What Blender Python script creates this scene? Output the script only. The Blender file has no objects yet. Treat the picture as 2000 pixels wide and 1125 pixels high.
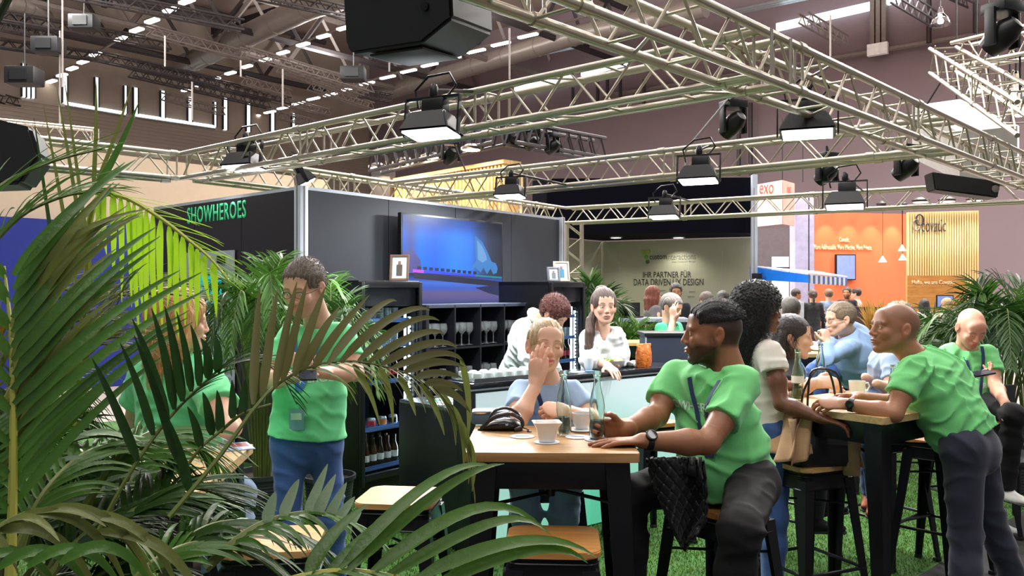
import bpy, bmesh, math, random
import numpy as np
from mathutils import Vector, Matrix, Euler
from mathutils.bvhtree import BVHTree
sc = bpy.context.scene
COL = sc.collection
random.seed(7); RNG = np.random.default_rng(11)
V = Vector
# ------------------------------------------------------------------ camera, world, lights, exposure
FPX, CX, HY, EYE = 1650.0, 1000.0, 568.0, 1.6
cam_d = bpy.data.cameras.new('camera'); cam = bpy.data.objects.new('camera', cam_d); COL.objects.link(cam)
cam_d.sensor_width = 36.0; cam_d.lens = 36.0 * FPX / 2000.0
cam.location = (0, 0, EYE); cam.rotation_euler = (math.pi / 2, 0, 0)
cam_d.shift_y = (HY - 562.5) / 2000.0
cam_d.clip_start = 0.05; cam_d.clip_end = 200
sc.camera = cam
w = bpy.data.worlds.new('world'); sc.world = w; w.use_nodes = True
w.node_tree.nodes['Background'].inputs[0].default_value = (0.80, 0.86, 1.0, 1)
w.node_tree.nodes['Background'].inputs[1].default_value = 0.40
sc.view_settings.view_transform = 'Standard'; sc.view_settings.look = 'None'
sc.view_settings.gamma = 1.0; sc.view_settings.use_curve_mapping = False
sc.view_settings.exposure = 0.12

def area(name, loc, rot, sx, sy, power, col=(1, 1, 1), spread=math.pi):
    l = bpy.data.lights.new(name, 'AREA'); l.shape = 'RECTANGLE'; l.size = sx; l.size_y = sy
    l.energy = power; l.color = col; l.spread = spread
    o = bpy.data.objects.new(name, l); COL.objects.link(o); o.location = loc; o.rotation_euler = rot
    return o
# unseen lamps standing for fluorescent rows overhead; far ones added to brighten the hall
for i, (x, y, pw) in enumerate([(4.0, 2.5, 560), (-5.5, 4.0, 560), (9.0, 10.0, 1000), (-3.0, 11.5, 900), (0.5, -5.0, 700), (16.0, 19.0, 4200), (-12.0, 20.0, 4800), (2.0, 21.5, 4600)]):
    area('hall_row_fill', (x, y, 10.8), (0, 0, math.radians(-42)), 16, 0.9, pw, (1.0, 0.97, 0.93))

# unseen upward lamps added above the rows to brighten the roof
for i, (x, y) in enumerate([(-10, 24), (4, 22), (-4, 34), (14, 24)]):
    area('roof_fill_uplight', (x, y, 11.6), (math.pi, 0, math.radians(-42)), 14, 0.5, 2600, (1.0, 0.95, 0.9))
# ------------------------------------------------------------------ photo geometry -> world points
def P(px, py, d):
    return V(((px - CX) / FPX * d, d, EYE + (HY - py) / FPX * d))
def PZ(px, py, z):
    return P(px, py, FPX * (z - EYE) / (HY - py))
def PX(px, d, z):
    return V(((px - CX) / FPX * d, d, z))
def onwall(px, py, a, b):
    """ray through a photo point meets the upright plane through a and b"""
    rx = (px - CX) / FPX
    dx, dy = b[0] - a[0], b[1] - a[1]
    s = (rx * a[1] - a[0]) / (dx - rx * dy)
    d = a[1] + s * dy
    return P(px, py, d)

# ------------------------------------------------------------------ materials
MATS = {}
def nodes_of(m):
    m.use_nodes = True; nt = m.node_tree
    return nt, nt.nodes, nt.links, nt.nodes['Principled BSDF']
def mat(name, col, rough=0.5, metal=0.0, var=0.12, scale=8.0, bump=0.0, bscale=60.0, stretch=(1, 1, 1), emit=None, estr=0.0,
        coat=0.0, alpha=None, trans=0.0, ior=1.45, sheen=0.0, vcol=False, spec=None, subsurf=0.0, transl=0.0):
    if name in MATS: return MATS[name]
    m = bpy.data.materials.new(name); nt, N, L, B = nodes_of(m)
    tc = N.new('ShaderNodeTexCoord'); mp = N.new('ShaderNodeMapping'); L.new(tc.outputs['Object'], mp.inputs[0])
    mp.inputs['Scale'].default_value = stretch
    nz = N.new('ShaderNodeTexNoise'); nz.inputs['Scale'].default_value = scale; nz.inputs['Detail'].default_value = 5
    L.new(mp.outputs[0], nz.inputs[0])
    hs = N.new('ShaderNodeHueSaturation'); mr = N.new('ShaderNodeMapRange')
    mr.inputs[1].default_value = 0.25; mr.inputs[2].default_value = 0.75
    mr.inputs[3].default_value = 1 - var; mr.inputs[4].default_value = 1 + var
    L.new(nz.outputs[0], mr.inputs[0]); L.new(mr.outputs[0], hs.inputs['Value'])
    if vcol:
        at = N.new('ShaderNodeAttribute'); at.attribute_name = 'col'; L.new(at.outputs['Color'], hs.inputs['Color'])
    else:
        hs.inputs['Color'].default_value = (*col, 1)
    L.new(hs.outputs[0], B.inputs['Base Color'])
    B.inputs['Roughness'].default_value = rough; B.inputs['Metallic'].default_value = metal
    B.inputs['Coat Weight'].default_value = coat; B.inputs['IOR'].default_value = ior
    B.inputs['Transmission Weight'].default_value = trans
    if spec is not None: B.inputs['Specular IOR Level'].default_value = spec
    if sheen: B.inputs['Sheen Weight'].default_value = sheen
    if subsurf:
        B.inputs['Subsurface Weight'].default_value = subsurf; B.inputs['Subsurface Radius'].default_value = (1, .35, .2)
        B.inputs['Subsurface Scale'].default_value = 0.006
    if emit is not None:
        B.inputs['Emission Color'].default_value = (*emit, 1); B.inputs['Emission Strength'].default_value = estr
    if alpha is not None: B.inputs['Alpha'].default_value = alpha
    if bump:
        n2 = N.new('ShaderNodeTexNoise'); n2.inputs['Scale'].default_value = bscale; n2.inputs['Detail'].default_value = 3
        L.new(mp.outputs[0], n2.inputs[0]); bp = N.new('ShaderNodeBump'); bp.inputs['Strength'].default_value = bump
        bp.inputs['Distance'].default_value = 0.01
        L.new(n2.outputs[0], bp.inputs['Height']); L.new(bp.outputs[0], B.inputs['Normal'])
    if transl:
        out = [n for n in N if n.type == 'OUTPUT_MATERIAL'][0]
        tr = N.new('ShaderNodeBsdfTranslucent'); mx = N.new('ShaderNodeMixShader'); mx.inputs[0].default_value = transl
        L.new(hs.outputs[0], tr.inputs[0]); L.new(B.outputs[0], mx.inputs[1]); L.new(tr.outputs[0], mx.inputs[2])
        L.new(mx.outputs[0], out.inputs[0])
    MATS[name] = m; return m
def wood(name, c1, c2, scale=1.0, rough=0.45, axis='X'):
    if name in MATS: return MATS[name]
    m = bpy.data.materials.new(name); nt, N, L, B = nodes_of(m)
    tc = N.new('ShaderNodeTexCoord'); mp = N.new('ShaderNodeMapping'); L.new(tc.outputs['Object'], mp.inputs[0])
    s = {'X': (1.5, 22, 22), 'Y': (22, 1.5, 22), 'Z': (22, 22, 1.5)}[axis]
    mp.inputs['Scale'].default_value = [q * scale for q in s]
    nz = N.new('ShaderNodeTexNoise'); nz.inputs['Scale'].default_value = 2.2; nz.inputs['Detail'].default_value = 8
    nz.inputs['Distortion'].default_value = 0.6
    L.new(mp.outputs[0], nz.inputs[0]); cr = N.new('ShaderNodeValToRGB')
    cr.color_ramp.elements[0].position = 0.3; cr.color_ramp.elements[0].color = (*c1, 1)
    cr.color_ramp.elements[1].position = 0.68; cr.color_ramp.elements[1].color = (*c2, 1)
    L.new(nz.outputs[0], cr.inputs[0]); L.new(cr.outputs[0], B.inputs['Base Color'])
    B.inputs['Roughness'].default_value = rough
    bp = N.new('ShaderNodeBump'); bp.inputs['Strength'].default_value = 0.15; bp.inputs['Distance'].default_value = 0.005
    L.new(nz.outputs[0], bp.inputs['Height']); L.new(bp.outputs[0], B.inputs['Normal'])
    MATS[name] = m; return m
def S(r, g, b):
    f = lambda c: (c / 255 / 12.92) if c / 255 <= 0.04045 else ((c / 255 + 0.055) / 1.055) ** 2.4
    return (f(r), f(g), f(b))

# ------------------------------------------------------------------ object helpers
def tag(o, label=None, cat=None, group=None, kind=None):
    if label: o['label'] = label
    if cat: o['category'] = cat
    if group: o['group'] = group
    if kind: o['kind'] = kind
    return o
def empty(name, loc, label, cat, rz=0, group=None):
    o = bpy.data.objects.new(name, None); COL.objects.link(o); o.location = loc; o.rotation_euler = (0, 0, rz)
    o.empty_display_size = 0.1
    tag(o, label, cat, group); PARENT_M[o.name] = Matrix.LocRotScale(V(loc), Euler((0, 0, rz)), None)
    return o
PARENT_M = {}
def wm(o):
    m = Matrix.LocRotScale(o.location, o.rotation_euler, o.scale)
    return wm(o.parent) @ m if o.parent else m
def link(name, me, m, parent=None, world=False):
    """world=True: mesh data is in world coordinates, moved into the parent's space"""
    o = bpy.data.objects.new(name, me); COL.objects.link(o)
    if m is not None:
        if isinstance(m, (list, tuple)):
            for q in m: me.materials.append(q)
        elif not me.materials: me.materials.append(m)
    if parent is not None:
        o.parent = parent
        if world: me.transform(wm(parent).inverted())
    elif world and len(me.vertices):
        # put the origin at the base centre
        co = np.empty(len(me.vertices) * 3, np.float32); me.vertices.foreach_get('co', co); co = co.reshape(-1, 3)
        c = (co.min(0) + co.max(0)) / 2; c[2] = co[:, 2].min()
        me.transform(Matrix.Translation(-V(c.tolist()))); o.location = c.tolist()
    return o
class MB:
    """collects shapes, links them as one mesh"""
    def __init__(s): s.bm = bmesh.new()
    def box(s, c, d, rot=None, bev=0.0, M=None):
        r = bmesh.ops.create_cube(s.bm, size=1.0); vs = r['verts']
        mtx = Matrix.Translation(V(c)) @ (rot.to_4x4() if rot is not None else Matrix.Identity(4)) @ Matrix.Diagonal((d[0], d[1], d[2], 1))
        if M is not None: mtx = M @ mtx
        bmesh.ops.transform(s.bm, matrix=mtx, verts=vs)
        if bev:
            es = list({e for v in vs for e in v.link_edges})
            bmesh.ops.bevel(s.bm, geom=es, offset=bev, segments=2, affect='EDGES', profile=0.6)
        return s
    def tube(s, a, b, r, r2=None, n=10, caps=True):
        a = V(a); b = V(b); d = b - a; L = d.length
        if L < 1e-6: return s
        q = d.to_track_quat('Z', 'Y').to_matrix().to_4x4()
        M = Matrix.Translation((a + b) / 2) @ q
        bmesh.ops.create_cone(s.bm, cap_ends=caps, segments=n, radius1=r, radius2=r if r2 is None else r2, depth=L, matrix=M)
        return s
    def path(s, pts, r, n=8, closed=False):
        pts = [V(p) for p in pts]; rings = []
        m = len(pts)
        up = V((0.13, 0.2, 0.97))
        for i, p in enumerate(pts):
            if closed: t = pts[(i + 1) % m] - pts[i - 1]
            else: t = pts[min(i + 1, m - 1)] - pts[max(i - 1, 0)]
            t.normalize(); a = t.cross(up)
            if a.length < 1e-3: a = t.cross(V((1, 0, 0)))
            a.normalize(); b = t.cross(a)
            rr = r[i] if isinstance(r, (list, tuple)) else r
            rings.append([s.bm.verts.new(p + (a * math.cos(2 * math.pi * k / n) + b * math.sin(2 * math.pi * k / n)) * rr) for k in range(n)])
        for i in range(m if closed else m - 1):
            A, Bq = rings[i], rings[(i + 1) % m]
            for k in range(n): s.bm.faces.new((A[k], A[(k + 1) % n], Bq[(k + 1) % n], Bq[k]))
        if not closed:
            s.bm.faces.new(rings[0][::-1]); s.bm.faces.new(rings[-1])
        return s
    def lathe(s, prof, c=(0, 0, 0), n=24, M=None):
        rings = []
        M = M or Matrix.Translation(V(c))
        for (r, z) in prof:
            if r < 1e-5: rings.append([s.bm.verts.new(M @ V((0, 0, z)))])
            else: rings.append([s.bm.verts.new(M @ V((r * math.cos(2 * math.pi * k / n), r * math.sin(2 * math.pi * k / n), z))) for k in range(n)])
        for A, Bq in zip(rings, rings[1:]):
            for k in range(n):
                k2 = (k + 1) % n
                if len(A) == 1 and len(Bq) == 1: continue
                if len(A) == 1: s.bm.faces.new((A[0], Bq[k2], Bq[k]))
                elif len(Bq) == 1: s.bm.faces.new((A[k], A[k2], Bq[0]))
                else: s.bm.faces.new((A[k], A[k2], Bq[k2], Bq[k]))
        return s
    def poly(s, pts, depth):
        """prism: pts (world) pushed along vector depth"""
        depth = V(depth); a = [s.bm.verts.new(V(p)) for p in pts]; b = [s.bm.verts.new(V(p) + depth) for p in pts]
        s.bm.faces.new(a); s.bm.faces.new(b[::-1]); n = len(a)
        for i in range(n): s.bm.faces.new((a[i], b[i], b[(i + 1) % n], a[(i + 1) % n]))
        return s
    def sphere(s, c, r, sc_=(1, 1, 1), n=12, M=None):
        mtx = Matrix.Translation(V(c)) @ (M.to_4x4() if M is not None else Matrix.Identity(4)) @ Matrix.Diagonal((*sc_, 1))
        bmesh.ops.create_uvsphere(s.bm, u_segments=n, v_segments=max(6, n * 2 // 3), radius=r, matrix=mtx); return s
    def mesh(s, name, smooth=False):
        bmesh.ops.recalc_face_normals(s.bm, faces=s.bm.faces)
        me = bpy.data.meshes.new(name); s.bm.to_mesh(me); s.bm.free()
        if smooth:
            me.shade_smooth()
            try: me.set_sharp_from_angle(angle=math.radians(40))
            except Exception: pass
        return me
    def build(s, name, m, parent=None, world=False, smooth=True):
        return link(name, s.mesh(name, smooth), m, parent, world)
def np_mesh(name, verts, faces, smooth=True, col=None):
    me = bpy.data.meshes.new(name); verts = np.asarray(verts, np.float32); faces = np.asarray(faces, np.int32)
    k = faces.shape[1]
    me.vertices.add(len(verts)); me.vertices.foreach_set('co', verts.ravel())
    me.loops.add(faces.size); me.loops.foreach_set('vertex_index', faces.ravel())
    me.polygons.add(len(faces)); me.polygons.foreach_set('loop_start', np.arange(0, faces.size, k, dtype=np.int32))
    try: me.polygons.foreach_set('loop_total', np.full(len(faces), k, np.int32))
    except Exception: pass
    if col is not None:
        a = me.color_attributes.new('col', 'FLOAT_COLOR', 'POINT')
        c4 = np.ones((len(verts), 4), np.float32); c4[:, :3] = col; a.data.foreach_set('color', c4.ravel())
    me.update(calc_edges=True)
    if smooth: me.shade_smooth()
    return me
def copy_tree(o, parent=None):
    c = o.copy(); COL.objects.link(c)
    if parent is not None: c.parent = parent
    for ch in list(o.children): copy_tree(ch, c)
    return c
def text_mesh(txt, height=None, width=None, bold=0.0, extrude=0.0, space=1.0, align='CENTER', res=3):
    cu = bpy.data.curves.new('t', 'FONT'); cu.body = txt; cu.size = 1; cu.offset = bold; cu.extrude = 0
    cu.space_character = space; cu.align_x = align; cu.resolution_u = res
    o = bpy.data.objects.new('t', cu); me = bpy.data.meshes.new_from_object(o)
    bpy.data.objects.remove(o); bpy.data.curves.remove(cu)
    co = np.empty(len(me.vertices) * 3, np.float32); me.vertices.foreach_get('co', co); co = co.reshape(-1, 3)
    mn, mx = co.min(0), co.max(0); c = (mn + mx) / 2
    sy = (height / (mx[1] - mn[1])) if height else None
    sx = (width / (mx[0] - mn[0])) if width else sy
    if sy is None: sy = sx
    if align == 'LEFT': c[0] = mn[0]
    co[:, 0] = (co[:, 0] - c[0]) * sx; co[:, 1] = (co[:, 1] - c[1]) * sy
    me.vertices.foreach_set('co', co.ravel())
    if extrude:
        bm = bmesh.new(); bm.from_mesh(me); r = bmesh.ops.extrude_face_region(bm, geom=bm.faces[:])
        bmesh.ops.translate(bm, vec=(0, 0, extrude), verts=[g for g in r['geom'] if isinstance(g, bmesh.types.BMVert)])
        bm.to_mesh(me); bm.free()
    me.update(); return me
def frame(origin, xdir, normal):
    """matrix with x along xdir, z along normal (text frame)"""
    x = V(xdir).normalized(); z = V(normal).normalized(); y = z.cross(x).normalized(); x = y.cross(z)
    M = Matrix((x, y, z)).transposed().to_4x4(); M.translation = V(origin); return M
def text_on(name, txt, m, origin, xdir, normal, parent=None, **kw):
    me = text_mesh(txt, **kw); me.transform(frame(origin, xdir, normal))
    return link(name, me, m, parent, world=True)

ORD = ['first', 'second', 'third', 'fourth', 'fifth', 'sixth', 'seventh', 'eighth', 'ninth', 'tenth', 'eleventh', 'twelfth', 'thirteenth', 'fourteenth', 'fifteenth', 'sixteenth',
       'seventeenth', 'eighteenth', 'nineteenth', 'twentieth', 'twenty-first', 'twenty-second', 'twenty-third', 'twenty-fourth']
# ------------------------------------------------------------------ the hall
M_hallwall = mat('hall_wall_paint', S(118, 102, 107), 0.8, var=0.05, scale=0.6)
M_clad = mat('wall_cladding', S(150, 136, 124), 0.55, var=0.06, scale=1.5)
M_roof = mat('roof_deck', S(128, 110, 102), 0.75, var=0.1, scale=0.5)
M_steel_dark = mat('dark_roof_steel', S(52, 48, 50), 0.5, 0.2)
M_steel_mid = mat('grey_roof_steel', S(120, 112, 108), 0.5, 0.2)
M_duct = mat('duct_metal', S(150, 142, 136), 0.38, 0.5, var=0.06, scale=3)
M_tube = mat('tube_light', (1, 1, 1), 0.5, emit=(1.0, 0.95, 0.86), estr=9.0)
M_day = mat('daylight_glass', (0.8, 0.9, 1), 0.3, emit=(0.78, 0.92, 1.0), estr=2.4)
M_glass = mat('glass', (0.92, 0.97, 0.96), 0.03, trans=1.0, var=0.0, ior=1.45)
M_black = mat('black_plastic', S(22, 22, 24), 0.42, var=0.1)
M_carpet = mat('dark_carpet', S(46, 43, 44), 0.95, var=0.3, scale=3, bump=0.5, bscale=150)
M_concrete = mat('hall_floor', S(140, 132, 126), 0.7, var=0.15, scale=0.8)
M_turf = mat('turf_base', S(52, 92, 34), 0.95, var=0.35, scale=4, bump=0.5, bscale=90)

mb = MB(); mb.box((0, 14, -0.05), (90, 90, 0.1)); o = mb.build('floor', M_concrete, smooth=False); tag(o, kind='structure')
# dark aisle carpet and the turf of the stand
E0, E1 = PZ(1800, 1125, 0), PZ(2000, 1000, 0); ed = (E1 - E0).normalized(); en = V((ed.y, -ed.x, 0))
mb = MB(); mb.poly([E0 - ed * 12 + V((0, 0, .003)), E0 + ed * 20 + V((0, 0, .003)), E0 + ed * 20 + en * 6 + V((0, 0, .003)), E0 - ed * 12 + en * 6 + V((0, 0, .003))], (0, 0, .006))
o = mb.build('aisle_carpet', M_carpet, world=True, smooth=False); tag(o, kind='structure')
mb = MB(); mb.poly([E0 - ed * 9 + V((0, 0, .003)), E0 + ed * 6.5 + V((0, 0, .003)), E0 + ed * 6.5 - en * 9 + V((0, 0, .003)), E0 - ed * 9 - en * 9 + V((0, 0, .003))], (0, 0, .007))
turf = mb.build('turf_floor', M_turf, world=True, smooth=False); tag(turf, kind='structure')
def blades(n, region, hmin=.016, hmax=.034):
    k = 0; xs = []; 
    pts = RNG.random((n * 3, 2)); pts[:, 0] = region[0] + pts[:, 0] * (region[2] - region[0]); pts[:, 1] = region[1] + (pts[:, 1] ** 1.3) * (region[3] - region[1])
    side = (pts[:, 0] - E0.x) * en.x + (pts[:, 1] - E0.y) * en.y
    bw_a, bw_b = PX(588, 7.24, 0), PX(1092, 10.4, 0); bw_l = PX(300, 9.1, 0)
    f1 = (pts[:, 0] - bw_a.x) * (bw_b.y - bw_a.y) - (pts[:, 1] - bw_a.y) * (bw_b.x - bw_a.x); f2 = (pts[:, 0] - bw_a.x) * (bw_l.y - bw_a.y) - (pts[:, 1] - bw_a.y) * (bw_l.x - bw_a.x)
    vis = (np.abs(pts[:, 0]) < pts[:, 1] * 0.63) & (side < -0.01) & ((f1 > .25) | (f2 < -.25))
    return pts[vis][:n]
pts = blades(190000, (-3.2, 3.2, 5.2, 9.5)); n = len(pts)
ang = RNG.random(n) * 6.283; wd = .0028 + RNG.random(n) * .002; hh = .010 + RNG.random(n) * .012; lean = RNG.random(n) * .014; la = RNG.random(n) * 6.283
vv = np.zeros((n, 3, 3), np.float32); vv[:, :, :2] = pts[:, None, :]; vv[:, :, 2] = .009
vv[:, 0, 0] -= np.cos(ang) * wd; vv[:, 0, 1] -= np.sin(ang) * wd; vv[:, 1, 0] += np.cos(ang) * wd; vv[:, 1, 1] += np.sin(ang) * wd
vv[:, 2, 0] += np.cos(la) * lean; vv[:, 2, 1] += np.sin(la) * lean; vv[:, 2, 2] += hh
base = np.array([S(78, 116, 42), S(104, 134, 58), S(58, 92, 34), S(150, 158, 90)]); ci = RNG.choice(4, n, p=[.4, .33, .17, .1])
cc = np.repeat(base[ci] * (0.8 + 0.4 * RNG.random((n, 1))), 3, axis=0)
me = np_mesh('artificial_grass', vv.reshape(-1, 3), np.arange(n * 3).reshape(-1, 3), smooth=False, col=cc)
o = link('artificial_grass', me, mat('grass_blades', (0, 0, 0), 0.6, vcol=True, var=0.25, scale=1.2, transl=0.3))
tag(o, 'short artificial grass covering the stand floor around the stools', 'grass', kind='stuff')

# hall walls: the left one recedes to the right, the far one comes back towards the right
WL0 = V((-20.1, 37.9, 0)); wld = V((.66, .75, 0)).normalized()
WR0 = V((12.7, 34.5, 0)); wrd = V((-.79, .61, 0)).normalized()
a_, b_ = Vector((wld.x, wld.y)), Vector((wrd.x, wrd.y))
det = -a_.x * b_.y + b_.x * a_.y
tt = (-(WR0.x - WL0.x) * b_.y + b_.x * (WR0.y - WL0.y)) / det
CORN = WL0 + wld * tt
ZC = 15.5
def wallbox(name, a, b, z0, z1, th, m, back):
    n_ = V(back).normalized() * th; mb = MB()
    mb.poly([V((a.x, a.y, z0)), V((b.x, b.y, z0)), V((b.x, b.y, z1)), V((a.x, a.y, z1))], n_)
    o = mb.build(name, m, world=True, smooth=False); tag(o, kind='structure'); return o
bl = V((-wld.y, wld.x, 0)); br = V((-wrd.y, wrd.x, 0)) * -1
wall_left = wallbox('wall_left', WL0 - wld * 25, CORN, 0, ZC, .3, M_clad, bl)
wall_right = wallbox('wall_right', CORN, WR0 - wrd * 34, 0, ZC, .3, M_hallwall, br)
# horizontal cladding ribs on the left wall
for i in range(26):
    z = 5.6 + i * .17; a = V((WL0 - wld * 14)); b = CORN
    mb = MB(); mb.box((0, 0, 0), ((b - a).length, .05, .05)); me = mb.mesh('cladding_rib')
    if i == 0: rib_me = me
    o = link('cladding_rib', rib_me if i else me, M_clad, wall_left); c = (a + b) / 2 - bl * .02; 
    o.location = wm(wall_left).inverted() @ V((c.x, c.y, z)); o.rotation_euler = (0, 0, math.atan2(wld.y, wld.x))
# window band with bright slots
def slot(px, y0, y1, wpx):
    p = onwall(px, (y0 + y1) / 2, WL0, CORN); q0 = onwall(px, y0, WL0, CORN); q1 = onwall(px, y1, WL0, CORN)
    return V((p.x, p.y, 0)), q1.z, q0.z, wpx / FPX * p.y
wn = 0
for px, y0, y1, wpx in [(125, 150, 202, 6), (187, 152, 212, 5), (243, 168, 222, 4), (263, 172, 225, 6), (316, 178, 233, 6), (369, 190, 240, 6), (418, 200, 248, 4),
                        (438, 190, 254, 6), (483, 200, 258, 6), (530, 215, 266, 6), (571, 222, 260, 5), (45, 125, 190, 5), (54, 132, 192, 5), (63, 135, 192, 5)]:
    p, z0, z1, wd_ = slot(px, y0, y1, wpx); wn += 1
    mb = MB(); mb.box((0, 0, (z1 - z0) / 2), (wd_ * 1.15, .12, z1 - z0))
    o = mb.build('window_%d' % wn, M_day, smooth=False); o.location = (p.x - bl.x * .05, p.y - bl.y * .05, z0)
    o.rotation_euler = (0, 0, math.atan2(wld.y, wld.x)); tag(o, kind='structure')
    mb = MB()
    for k in (-1, 1): mb.box((k * wd_ * .75, -.03, (z1 - z0) / 2), (.05, .14, z1 - z0))
    mb.build('window_frame', M_steel_dark, o, smooth=False)
    if k: pass
for (xa, ya, xb, yb) in [(125, 202, 243, 222), (263, 225, 418, 248)]:
    a, b = onwall(xa, ya, WL0, CORN), onwall(xb, yb, WL0, CORN); mb = MB(); mb.tube(a - bl * .12, b - bl * .12, .07, n=4)
    wn += 1; o = mb.build('window_%d' % wn, M_day, world=True, smooth=False); tag(o, kind='structure')
    mb = MB(); mb.tube(a - bl * .12 - V((0, 0, .12)), b - bl * .12 - V((0, 0, .12)), .05, n=4); mb.build('window_sill', M_steel_mid, o, world=True)
# right wall: rail, pilaster, strip windows under the roof
a, b = onwall(1180, 190, CORN, WR0), onwall(2100, 38, CORN, WR0)
mb = MB(); mb.tube(a - br * .2, b - br * .2, .09, n=6); o = mb.build('trim_1', M_steel_mid, world=True); tag(o, kind='structure')
a, b = onwall(1705, 110, CORN, WR0), onwall(1733, 105, CORN, WR0)
mb = MB(); dd = (b - a); dd.z = 0
for f in (0, .4, .8): mb.box(((a + dd * (f + .1))[0] - br.x * .2, (a + dd * (f + .1))[1] - br.y * .2, (a.z + ZC) / 2), (.16, .3, ZC - a.z), rot=Euler((0, 0, math.atan2(dd.y, dd.x))).to_matrix())
o = mb.build('pilaster_column', M_steel_mid, world=True, smooth=False); tag(o, 'ribbed grey steel column end high on the far right hall wall', 'column')
mb = MB(); mb.box((*((a + dd * .5) - br * .35)[:2], a.z + .15), (.75, .2, .45), rot=Euler((0, 0, math.atan2(dd.y, dd.x))).to_matrix())
mb.build('column_cap', mat('bright_white_metal', (.85, .88, .9), .3), o, world=True)
for k, (xa, ya, xb, yb) in enumerate([(1520, 55, 1705, 13), (1735, 4, 1830, -22), (1010, 178, 1120, 148), (1140, 145, 1230, 121)]):
    a, b = onwall(xa, ya, CORN, WR0), onwall(xb, yb, CORN, WR0); mb = MB()
    mb.poly([a - V((0, 0, .14)), b - V((0, 0, .14)), b + V((0, 0, .14)), a + V((0, 0, .14))], -br * .25)
    wn += 1; o = mb.build('window_%d' % wn, M_day, world=True, smooth=False); tag(o, kind='structure')
for k, (px, y0, y1) in enumerate([(1130, 175, 215), (1178, 165, 212), (1197, 160, 230), (1222, 155, 200), (1268, 160, 206), (1820, -20, 90), (1910, -20, 70), (1452, 200, 345), (1475, 205, 345)]):
    a, b = onwall(px, y0, CORN, WR0), onwall(px, y1, CORN, WR0); a = V((b.x, b.y, a.z)); mb = MB(); mb.tube(a - br * .5, b - br * .5, .09, n=6)
    o = mb.build('drop_rod', M_steel_dark, world=True); tag(o, 'dark steel rod before the mauve hall wall, ' + ORD[k] + ' of them', 'rod', 'rods on the far hall wall')

# ceiling and its steel
mb = MB(); mb.box((0, 14, ZC + .1), (90, 90, .2)); ceil = mb.build('ceiling', M_roof, smooth=False); tag(ceil, kind='structure')
vdir = V((-.79, .61, 0)).normalized(); udir = V((.66, .75, 0)).normalized()
def lattice(name, a, b, h, r, npan, m, label, group, braces=True, width=0):
    """roof girder: chords as parts, web members as one joined part each side"""
    a = V(a); b = V(b); c = (a + b) / 2; o = empty(name, (c.x, c.y, min(a.z, b.z)), label, 'truss', 0, group)
    up = V((0, 0, h)); MB().tube(a, b, r, n=6).build('chord', m, o, True); MB().tube(a + up, b + up, r, n=6).build('chord', m, o, True)
    offs = [V((0, 0, 0))]
    if width:
        s_ = (b - a).normalized().cross(V((0, 0, 1))) * width; offs.append(s_)
        MB().tube(a + s_, b + s_, r, n=6).build('chord', m, o, True); MB().tube(a + s_ + up, b + s_ + up, r, n=6).build('chord', m, o, True)
    mb = MB()
    for of in offs:
        for i in range(npan):
            p = a.lerp(b, i / npan); q = a.lerp(b, (i + .5) / npan); s2 = a.lerp(b, (i + 1) / npan)
            mb.tube(p + of, q + up + of, r * .65, n=4, caps=False); mb.tube(q + up + of, s2 + of, r * .65, n=4, caps=False)
    x = mb.build('web', m, o, True); x['kind'] = 'stuff'
    return o
def ccut(px, py, z): return PZ(px, py, z)
# big roof girders run away to the upper right / right
for i, (px, py) in enumerate([(90, 60), (300, 60), (480, 60), (700, 40), (960, 30)]):
    a = PZ(px, py, 12.4); d = udir
    if i < 3: a2, b2 = a - d * 16, a + d * 14
    else: a2, b2 = a - d * 10, a + d * 16
    lattice('roof_girder', a2, b2, 2.6, .15, 8, M_steel_mid if i % 2 else M_steel_dark, ORD[i] + ' heavy roof girder from the left with slanting struts', 'roof girders')
# purlins across
for i, (px, py) in enumerate([(150, 30), (420, 60), (640, 20), (860, 110), (1100, 95)]):
    a = PZ(px, py, 14.9); mb = MB(); mb.box((0, 0, 0), (44, .22, .34)); o = mb.build('roof_beam', M_steel_dark)
    o.location = a; o.rotation_euler = (0, 0, math.atan2(vdir.y, vdir.x)); tag(o, 'long dark purlin under the roof deck, ' + ORD[i] + ' from the left', 'beam', 'roof purlins')
# ducts
def duct(pts, r, label):
    o = MB(); o.path(pts, r, 16); q = o.build('air_duct', M_duct, world=True); tag(q, label, 'duct')
    for i in range(1, 9):
        f = i / 9 * (len(pts) - 1); k = int(f); p = V(pts[k]).lerp(V(pts[min(k + 1, len(pts) - 1)]), f - k); d = (V(pts[min(k + 1, len(pts) - 1)]) - V(pts[k])).normalized()
        MB().tube(p - d * .05, p + d * .05, r * 1.05, n=16).build('duct_ring', M_duct, q, True)
a = PZ(600, 15, 12.6); b = PZ(310, 150, 12.6); duct([a - vdir * 4, a, a.lerp(b, .5), a.lerp(b, .8)], .48, 'large round silver air duct rising to the top of the photo')
a = PZ(0, 6, 12.6); duct([P(-60, 0, 30), P(20, 6, 31), P(62, 12, 32), P(82, 34, 33), P(88, 60, 34)], .42, 'silver air duct bending down at the upper left')
a, b = PZ(930, 128, 12.4), PZ(1120, 70, 12.4); duct([b - vdir * 6, b, a, a.lerp(b, -1.2)], .42, 'dark round duct behind the big loudspeaker')
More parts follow.
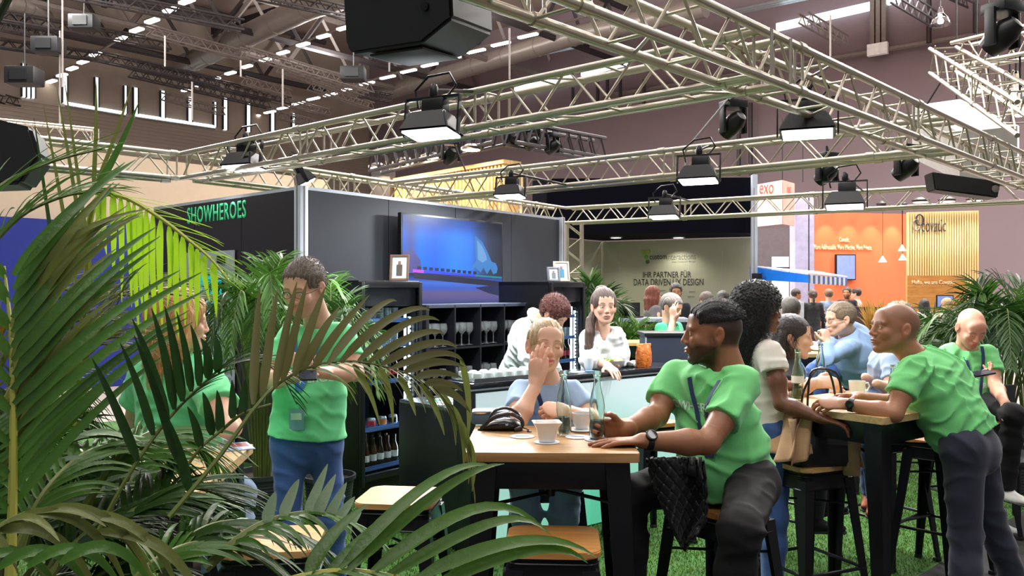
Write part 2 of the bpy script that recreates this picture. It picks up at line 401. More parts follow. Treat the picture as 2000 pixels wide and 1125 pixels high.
# light rows
def row(pts, z, label, wid=.16):
    for i, (px, py, L) in enumerate(pts):
        p = PZ(px, py, z); mb = MB(); mb.box((0, 0, 0), (L, wid, .06))
        e = empty('ceiling_light', p, ORD[i] + ' lit tube from the lower left end of ' + label, 'lamp', math.atan2(vdir.y, vdir.x), 'tube lights in ' + label)
        mb.build('tube', M_tube, e, smooth=False); MB().box((0, 0, .06), (L * 1.08, wid * 1.25, .05)).build('housing', M_steel_mid, e, smooth=False)
R1 = [(83, 168), (101, 159), (121, 147), (141, 134), (162, 121), (187, 106), (237, 76), (267, 59), (297, 41), (333, 20), (365, 3)]
R2 = [(364, 176), (390, 166), (420, 154), (450, 143), (482, 130), (518, 117), (553, 103), (592, 87), (632, 71), (672, 55)]
R3 = [(473, 234), (497, 227), (527, 219), (553, 211), (583, 202), (612, 193), (645, 185), (680, 174), (717, 163), (757, 151), (798, 139), (839, 127), (883, 114), (930, 100), (978, 86), (1031, 70)]
row([(x, y, .66) for x, y in R1], 10.8, 'the steep upper left row', .2)
row([(x, y, .62) for x, y in R2], 11.0, 'the middle roof row', .18)
row([(x, y, .85) for x, y in R3], 11.0, 'the long low row', .16)
for R_, z in ((R1, 10.97), (R2, 11.17), (R3, 11.171)):
    a, b = PZ(*R_[1], z), PZ(*R_[-1], z); d = (b - a).normalized(); o = MB().tube(a + V((0, 0, .08)), b + d * 3 + V((0, 0, .08)), .05, n=6).build('light_track', M_steel_mid, world=True)
    tag(o, ['long grey track carrying the steep left row of tube lights', 'long grey track carrying the middle row of tube lights', 'long grey track carrying the lowest row of tube lights'][[10.97, 11.17, 11.171].index(z)], 'track')
# thin lighting trusses hanging from the roof
TR = [((0, 42), (330, 100)), ((120, -5), (470, 62)), ((285, 70), (470, 118)), ((470, 110), (720, 182)), ((0, 95), (190, 120)), ((180, 118), (420, 170)), ((500, 0), (720, 45)),
      ((315, 195), (430, 225)), ((435, 178), (640, 228)), ((540, 140), (700, 188)), ((470, 165), (560, 190)), ((540, 232), (620, 250)), ((0, 180), (90, 203)), ((0, 200), (80, 222)), ((0, 60), (120, 85)),
      ((600, 175), (720, 215)), ((1560, 45), (1640, 90)), ((1740, 5), (1815, 50)), ((1840, -8), (1890, 15)), ((700, 190), (760, 200)), ((240, 130), (560, 205)), ((250, 150), (520, 212))]
for i, (p, q) in enumerate(TR):
    z = 9.6 if i % 2 else 10.2
    a = PZ(*p, z); b = PZ(*q, z)
    if (b - a).length > 30: b = P(*q, a.y + 6)
    lattice('lighting_truss', a, b, .3, .035, max(6, int((b - a).length / .5)), M_steel_mid if i in (2, 3, 7, 8, 9, 10, 11, 15, 16) else M_steel_dark,
            ('pale' if i in (2, 3, 7, 8, 9, 10, 11, 15, 16) else 'dark') + ' thin lattice truss under the hall roof, ' + ORD[i] + ' in order around the roof', 'thin trusses under the roof', width=.3)
# suspension rods
for i, (px, y0, y1) in enumerate([(122, 0, 170), (117, 60, 260), (322, 70, 130), (552, 135, 210), (375, 160, 235), (995, 55, 155), (760, 95, 140), (1622, 30, 110), (470, 118, 150)]):
    b = P(px, y1, 22); a = P(px, y0, 22); o = MB().tube(a, b, .025, n=5).build('drop_rod', M_steel_mid, world=True)
    tag(o, 'thin grey rod hanging from the roof, ' + ORD[i] + ' counted from the upper left', 'rod', 'rods under the hall roof')
# bell lamps hanging upper right
def bell(px, py, d, s, label):
    p = P(px, py, d); e = empty('bell_lamp', p, label, 'lamp')
    MB().lathe([(.02, .34), (.05, .3), (.07, .2), (.19, .05), (.24, -.08), (.235, -.08), (.18, .04), (.06, .18), (0, .2)]).build('shade', M_glass, e).scale = (s, s, s)
    MB().tube((0, 0, .3 * s), (0, 0, 2.4 * s), .012, n=5).build('cord', M_black, e)
    MB().lathe([(0, -.05), (.06, -.04), (.07, .03), (.03, .1), (0, .1)]).build('bulb', mat('lit_bulb', (1, 1, 1), emit=(1, .95, .85), estr=6), e).scale = (s, s, s)
bell(1837, 42, 20, 1.0, 'clear bell lamp high on the right hanging before the mauve wall')
bell(1908, 178, 13, .8, 'bell lamp hanging left of the white lightbox sign'); bell(1984, 190, 11, 1.0, 'bell lamp at the right edge of the photo above the other bell lamp')
bell(1992, 222, 10, .8, 'lowest bell lamp at the right edge of the photo')
# dark speakers hanging from the roof
for px, py, d, lab in [(165, 45, 24, 'dark hoist box under the roof at the upper left'), (95, 90, 22, 'small dark box hanging under the roof above the window slots'), (48, 150, 20, 'dark speaker in front of the left window slots'), (690, 145, 25, 'flat dark box between two light rows')]:
    e = empty('hoist_box', P(px, py, d), lab, 'box'); MB().box((0, 0, 0), (.7, .5, .4), bev=.03).build('case', M_black, e); MB().box((0, -.27, 0), (.4, .04, .25)).build('cover', M_black, e)
    MB().tube((0, 0, .2), (0, 0, 1.5), .02, n=5).build('cable', M_black, e)

# louvred skylights beside the roof girders
M_louv = mat('louvre_metal', S(176, 184, 190), .35, .6)
for k, (px, py, n, L, lab) in enumerate([(1085, 118, 16, 4.6, 'louvred skylight with pale slats seen between the big near truss and the long truss'), (1560, 18, 14, 5.0, 'louvred skylight with pale slats at the top edge above the near truss')]):
    c = PZ(px, py, 13.6); e = empty('louvred_skylight', c, lab, 'skylight', math.atan2(vdir.y, vdir.x)); sl = MB().box((0, 0, 0), (L, .10, .03), rot=Euler((.5, 0, 0)).to_matrix()).mesh('slat')
    for i in range(n): o = link('slat', sl, M_louv, e); o.location = (0, (i - n / 2) * .26, 0)
    for s_ in (-1, 1): MB().box((s_ * L / 2, 0, .03), (.08, n * .26, .12)).build('frame_side', M_steel_dark, e)
# ------------------------------------------------------------------ the stand's aluminium box trusses
M_alu = mat('truss_aluminium', S(182, 174, 158), 0.34, 0.75, var=0.08, scale=3, bump=0.05, bscale=30)
CHORDS = []
def hang(e, top, r=.012, m=None):
    """steel drop from a hung thing to the nearest truss chord"""
    p = wm(e) @ V(top); best = None
    for a, b in CHORDS:
        ab = b - a; t = max(0, min(1, (p - a).dot(ab) / ab.dot(ab))); q = a + ab * t
        if best is None or (q - p).length < (best - p).length: best = q
    if .02 < (best - p).length < 2.2: MB().tube(p, best, r, n=6).build('hanger', M_steel_dark, e, True)
def box_truss(a, b, label, s=.25, rc=.025, rb=.009, pitch=.5, side_flip=0, height=None, near=None):
    """a,b: the near bottom chord; the other chords lie on the far side"""
    a = V(a); b = V(b); L = (b - a).length; d = (b - a).normalized(); up = V((0, 0, s)) if abs(d.z) < .5 else V((s, 0, 0))
    n_ = d.cross(V((0, 0, 1))) if abs(d.z) < .5 else V((0, s, 0)); 
    if abs(d.z) < .5:
        n_.normalize(); n_ *= s
        if n_.dot(a) < 0 and n_.dot(b) < 0: n_ = -n_
        if n_.y < 0: n_ = -n_
    c = (a + b) / 2; e = empty('box_truss', (c.x, c.y, min(a.z, b.z)), label, 'truss')
    tm = MB().tube((0, 0, 0), (0, 0, L), rc, n=12).mesh('chord', True); q = d.to_track_quat('Z', 'Y').to_euler()
    inv = wm(e).inverted()
    def put(name, me, p, dr):
        o = bpy.data.objects.new(name, me); COL.objects.link(o)
        if not me.materials: me.materials.append(M_alu)
        o.parent = e; o.location = inv @ p; o.rotation_euler = dr.to_track_quat('Z', 'Y').to_euler(); return o
    for o_ in (V((0, 0, 0)), up, n_, up + n_): put('chord', tm, a + o_, d); CHORDS.append((a + o_, b + o_))
    # couplers at every 2 m
    cm = MB().tube((0, 0, -.035), (0, 0, .035), rc * 1.28, n=12).mesh('coupler', True)
    k = 1
    while k * 2.0 < L:
        for o_ in (V((0, 0, 0)), up, n_, up + n_): put('coupler', cm, a + d * k * 2.0 + o_, d)
        k += 1
    np_ = max(1, round(L / pitch)); pt = L / np_; hb = pt / 2
    diag = MB().tube((0, 0, 0), (0, 0, math.hypot(hb * .86, s)), rb, n=8).mesh('brace', True); bar = MB().tube((0, 0, 0), (0, 0, s), rb, n=8).mesh('bar', True)
    for i in range(np_):
        for fo, ac in ((V((0, 0, 0)), up), (n_, up)):
            p = a + d * (i * pt + hb * .07) + fo; dr = (d * hb * .86 + ac); put('brace', diag, p, dr)
            p = a + d * (i * pt + hb * 1.07) + fo + ac; dr = (d * hb * .86 - ac); put('brace', diag, p, dr)
            if i % 4 == 3:
                put('bar', bar, a + d * ((i + 1) * pt - .03) + fo, ac); put('bar', bar, a + d * ((i + 1) * pt + .07) + fo, ac)
        for fo in (V((0, 0, 0)), up):
            put('bar', bar, a + d * (i * pt) + fo, n_)
            put('brace', diag, a + d * (i * pt + .02) + fo, d * hb * .86 + n_) if i % 2 else None
    return e
zb = 2.75
t1a, t1b = PZ(1300, 76, zb), PZ(2000, 348, zb); d1 = (t1b - t1a).normalized()
t2a, t2b = PZ(355, 348, zb), PZ(1350, 174, zb); d2 = (t2b - t2a).normalized()
def isect(a, d, b, e):
    det = d.x * -e.y + e.x * d.y; t = ((b.x - a.x) * -e.y + e.x * (b.y - a.y)) / det; return a + d * t
j12 = isect(t2a, d2, t1a, d1)
T1 = box_truss(t1a - d1 * 2.6, t1b + d1 * 1.2, 'big near aluminium box truss running from top centre to the right edge')
T2 = box_truss(t2a, j12 - d2 * .02, 'long aluminium truss crossing from the left corner up to the big near truss')
t3a, t3b = PZ(757, 395, zb), PZ(1723, 302, zb); d3 = (t3b - t3a).normalized(); j13 = isect(t3a, d3, t1a, d1)
T3 = box_truss(t3a, j13, 'middle aluminium truss crossing behind the floodlights, over the black wall')
t4a, t4b = PZ(1105, 435, zb), PZ(2000, 393, zb); d4 = (t4b - t4a).normalized()
T4 = box_truss(t4a, t4b + d4 * 1.0, 'rearmost low aluminium truss carrying two unlit-looking floodlights')
T5 = box_truss(PZ(-120, 305, zb), t2a - V((.02, 0, 0)), 'aluminium truss leaving the left corner towards the left edge')
T6 = box_truss(t2a + V((.25, .05, 0)), t4a, 'aluminium truss running above the black back wall from the left corner')
T7 = box_truss(V((t4a.x + .03, t4a.y, 0)), V((t4a.x + .03, t4a.y, zb)), 'upright aluminium truss post at the right end of the black wall')
# far light truss at left and the two at the upper right
T8 = box_truss(PZ(-20, 262, 4.6), PZ(185, 280, 4.6), 'thin pale truss above the beige wall at the left edge', s=.3)
T9 = box_truss(P(1858, 132, 11), P(2060, 92, 9.5), 'truss end at the upper right holding a moving head lamp', s=.32)
T10 = box_truss(P(1868, 140, 11.1), P(2060, 262, 8), 'truss running down to the right edge above the white sign', s=.32)

# ------------------------------------------------------------------ floodlights and speakers on the trusses
M_led = mat('led_panel', (1, 1, 1), 0.4, emit=(0.88, 0.95, 1.0), estr=14)
M_led_off = mat('led_panel_dim', (1, 1, 1), 0.4, emit=(0.9, 0.96, 1.0), estr=7)
M_blackm = mat('black_metal', S(20, 20, 22), 0.38, 0.3, var=0.1)
def flood(p, rz, label, s=1.0, lit=True, power=60, tilt=-0.12):
    e = empty('floodlight', p, label, 'lamp', rz)
    R = Euler((tilt, 0, 0)).to_matrix().to_4x4()
    def b(name, mbx, m):
        me = mbx.mesh(name, True); me.transform(R @ Matrix.Scale(s, 4)); return link(name, me, m, e)
    mb = MB()   # tapered body
    prof = [(-.19, -.13, 0), (.19, -.13, 0), (.19, .13, 0), (-.19, .13, 0)]
    top = [(-.13, -.08, .14), (.13, -.08, .14), (.13, .08, .14), (-.13, .08, .14)]
    va = [mb.bm.verts.new(q) for q in prof]; vb = [mb.bm.verts.new(q) for q in top]
    mb.bm.faces.new(va); mb.bm.faces.new(vb[::-1])
    for i in range(4): mb.bm.faces.new((va[i], vb[i], vb[(i + 1) % 4], va[(i + 1) % 4]))
    bmesh.ops.bevel(mb.bm, geom=mb.bm.edges[:], offset=.012, segments=2, affect='EDGES')
    b('housing', mb, M_blackm)
    b('panel', MB().box((0, 0, -.004), (.33, .21, .012), bev=.004), M_led if lit else M_led_off)
    b('driver_box', MB().box((.02, 0, .18), (.16, .1, .1), bev=.01), M_blackm)
    for sx in (-1, 1): b('bracket_arm', MB().box((sx * .2, 0, .12), (.012, .04, .26), bev=.003), M_blackm)
    b('bracket', MB().box((0, 0, .25), (.41, .04, .012), bev=.003), M_blackm)
    b('clamp', MB().lathe([(.022, .25), (.03, .26), (.03, .32), (.018, .34), (0, .34)], n=12), M_blackm)
    b('cable', MB().path([(.05, .03, .22), (.14, .05, .34), (.1, .02, .42), (-.05, 0, .4), (-.16, .03, .32), (-.13, .04, .2)], .009, 6), M_blackm)
    hang(e, R @ V((0, 0, .3 * s)))
    if lit:
        l = bpy.data.lights.new('flood_beam', 'AREA'); l.shape = 'RECTANGLE'; l.size = .3 * s; l.size_y = .18 * s; l.energy = power * .62; l.color = (.92, .97, 1)
        lo = bpy.data.objects.new('flood_beam', l); COL.objects.link(lo); lo.parent = e
        lo.matrix_basis = R @ Matrix.Translation((0, 0, -.03 * s))
    return e
rz2 = math.atan2(d2.y, d2.x)
flood(P(842, 262, 5.6), rz2 + .3, 'lit floodlight with cable clamp on the long crossing truss, nearest of the bright ones', 1.0, True, 95)
flood(P(475, 328, 8.0), rz2 + .3, 'lit floodlight on the long crossing truss near its left corner', 1.0, True, 95)
flood(P(1577, 262, 5.6), rz2 + .35, 'very bright floodlight under the big near truss', .95, True, 95)
flood(P(996, 384, 8.4), rz2 + .3, 'bright floodlight hanging above the television', .8, True, 110)
flood(P(1364, 354, 7.9), rz2 + .3, 'bright floodlight on the middle truss before the dark blue fascia', 1.0, True, 110)
flood(P(1297, 424, 12.2), rz2 + .3, 'small floodlight on the rearmost truss before the dark fascia', 1.15, False)
flood(P(1650, 404, 10.6), rz2 + .3, 'large black floodlight on the rearmost truss left of the black speaker', 1.3, False)
# the unlit fixture above the pillar, seen from its back
flood(P(597, 358, 9.0), rz2 - .5, 'black fixture above the white pillar seen from behind', .85, False, tilt=.5)
# moving head lamps
def moving_head(p, s, rz, label):
    e = empty('moving_head_lamp', p, label, 'lamp', rz)
    MB().box((0, 0, .3 * s), (.22 * s, .2 * s, .08 * s), bev=.01).build('base', M_blackm, e)
    for k in (-1, 1): MB().box((k * .13 * s, 0, .15 * s), (.03 * s, .08 * s, .28 * s), bev=.006).build('yoke', M_blackm, e)
    MB().lathe([(0, -.14), (.08, -.14), (.1, -.05), (.1, .05), (.06, .13), (0, .14)], n=16, M=Matrix.Translation((0, 0, .1 * s)) @ Euler((.9, .3, 0)).to_matrix().to_4x4() @ Matrix.Scale(s, 4)).build('head', M_blackm, e)
    MB().tube((0, 0, .34 * s), (0, 0, .42 * s), .015 * s, n=6).build('clamp', M_blackm, e); hang(e, (0, 0, .42 * s))
for px, py, d, s, lab in [(1958, 95, 9.5, 1.5, 'black moving head lamp on the truss at the upper right'), (1615, 355, 11, 1.1, 'small moving head lamp above the rearmost truss'), (1770, 345, 11, 1.2, 'small moving head lamp between floodlight and speaker'),
                      (1432, 262, 9.5, 1.1, 'small black lamp on the middle truss below the big one'), (880, 316, 13, 1, 'small black lamp under the long truss near the wood slats')]:
    moving_head(P(px, py, d), s, .4, lab)
# big wedge loudspeaker at the top
def speaker(p, rz, pts, depth, label, tilt=0):
    e = empty('loudspeaker', p, label, 'speaker', rz); 
    R = Euler((tilt, 0, 0)).to_matrix().to_4x4()
    mb = MB(); mb.poly([(x, -depth / 2, z) for x, z in pts], (0, depth, 0)); bmesh.ops.bevel(mb.bm, geom=mb.bm.edges[:], offset=.012, segments=2, affect='EDGES')
    me = mb.mesh('cabinet', True); me.transform(R); link('cabinet', me, M_black, e)
    return e, R
e, R = speaker(P(815, 40, 3.6), -.45, [(-.25, .35), (.27, .35), (.27, -.06), (.12, -.14), (-.22, -.14), (-.25, -.1)], .36, 'large black loudspeaker cabinet hanging from the top edge of the photo', .1)
mb = MB().box((-.02, 0, -.15), (.26, .3, .01), bev=.003); me = mb.mesh('grille', True); me.transform(R); link('grille', me, mat('speaker_grille', S(16, 16, 17), .7), e)
for x in (-.1, .15):
    me = MB().lathe([(0, 0), (.018, 0), (.018, .008), (0, .01)], n=12, M=Matrix.Translation((x, -.182, .1 if x < 0 else .0)) @ Euler((math.pi / 2, 0, 0)).to_matrix().to_4x4()).mesh('bolt', True); me.transform(R); link('bolt', me, M_blackm, e)
me = MB().path([(-.1, 0, .35), (-.1, 0, .75)], .012, 6).mesh('hanger'); link('hanger', me, M_blackm, e)
e, R = speaker(P(1878, 362, 9.5), -.12, [(-.36, .14), (.36, .02), (.33, -.16), (-.33, -.06)], .26, 'black box loudspeaker under the right end of the big truss', 0); hang(e, (.1, 0, .06))
mb = MB().poly([(-.34, -.135, .12), (.27, -.135, .02), (.25, -.135, -.13), (-.32, -.135, -.05)], (0, -.01, 0)); mb.build('grille', MATS['speaker_grille'], e)
MB().lathe([(0, 0), (.04, 0), (.04, .012), (.02, .016), (0, .016)], n=16, M=Matrix.Translation((.3, -.135, -.06)) @ Euler((math.pi / 2, 0, 0)).to_matrix().to_4x4()).build('bracket_knob', M_steel_mid, e)
e, R = speaker(P(18, 310, 3.0), .3, [(-.2, .1), (-.1, .14), (.09, .1), (.12, 0), (.06, -.1), (-.2, -.12)], .2, 'black round-topped stage lamp at the left edge behind the palm', 0); hang(e, (-.12, 0, .3))
MB().path([(-.12, 0, .12), (-.12, 0, .35)], .012, 6).build('bracket', M_blackm, e)
# ------------------------------------------------------------------ black stand walls
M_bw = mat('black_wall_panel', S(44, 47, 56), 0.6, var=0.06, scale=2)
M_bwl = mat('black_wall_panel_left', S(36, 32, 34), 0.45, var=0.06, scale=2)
M_profile = mat('white_aluminium_profile', S(196, 202, 214), 0.35, 0.3, var=0.03)
M_edge = mat('bright_edge_strip', S(200, 200, 210), 0.3, 0.6)
W0 = PX(588, 7.24, 0); W1 = PX(1092, 10.4, 0); L1 = PX(300, 9.1, 0)
wu = (W1 - W0).normalized(); wn_ = V((-wu.y, wu.x, 0)); lu = (L1 - W0).normalized(); ln_ = V((lu.y, -lu.x, 0))
HW = 2.5
def panel_wall(a, b, n_, m, name, label, npan, cut=None):
    e = empty(name, (a + b) / 2, label, 'wall'); tag(e, kind='structure')
    for i in range(npan):
        p = a.lerp(b, i / npan); q = a.lerp(b, (i + 1) / npan); d = (q - p).normalized() * .004
        z0 = 0
        MB().poly([p + d, q - d, q - d + V((0, 0, HW - .03)), p + d + V((0, 0, HW - .03))], n_ * .06).build('panel', m, e, True, False)
    MB().poly([a + V((0, 0, HW - .028)), b + V((0, 0, HW - .028)), b + V((0, 0, HW)), a + V((0, 0, HW))], n_ * .06).build('top_profile', M_profile, e, True, False)
    return e
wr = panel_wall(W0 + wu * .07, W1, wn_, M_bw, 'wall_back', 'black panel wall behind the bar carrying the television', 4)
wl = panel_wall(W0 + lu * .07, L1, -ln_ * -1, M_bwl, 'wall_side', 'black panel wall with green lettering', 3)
o = MB().box((0, 0, HW / 2), (.085, .085, HW), bev=.006).build('corner_post', M_profile); o.location = (W0.x, W0.y, 0); o.rotation_euler = (0, 0, math.atan2(wu.y, wu.x))
tag(o, 'tall white aluminium corner post between the two black walls', 'post')
MB().box((0, -.043, HW / 2), (.012, .006, HW)).build('groove', M_steel_mid, o); MB().box((-.043, 0, HW / 2), (.006, .012, HW)).build('groove', M_steel_mid, o)
o = MB().box((0, 0, HW / 2), (.06, .09, HW + .01), bev=.005).build('end_profile', M_profile); o.location = W1 + wu * .035; o.rotation_euler = (0, 0, math.atan2(wu.y, wu.x))
tag(o, 'white aluminium profile closing the right end of the black wall', 'post')
MB().box((0, -.047, HW / 2), (.012, .006, HW)).build('groove', M_steel_mid, o)
# small spot at the wall corner
M_green = mat('green_letters', S(70, 190, 130), 0.4, emit=S(60, 190, 125), estr=.35)
Lc = onwall(421, 415, W0, L1); 
me_w = (onwall(478, 415, W0, L1) - onwall(364, 415, W0, L1)).length
nl = V((lu.y, -lu.x, 0)); nl = nl if nl.dot(V((0, 0, 1.6)) - Lc) > 0 else -nl
t = text_on('sign_lettering', 'SHOWHEROES', M_green, Lc + nl * .002 + V((0, 0, .0)), -lu, nl, bold=.010, extrude=.004, space=1.12, height=.165, width=me_w)
tag(t, 'green sign lettering on the black side wall left of the corner post', 'sign')
# opening in the side wall: pale louvred panel, teal screen
M_pale = mat('pale_grey_panel', S(176, 182, 196), 0.5, var=.04)
def on_side(px, py): return onwall(px, py, W0, L1) + nl * .012
a, b = on_side(352, 492), on_side(461, 492); zt = a.z * .5 + b.z * .5
e = empty('louvred_door', V((a.x, a.y, 0)), 'pale grey louvred door leaf in the black side wall behind the palm', 'door')
a0, b0 = V((a.x, a.y, 0)), V((b.x, b.y, 0))
MB().poly([a0, b0, b0 + V((0, 0, zt)), a0 + V((0, 0, zt))], nl * .015).build('door_leaf', M_pale, e, True, False)
sl = MB().box((0, 0, 0), ((b0 - a0).length * .92, .012, .02), bev=.003).mesh('slat')
for i in range(24):
    o = link('slat', sl, M_pale, e); c = (a0 + b0) / 2 + nl * .02 + V((0, 0, zt - .3 - i * .06)); o.location = wm(e).inverted() @ c; o.rotation_euler = (0, 0, math.atan2((b0 - a0).y, (b0 - a0).x))
MB().poly([on_side(431, 500) + nl * .02, on_side(446, 500) + nl * .02, on_side(446, 515) + nl * .02, on_side(431, 515) + nl * .02], nl * .01).build('notice', M_black, e, True)
e = empty('teal_screen', on_side(423, 600), 'teal lit screen on the louvred door beside the standing man', 'screen')
q = [on_side(x, y) + nl * .06 for x, y in ((400, 532), (447, 528), (447, 592), (400, 594))]
MB().poly(q, nl * -.03).build('casing', M_black, e, True, False)
MB().poly([p + nl * .002 for p in q], nl * .001).build('screen_glass', mat('teal_screen', (0, .3, .35), emit=S(0, 160, 178), estr=.9), e, True, False)

# ------------------------------------------------------------------ television
nw = -wn_ if (-wn_).dot(-W0) > 0 else wn_
nw = V((wu.y, -wu.x, 0)); 
TA, TB = W0 + nw * .12, W1 + nw * .12
t0 = onwall(780, 416, TA, TB); t1 = onwall(979, 434, TA, TB); b0 = onwall(780, 573, TA, TB)
tw = V((t1.x - t0.x, t1.y - t0.y, 0)).length; ztop = (t0.z + t1.z) / 2; th = tw * 9 / 16 + .01
tvc = V(((t0.x + t1.x) / 2, (t0.y + t1.y) / 2, ztop - th / 2))
e = empty('television', V((tvc.x, tvc.y, ztop - th)), 'wall television showing blue-lit hands typing on a keyboard', 'television', math.atan2(wu.y, wu.x))
def L_(x, y, z): return V((x, y, z + th / 2))
MB().box(L_(0, 0, 0), (tw, .045, th), bev=.004).build('casing', M_black, e)
MB().box(L_(0, .055, 0), (.4, .07, .3)).build('wall_mount', M_blackm, e)
def tv_screen():
    m = bpy.data.materials.new('tv_picture'); nt, N, Lk, B = nodes_of(m)
    tc = N.new('ShaderNodeTexCoord'); sx = N.new('ShaderNodeSeparateXYZ'); Lk.new(tc.outputs['Object'], sx.inputs[0])
    # u,v in 0..1
    def mr(s, a, b):
        q = N.new('ShaderNodeMapRange'); q.inputs[1].default_value = a; q.inputs[2].default_value = b; Lk.new(s, q.inputs[0]); return q.outputs[0]
    u = mr(sx.outputs[0], -tw / 2, tw / 2); v = mr(sx.outputs[2], 0, th)
    def ramp(s, els, interp='LINEAR'):
        r = N.new('ShaderNodeValToRGB'); r.color_ramp.interpolation = interp; el = r.color_ramp.elements
        while len(el) < len(els): el.new(.5)
        for q, (p, c) in zip(el, els): q.position = p; q.color = (*c, 1)
        Lk.new(s, r.inputs[0]); return r.outputs[0]
    low = ramp(v, [(0, S(40, 52, 110)), (.09, S(84, 80, 140)), (.14, S(96, 84, 130)), (.2, S(48, 86, 190)), (.26, S(60, 110, 215)), (.3, S(36, 70, 170)), (.33, S(30, 44, 90)), (.36, S(30, 36, 60))])
    hz = ramp(u, [(0, S(20, 110, 235)), (.08, S(80, 90, 170)), (.16, S(20, 120, 240)), (.3, S(8, 104, 240)), (.5, S(10, 130, 255)), (.64, S(10, 120, 245)), (.74, S(30, 80, 150)), (.84, S(40, 52, 80)), (1, S(30, 34, 48))])
    top = ramp(v, [(0, (1, 1, 1)), (.78, (1, 1, 1)), (.9, (.35, .4, .5)), (1, (.2, .22, .28))])
    mul = N.new('ShaderNodeMix'); mul.data_type = 'RGBA'; mul.blend_type = 'MULTIPLY'; mul.inputs[0].default_value = 1; Lk.new(hz, mul.inputs[6]); Lk.new(top, mul.inputs[7])
    gt = N.new('ShaderNodeMath'); gt.operation = 'GREATER_THAN'; gt.inputs[1].default_value = .36; Lk.new(v, gt.inputs[0])
    mx = N.new('ShaderNodeMix'); mx.data_type = 'RGBA'; Lk.new(gt.outputs[0], mx.inputs[0]); Lk.new(low, mx.inputs[6]); Lk.new(mul.outputs[2], mx.inputs[7])
    B.inputs['Base Color'].default_value = (.01, .01, .012, 1); B.inputs['Roughness'].default_value = .4; B.inputs['Specular IOR Level'].default_value = .15
    Lk.new(mx.outputs[2], B.inputs['Emission Color']); B.inputs['Emission Strength'].default_value = 1.0
    return m
sc_o = MB().box(L_(0, -.0235, .004), (tw * .975, .002, th * .95)).build('screen', tv_screen(), e, smooth=False)
def flat(pts, m, name, dy):
    """flat picture shape on the screen, u right v up in 0..1"""
    mb = MB(); mb.bm.faces.new([mb.bm.verts.new(L_((u - .5) * tw * .975, dy, (v - .5) * th * .95)) for u, v in pts]); return mb.build(name, m, sc_o, smooth=False)
emi = lambda n, c, s=1.0: mat(n, (0, 0, 0), .4, var=0, emit=c, estr=s)
flat([(.1, .36), (1, .27), (1, .2), (.1, .29)], emi('tv_keyboard', S(38, 40, 66)), 'keyboard', -.0247)
flat([(.09, .395), (1, .33), (1, .31), (.09, .36)], emi('tv_neon_blue', S(48, 66, 235), 1.3), 'key_glow', -.0249)
flat([(.7, .352), (1, .33), (1, .31), (.7, .33)], emi('tv_neon_green', S(20, 130, 130), 1.2), 'key_glow', -.0251)
flat([(.09, .395), (.19, .388), (.19, .356), (.09, .362)], emi('tv_neon_pink', S(190, 70, 230), 1.3), 'key_glow', -.0251)
for k in range(11): flat([(.13 + k * .055, .43 - k * .004), (.165 + k * .055, .43 - k * .004), (.165 + k * .055, .395 - k * .004), (.13 + k * .055, .395 - k * .004)], emi('tv_keycap', S(24, 42, 80)), 'keycap', -.0251)
flat([(.7, .83), (.78, .76), (.85, .6), (.88, .52), (.93, .5), (.95, .44), (.94, .38), (.9, .36), (.87, .43), (.83, .36), (.79, .44), (.76, .38), (.7, .44), (.655, .4), (.65, .37), (.66, .44), (.71, .52), (.7, .7)], emi('tv_hand', S(64, 130, 200), 1), 'hand_picture', -.0253)
flat([(.72, .78), (.77, .72), (.82, .6), (.83, .54), (.78, .5), (.73, .54)], emi('tv_hand_light', S(110, 160, 215), 1), 'hand_picture', -.0255)
flat([(.7, .19), (1, .24), (1, .08), (.85, .12)], emi('tv_shadow', S(34, 44, 86)), 'mouse_picture', -.0251)
flat([(.0, .6), (.08, .62), (.16, .5), (.17, .37), (0, .37)], emi('tv_sleeve', S(78, 74, 150)), 'sleeve_picture', -.0249)

# ------------------------------------------------------------------ fridges
M_frame = mat('fridge_black', S(18, 19, 22), 0.3, var=.1)
M_inside = mat('fridge_inside', S(58, 66, 82), .5)
M_shelf = mat('fridge_shelf', S(80, 110, 160), .4, .3)
M_dot = mat('led_dot', (1, 1, 1), emit=(.85, .95, 1), estr=7)
M_door_glass = mat('fridge_glass', (.9, .97, 1), .03, trans=1.0, var=0, ior=1.1)
M_tumbler = mat('clear_tumbler', (.86, .97, .98), .05, trans=.9, var=0, ior=1.4)
M_bottle_dark = mat('dark_cola_bottle', S(40, 16, 12), .12, var=.1, trans=.3)
M_label_red = mat('red_label', S(180, 40, 50), .5); M_label_white = mat('white_label', S(220, 220, 215), .5)
M_beer = mat('brown_beer_bottle', S(72, 44, 18), .12, trans=.4, var=.1)
def bottle_proto(kind):
    if kind == 'tumbler':
        r = MB().lathe([(0, 0), (.026, 0), (.03, .1), (.0275, .1), (.0245, .008), (0, .008)], n=12).mesh('tumbler', True); r.materials.append(M_tumbler); return r, None
    bod = [(0, 0), (.028, 0), (.03, .01), (.03, .11), (.026, .135), (.013, .17), (.0125, .21), (.014, .213), (.014, .225), (0, .225)]
    r = MB().lathe(bod, n=12).mesh('bottle', True); r.materials.append(M_bottle_dark if kind == 'cola' else M_beer)
    l = MB().lathe([(.0305, .05), (.0308, .05), (.0308, .1), (.0305, .1)], n=12).mesh('label', True); l.materials.append(M_label_red if kind == 'cola' else M_label_white)
    return r, l
PROTO = {k: bottle_proto(k) for k in ('tumbler', 'cola', 'beer')}
def item(kind, p, label, cat, group, cap=None):
    me, lab = PROTO[kind]; o = bpy.data.objects.new('drinking_glass' if kind == 'tumbler' else 'bottle', me); COL.objects.link(o); o.location = p; tag(o, label, cat, group)
    if lab:
        q = bpy.data.objects.new('label', lab); COL.objects.link(q); q.parent = o
    return o
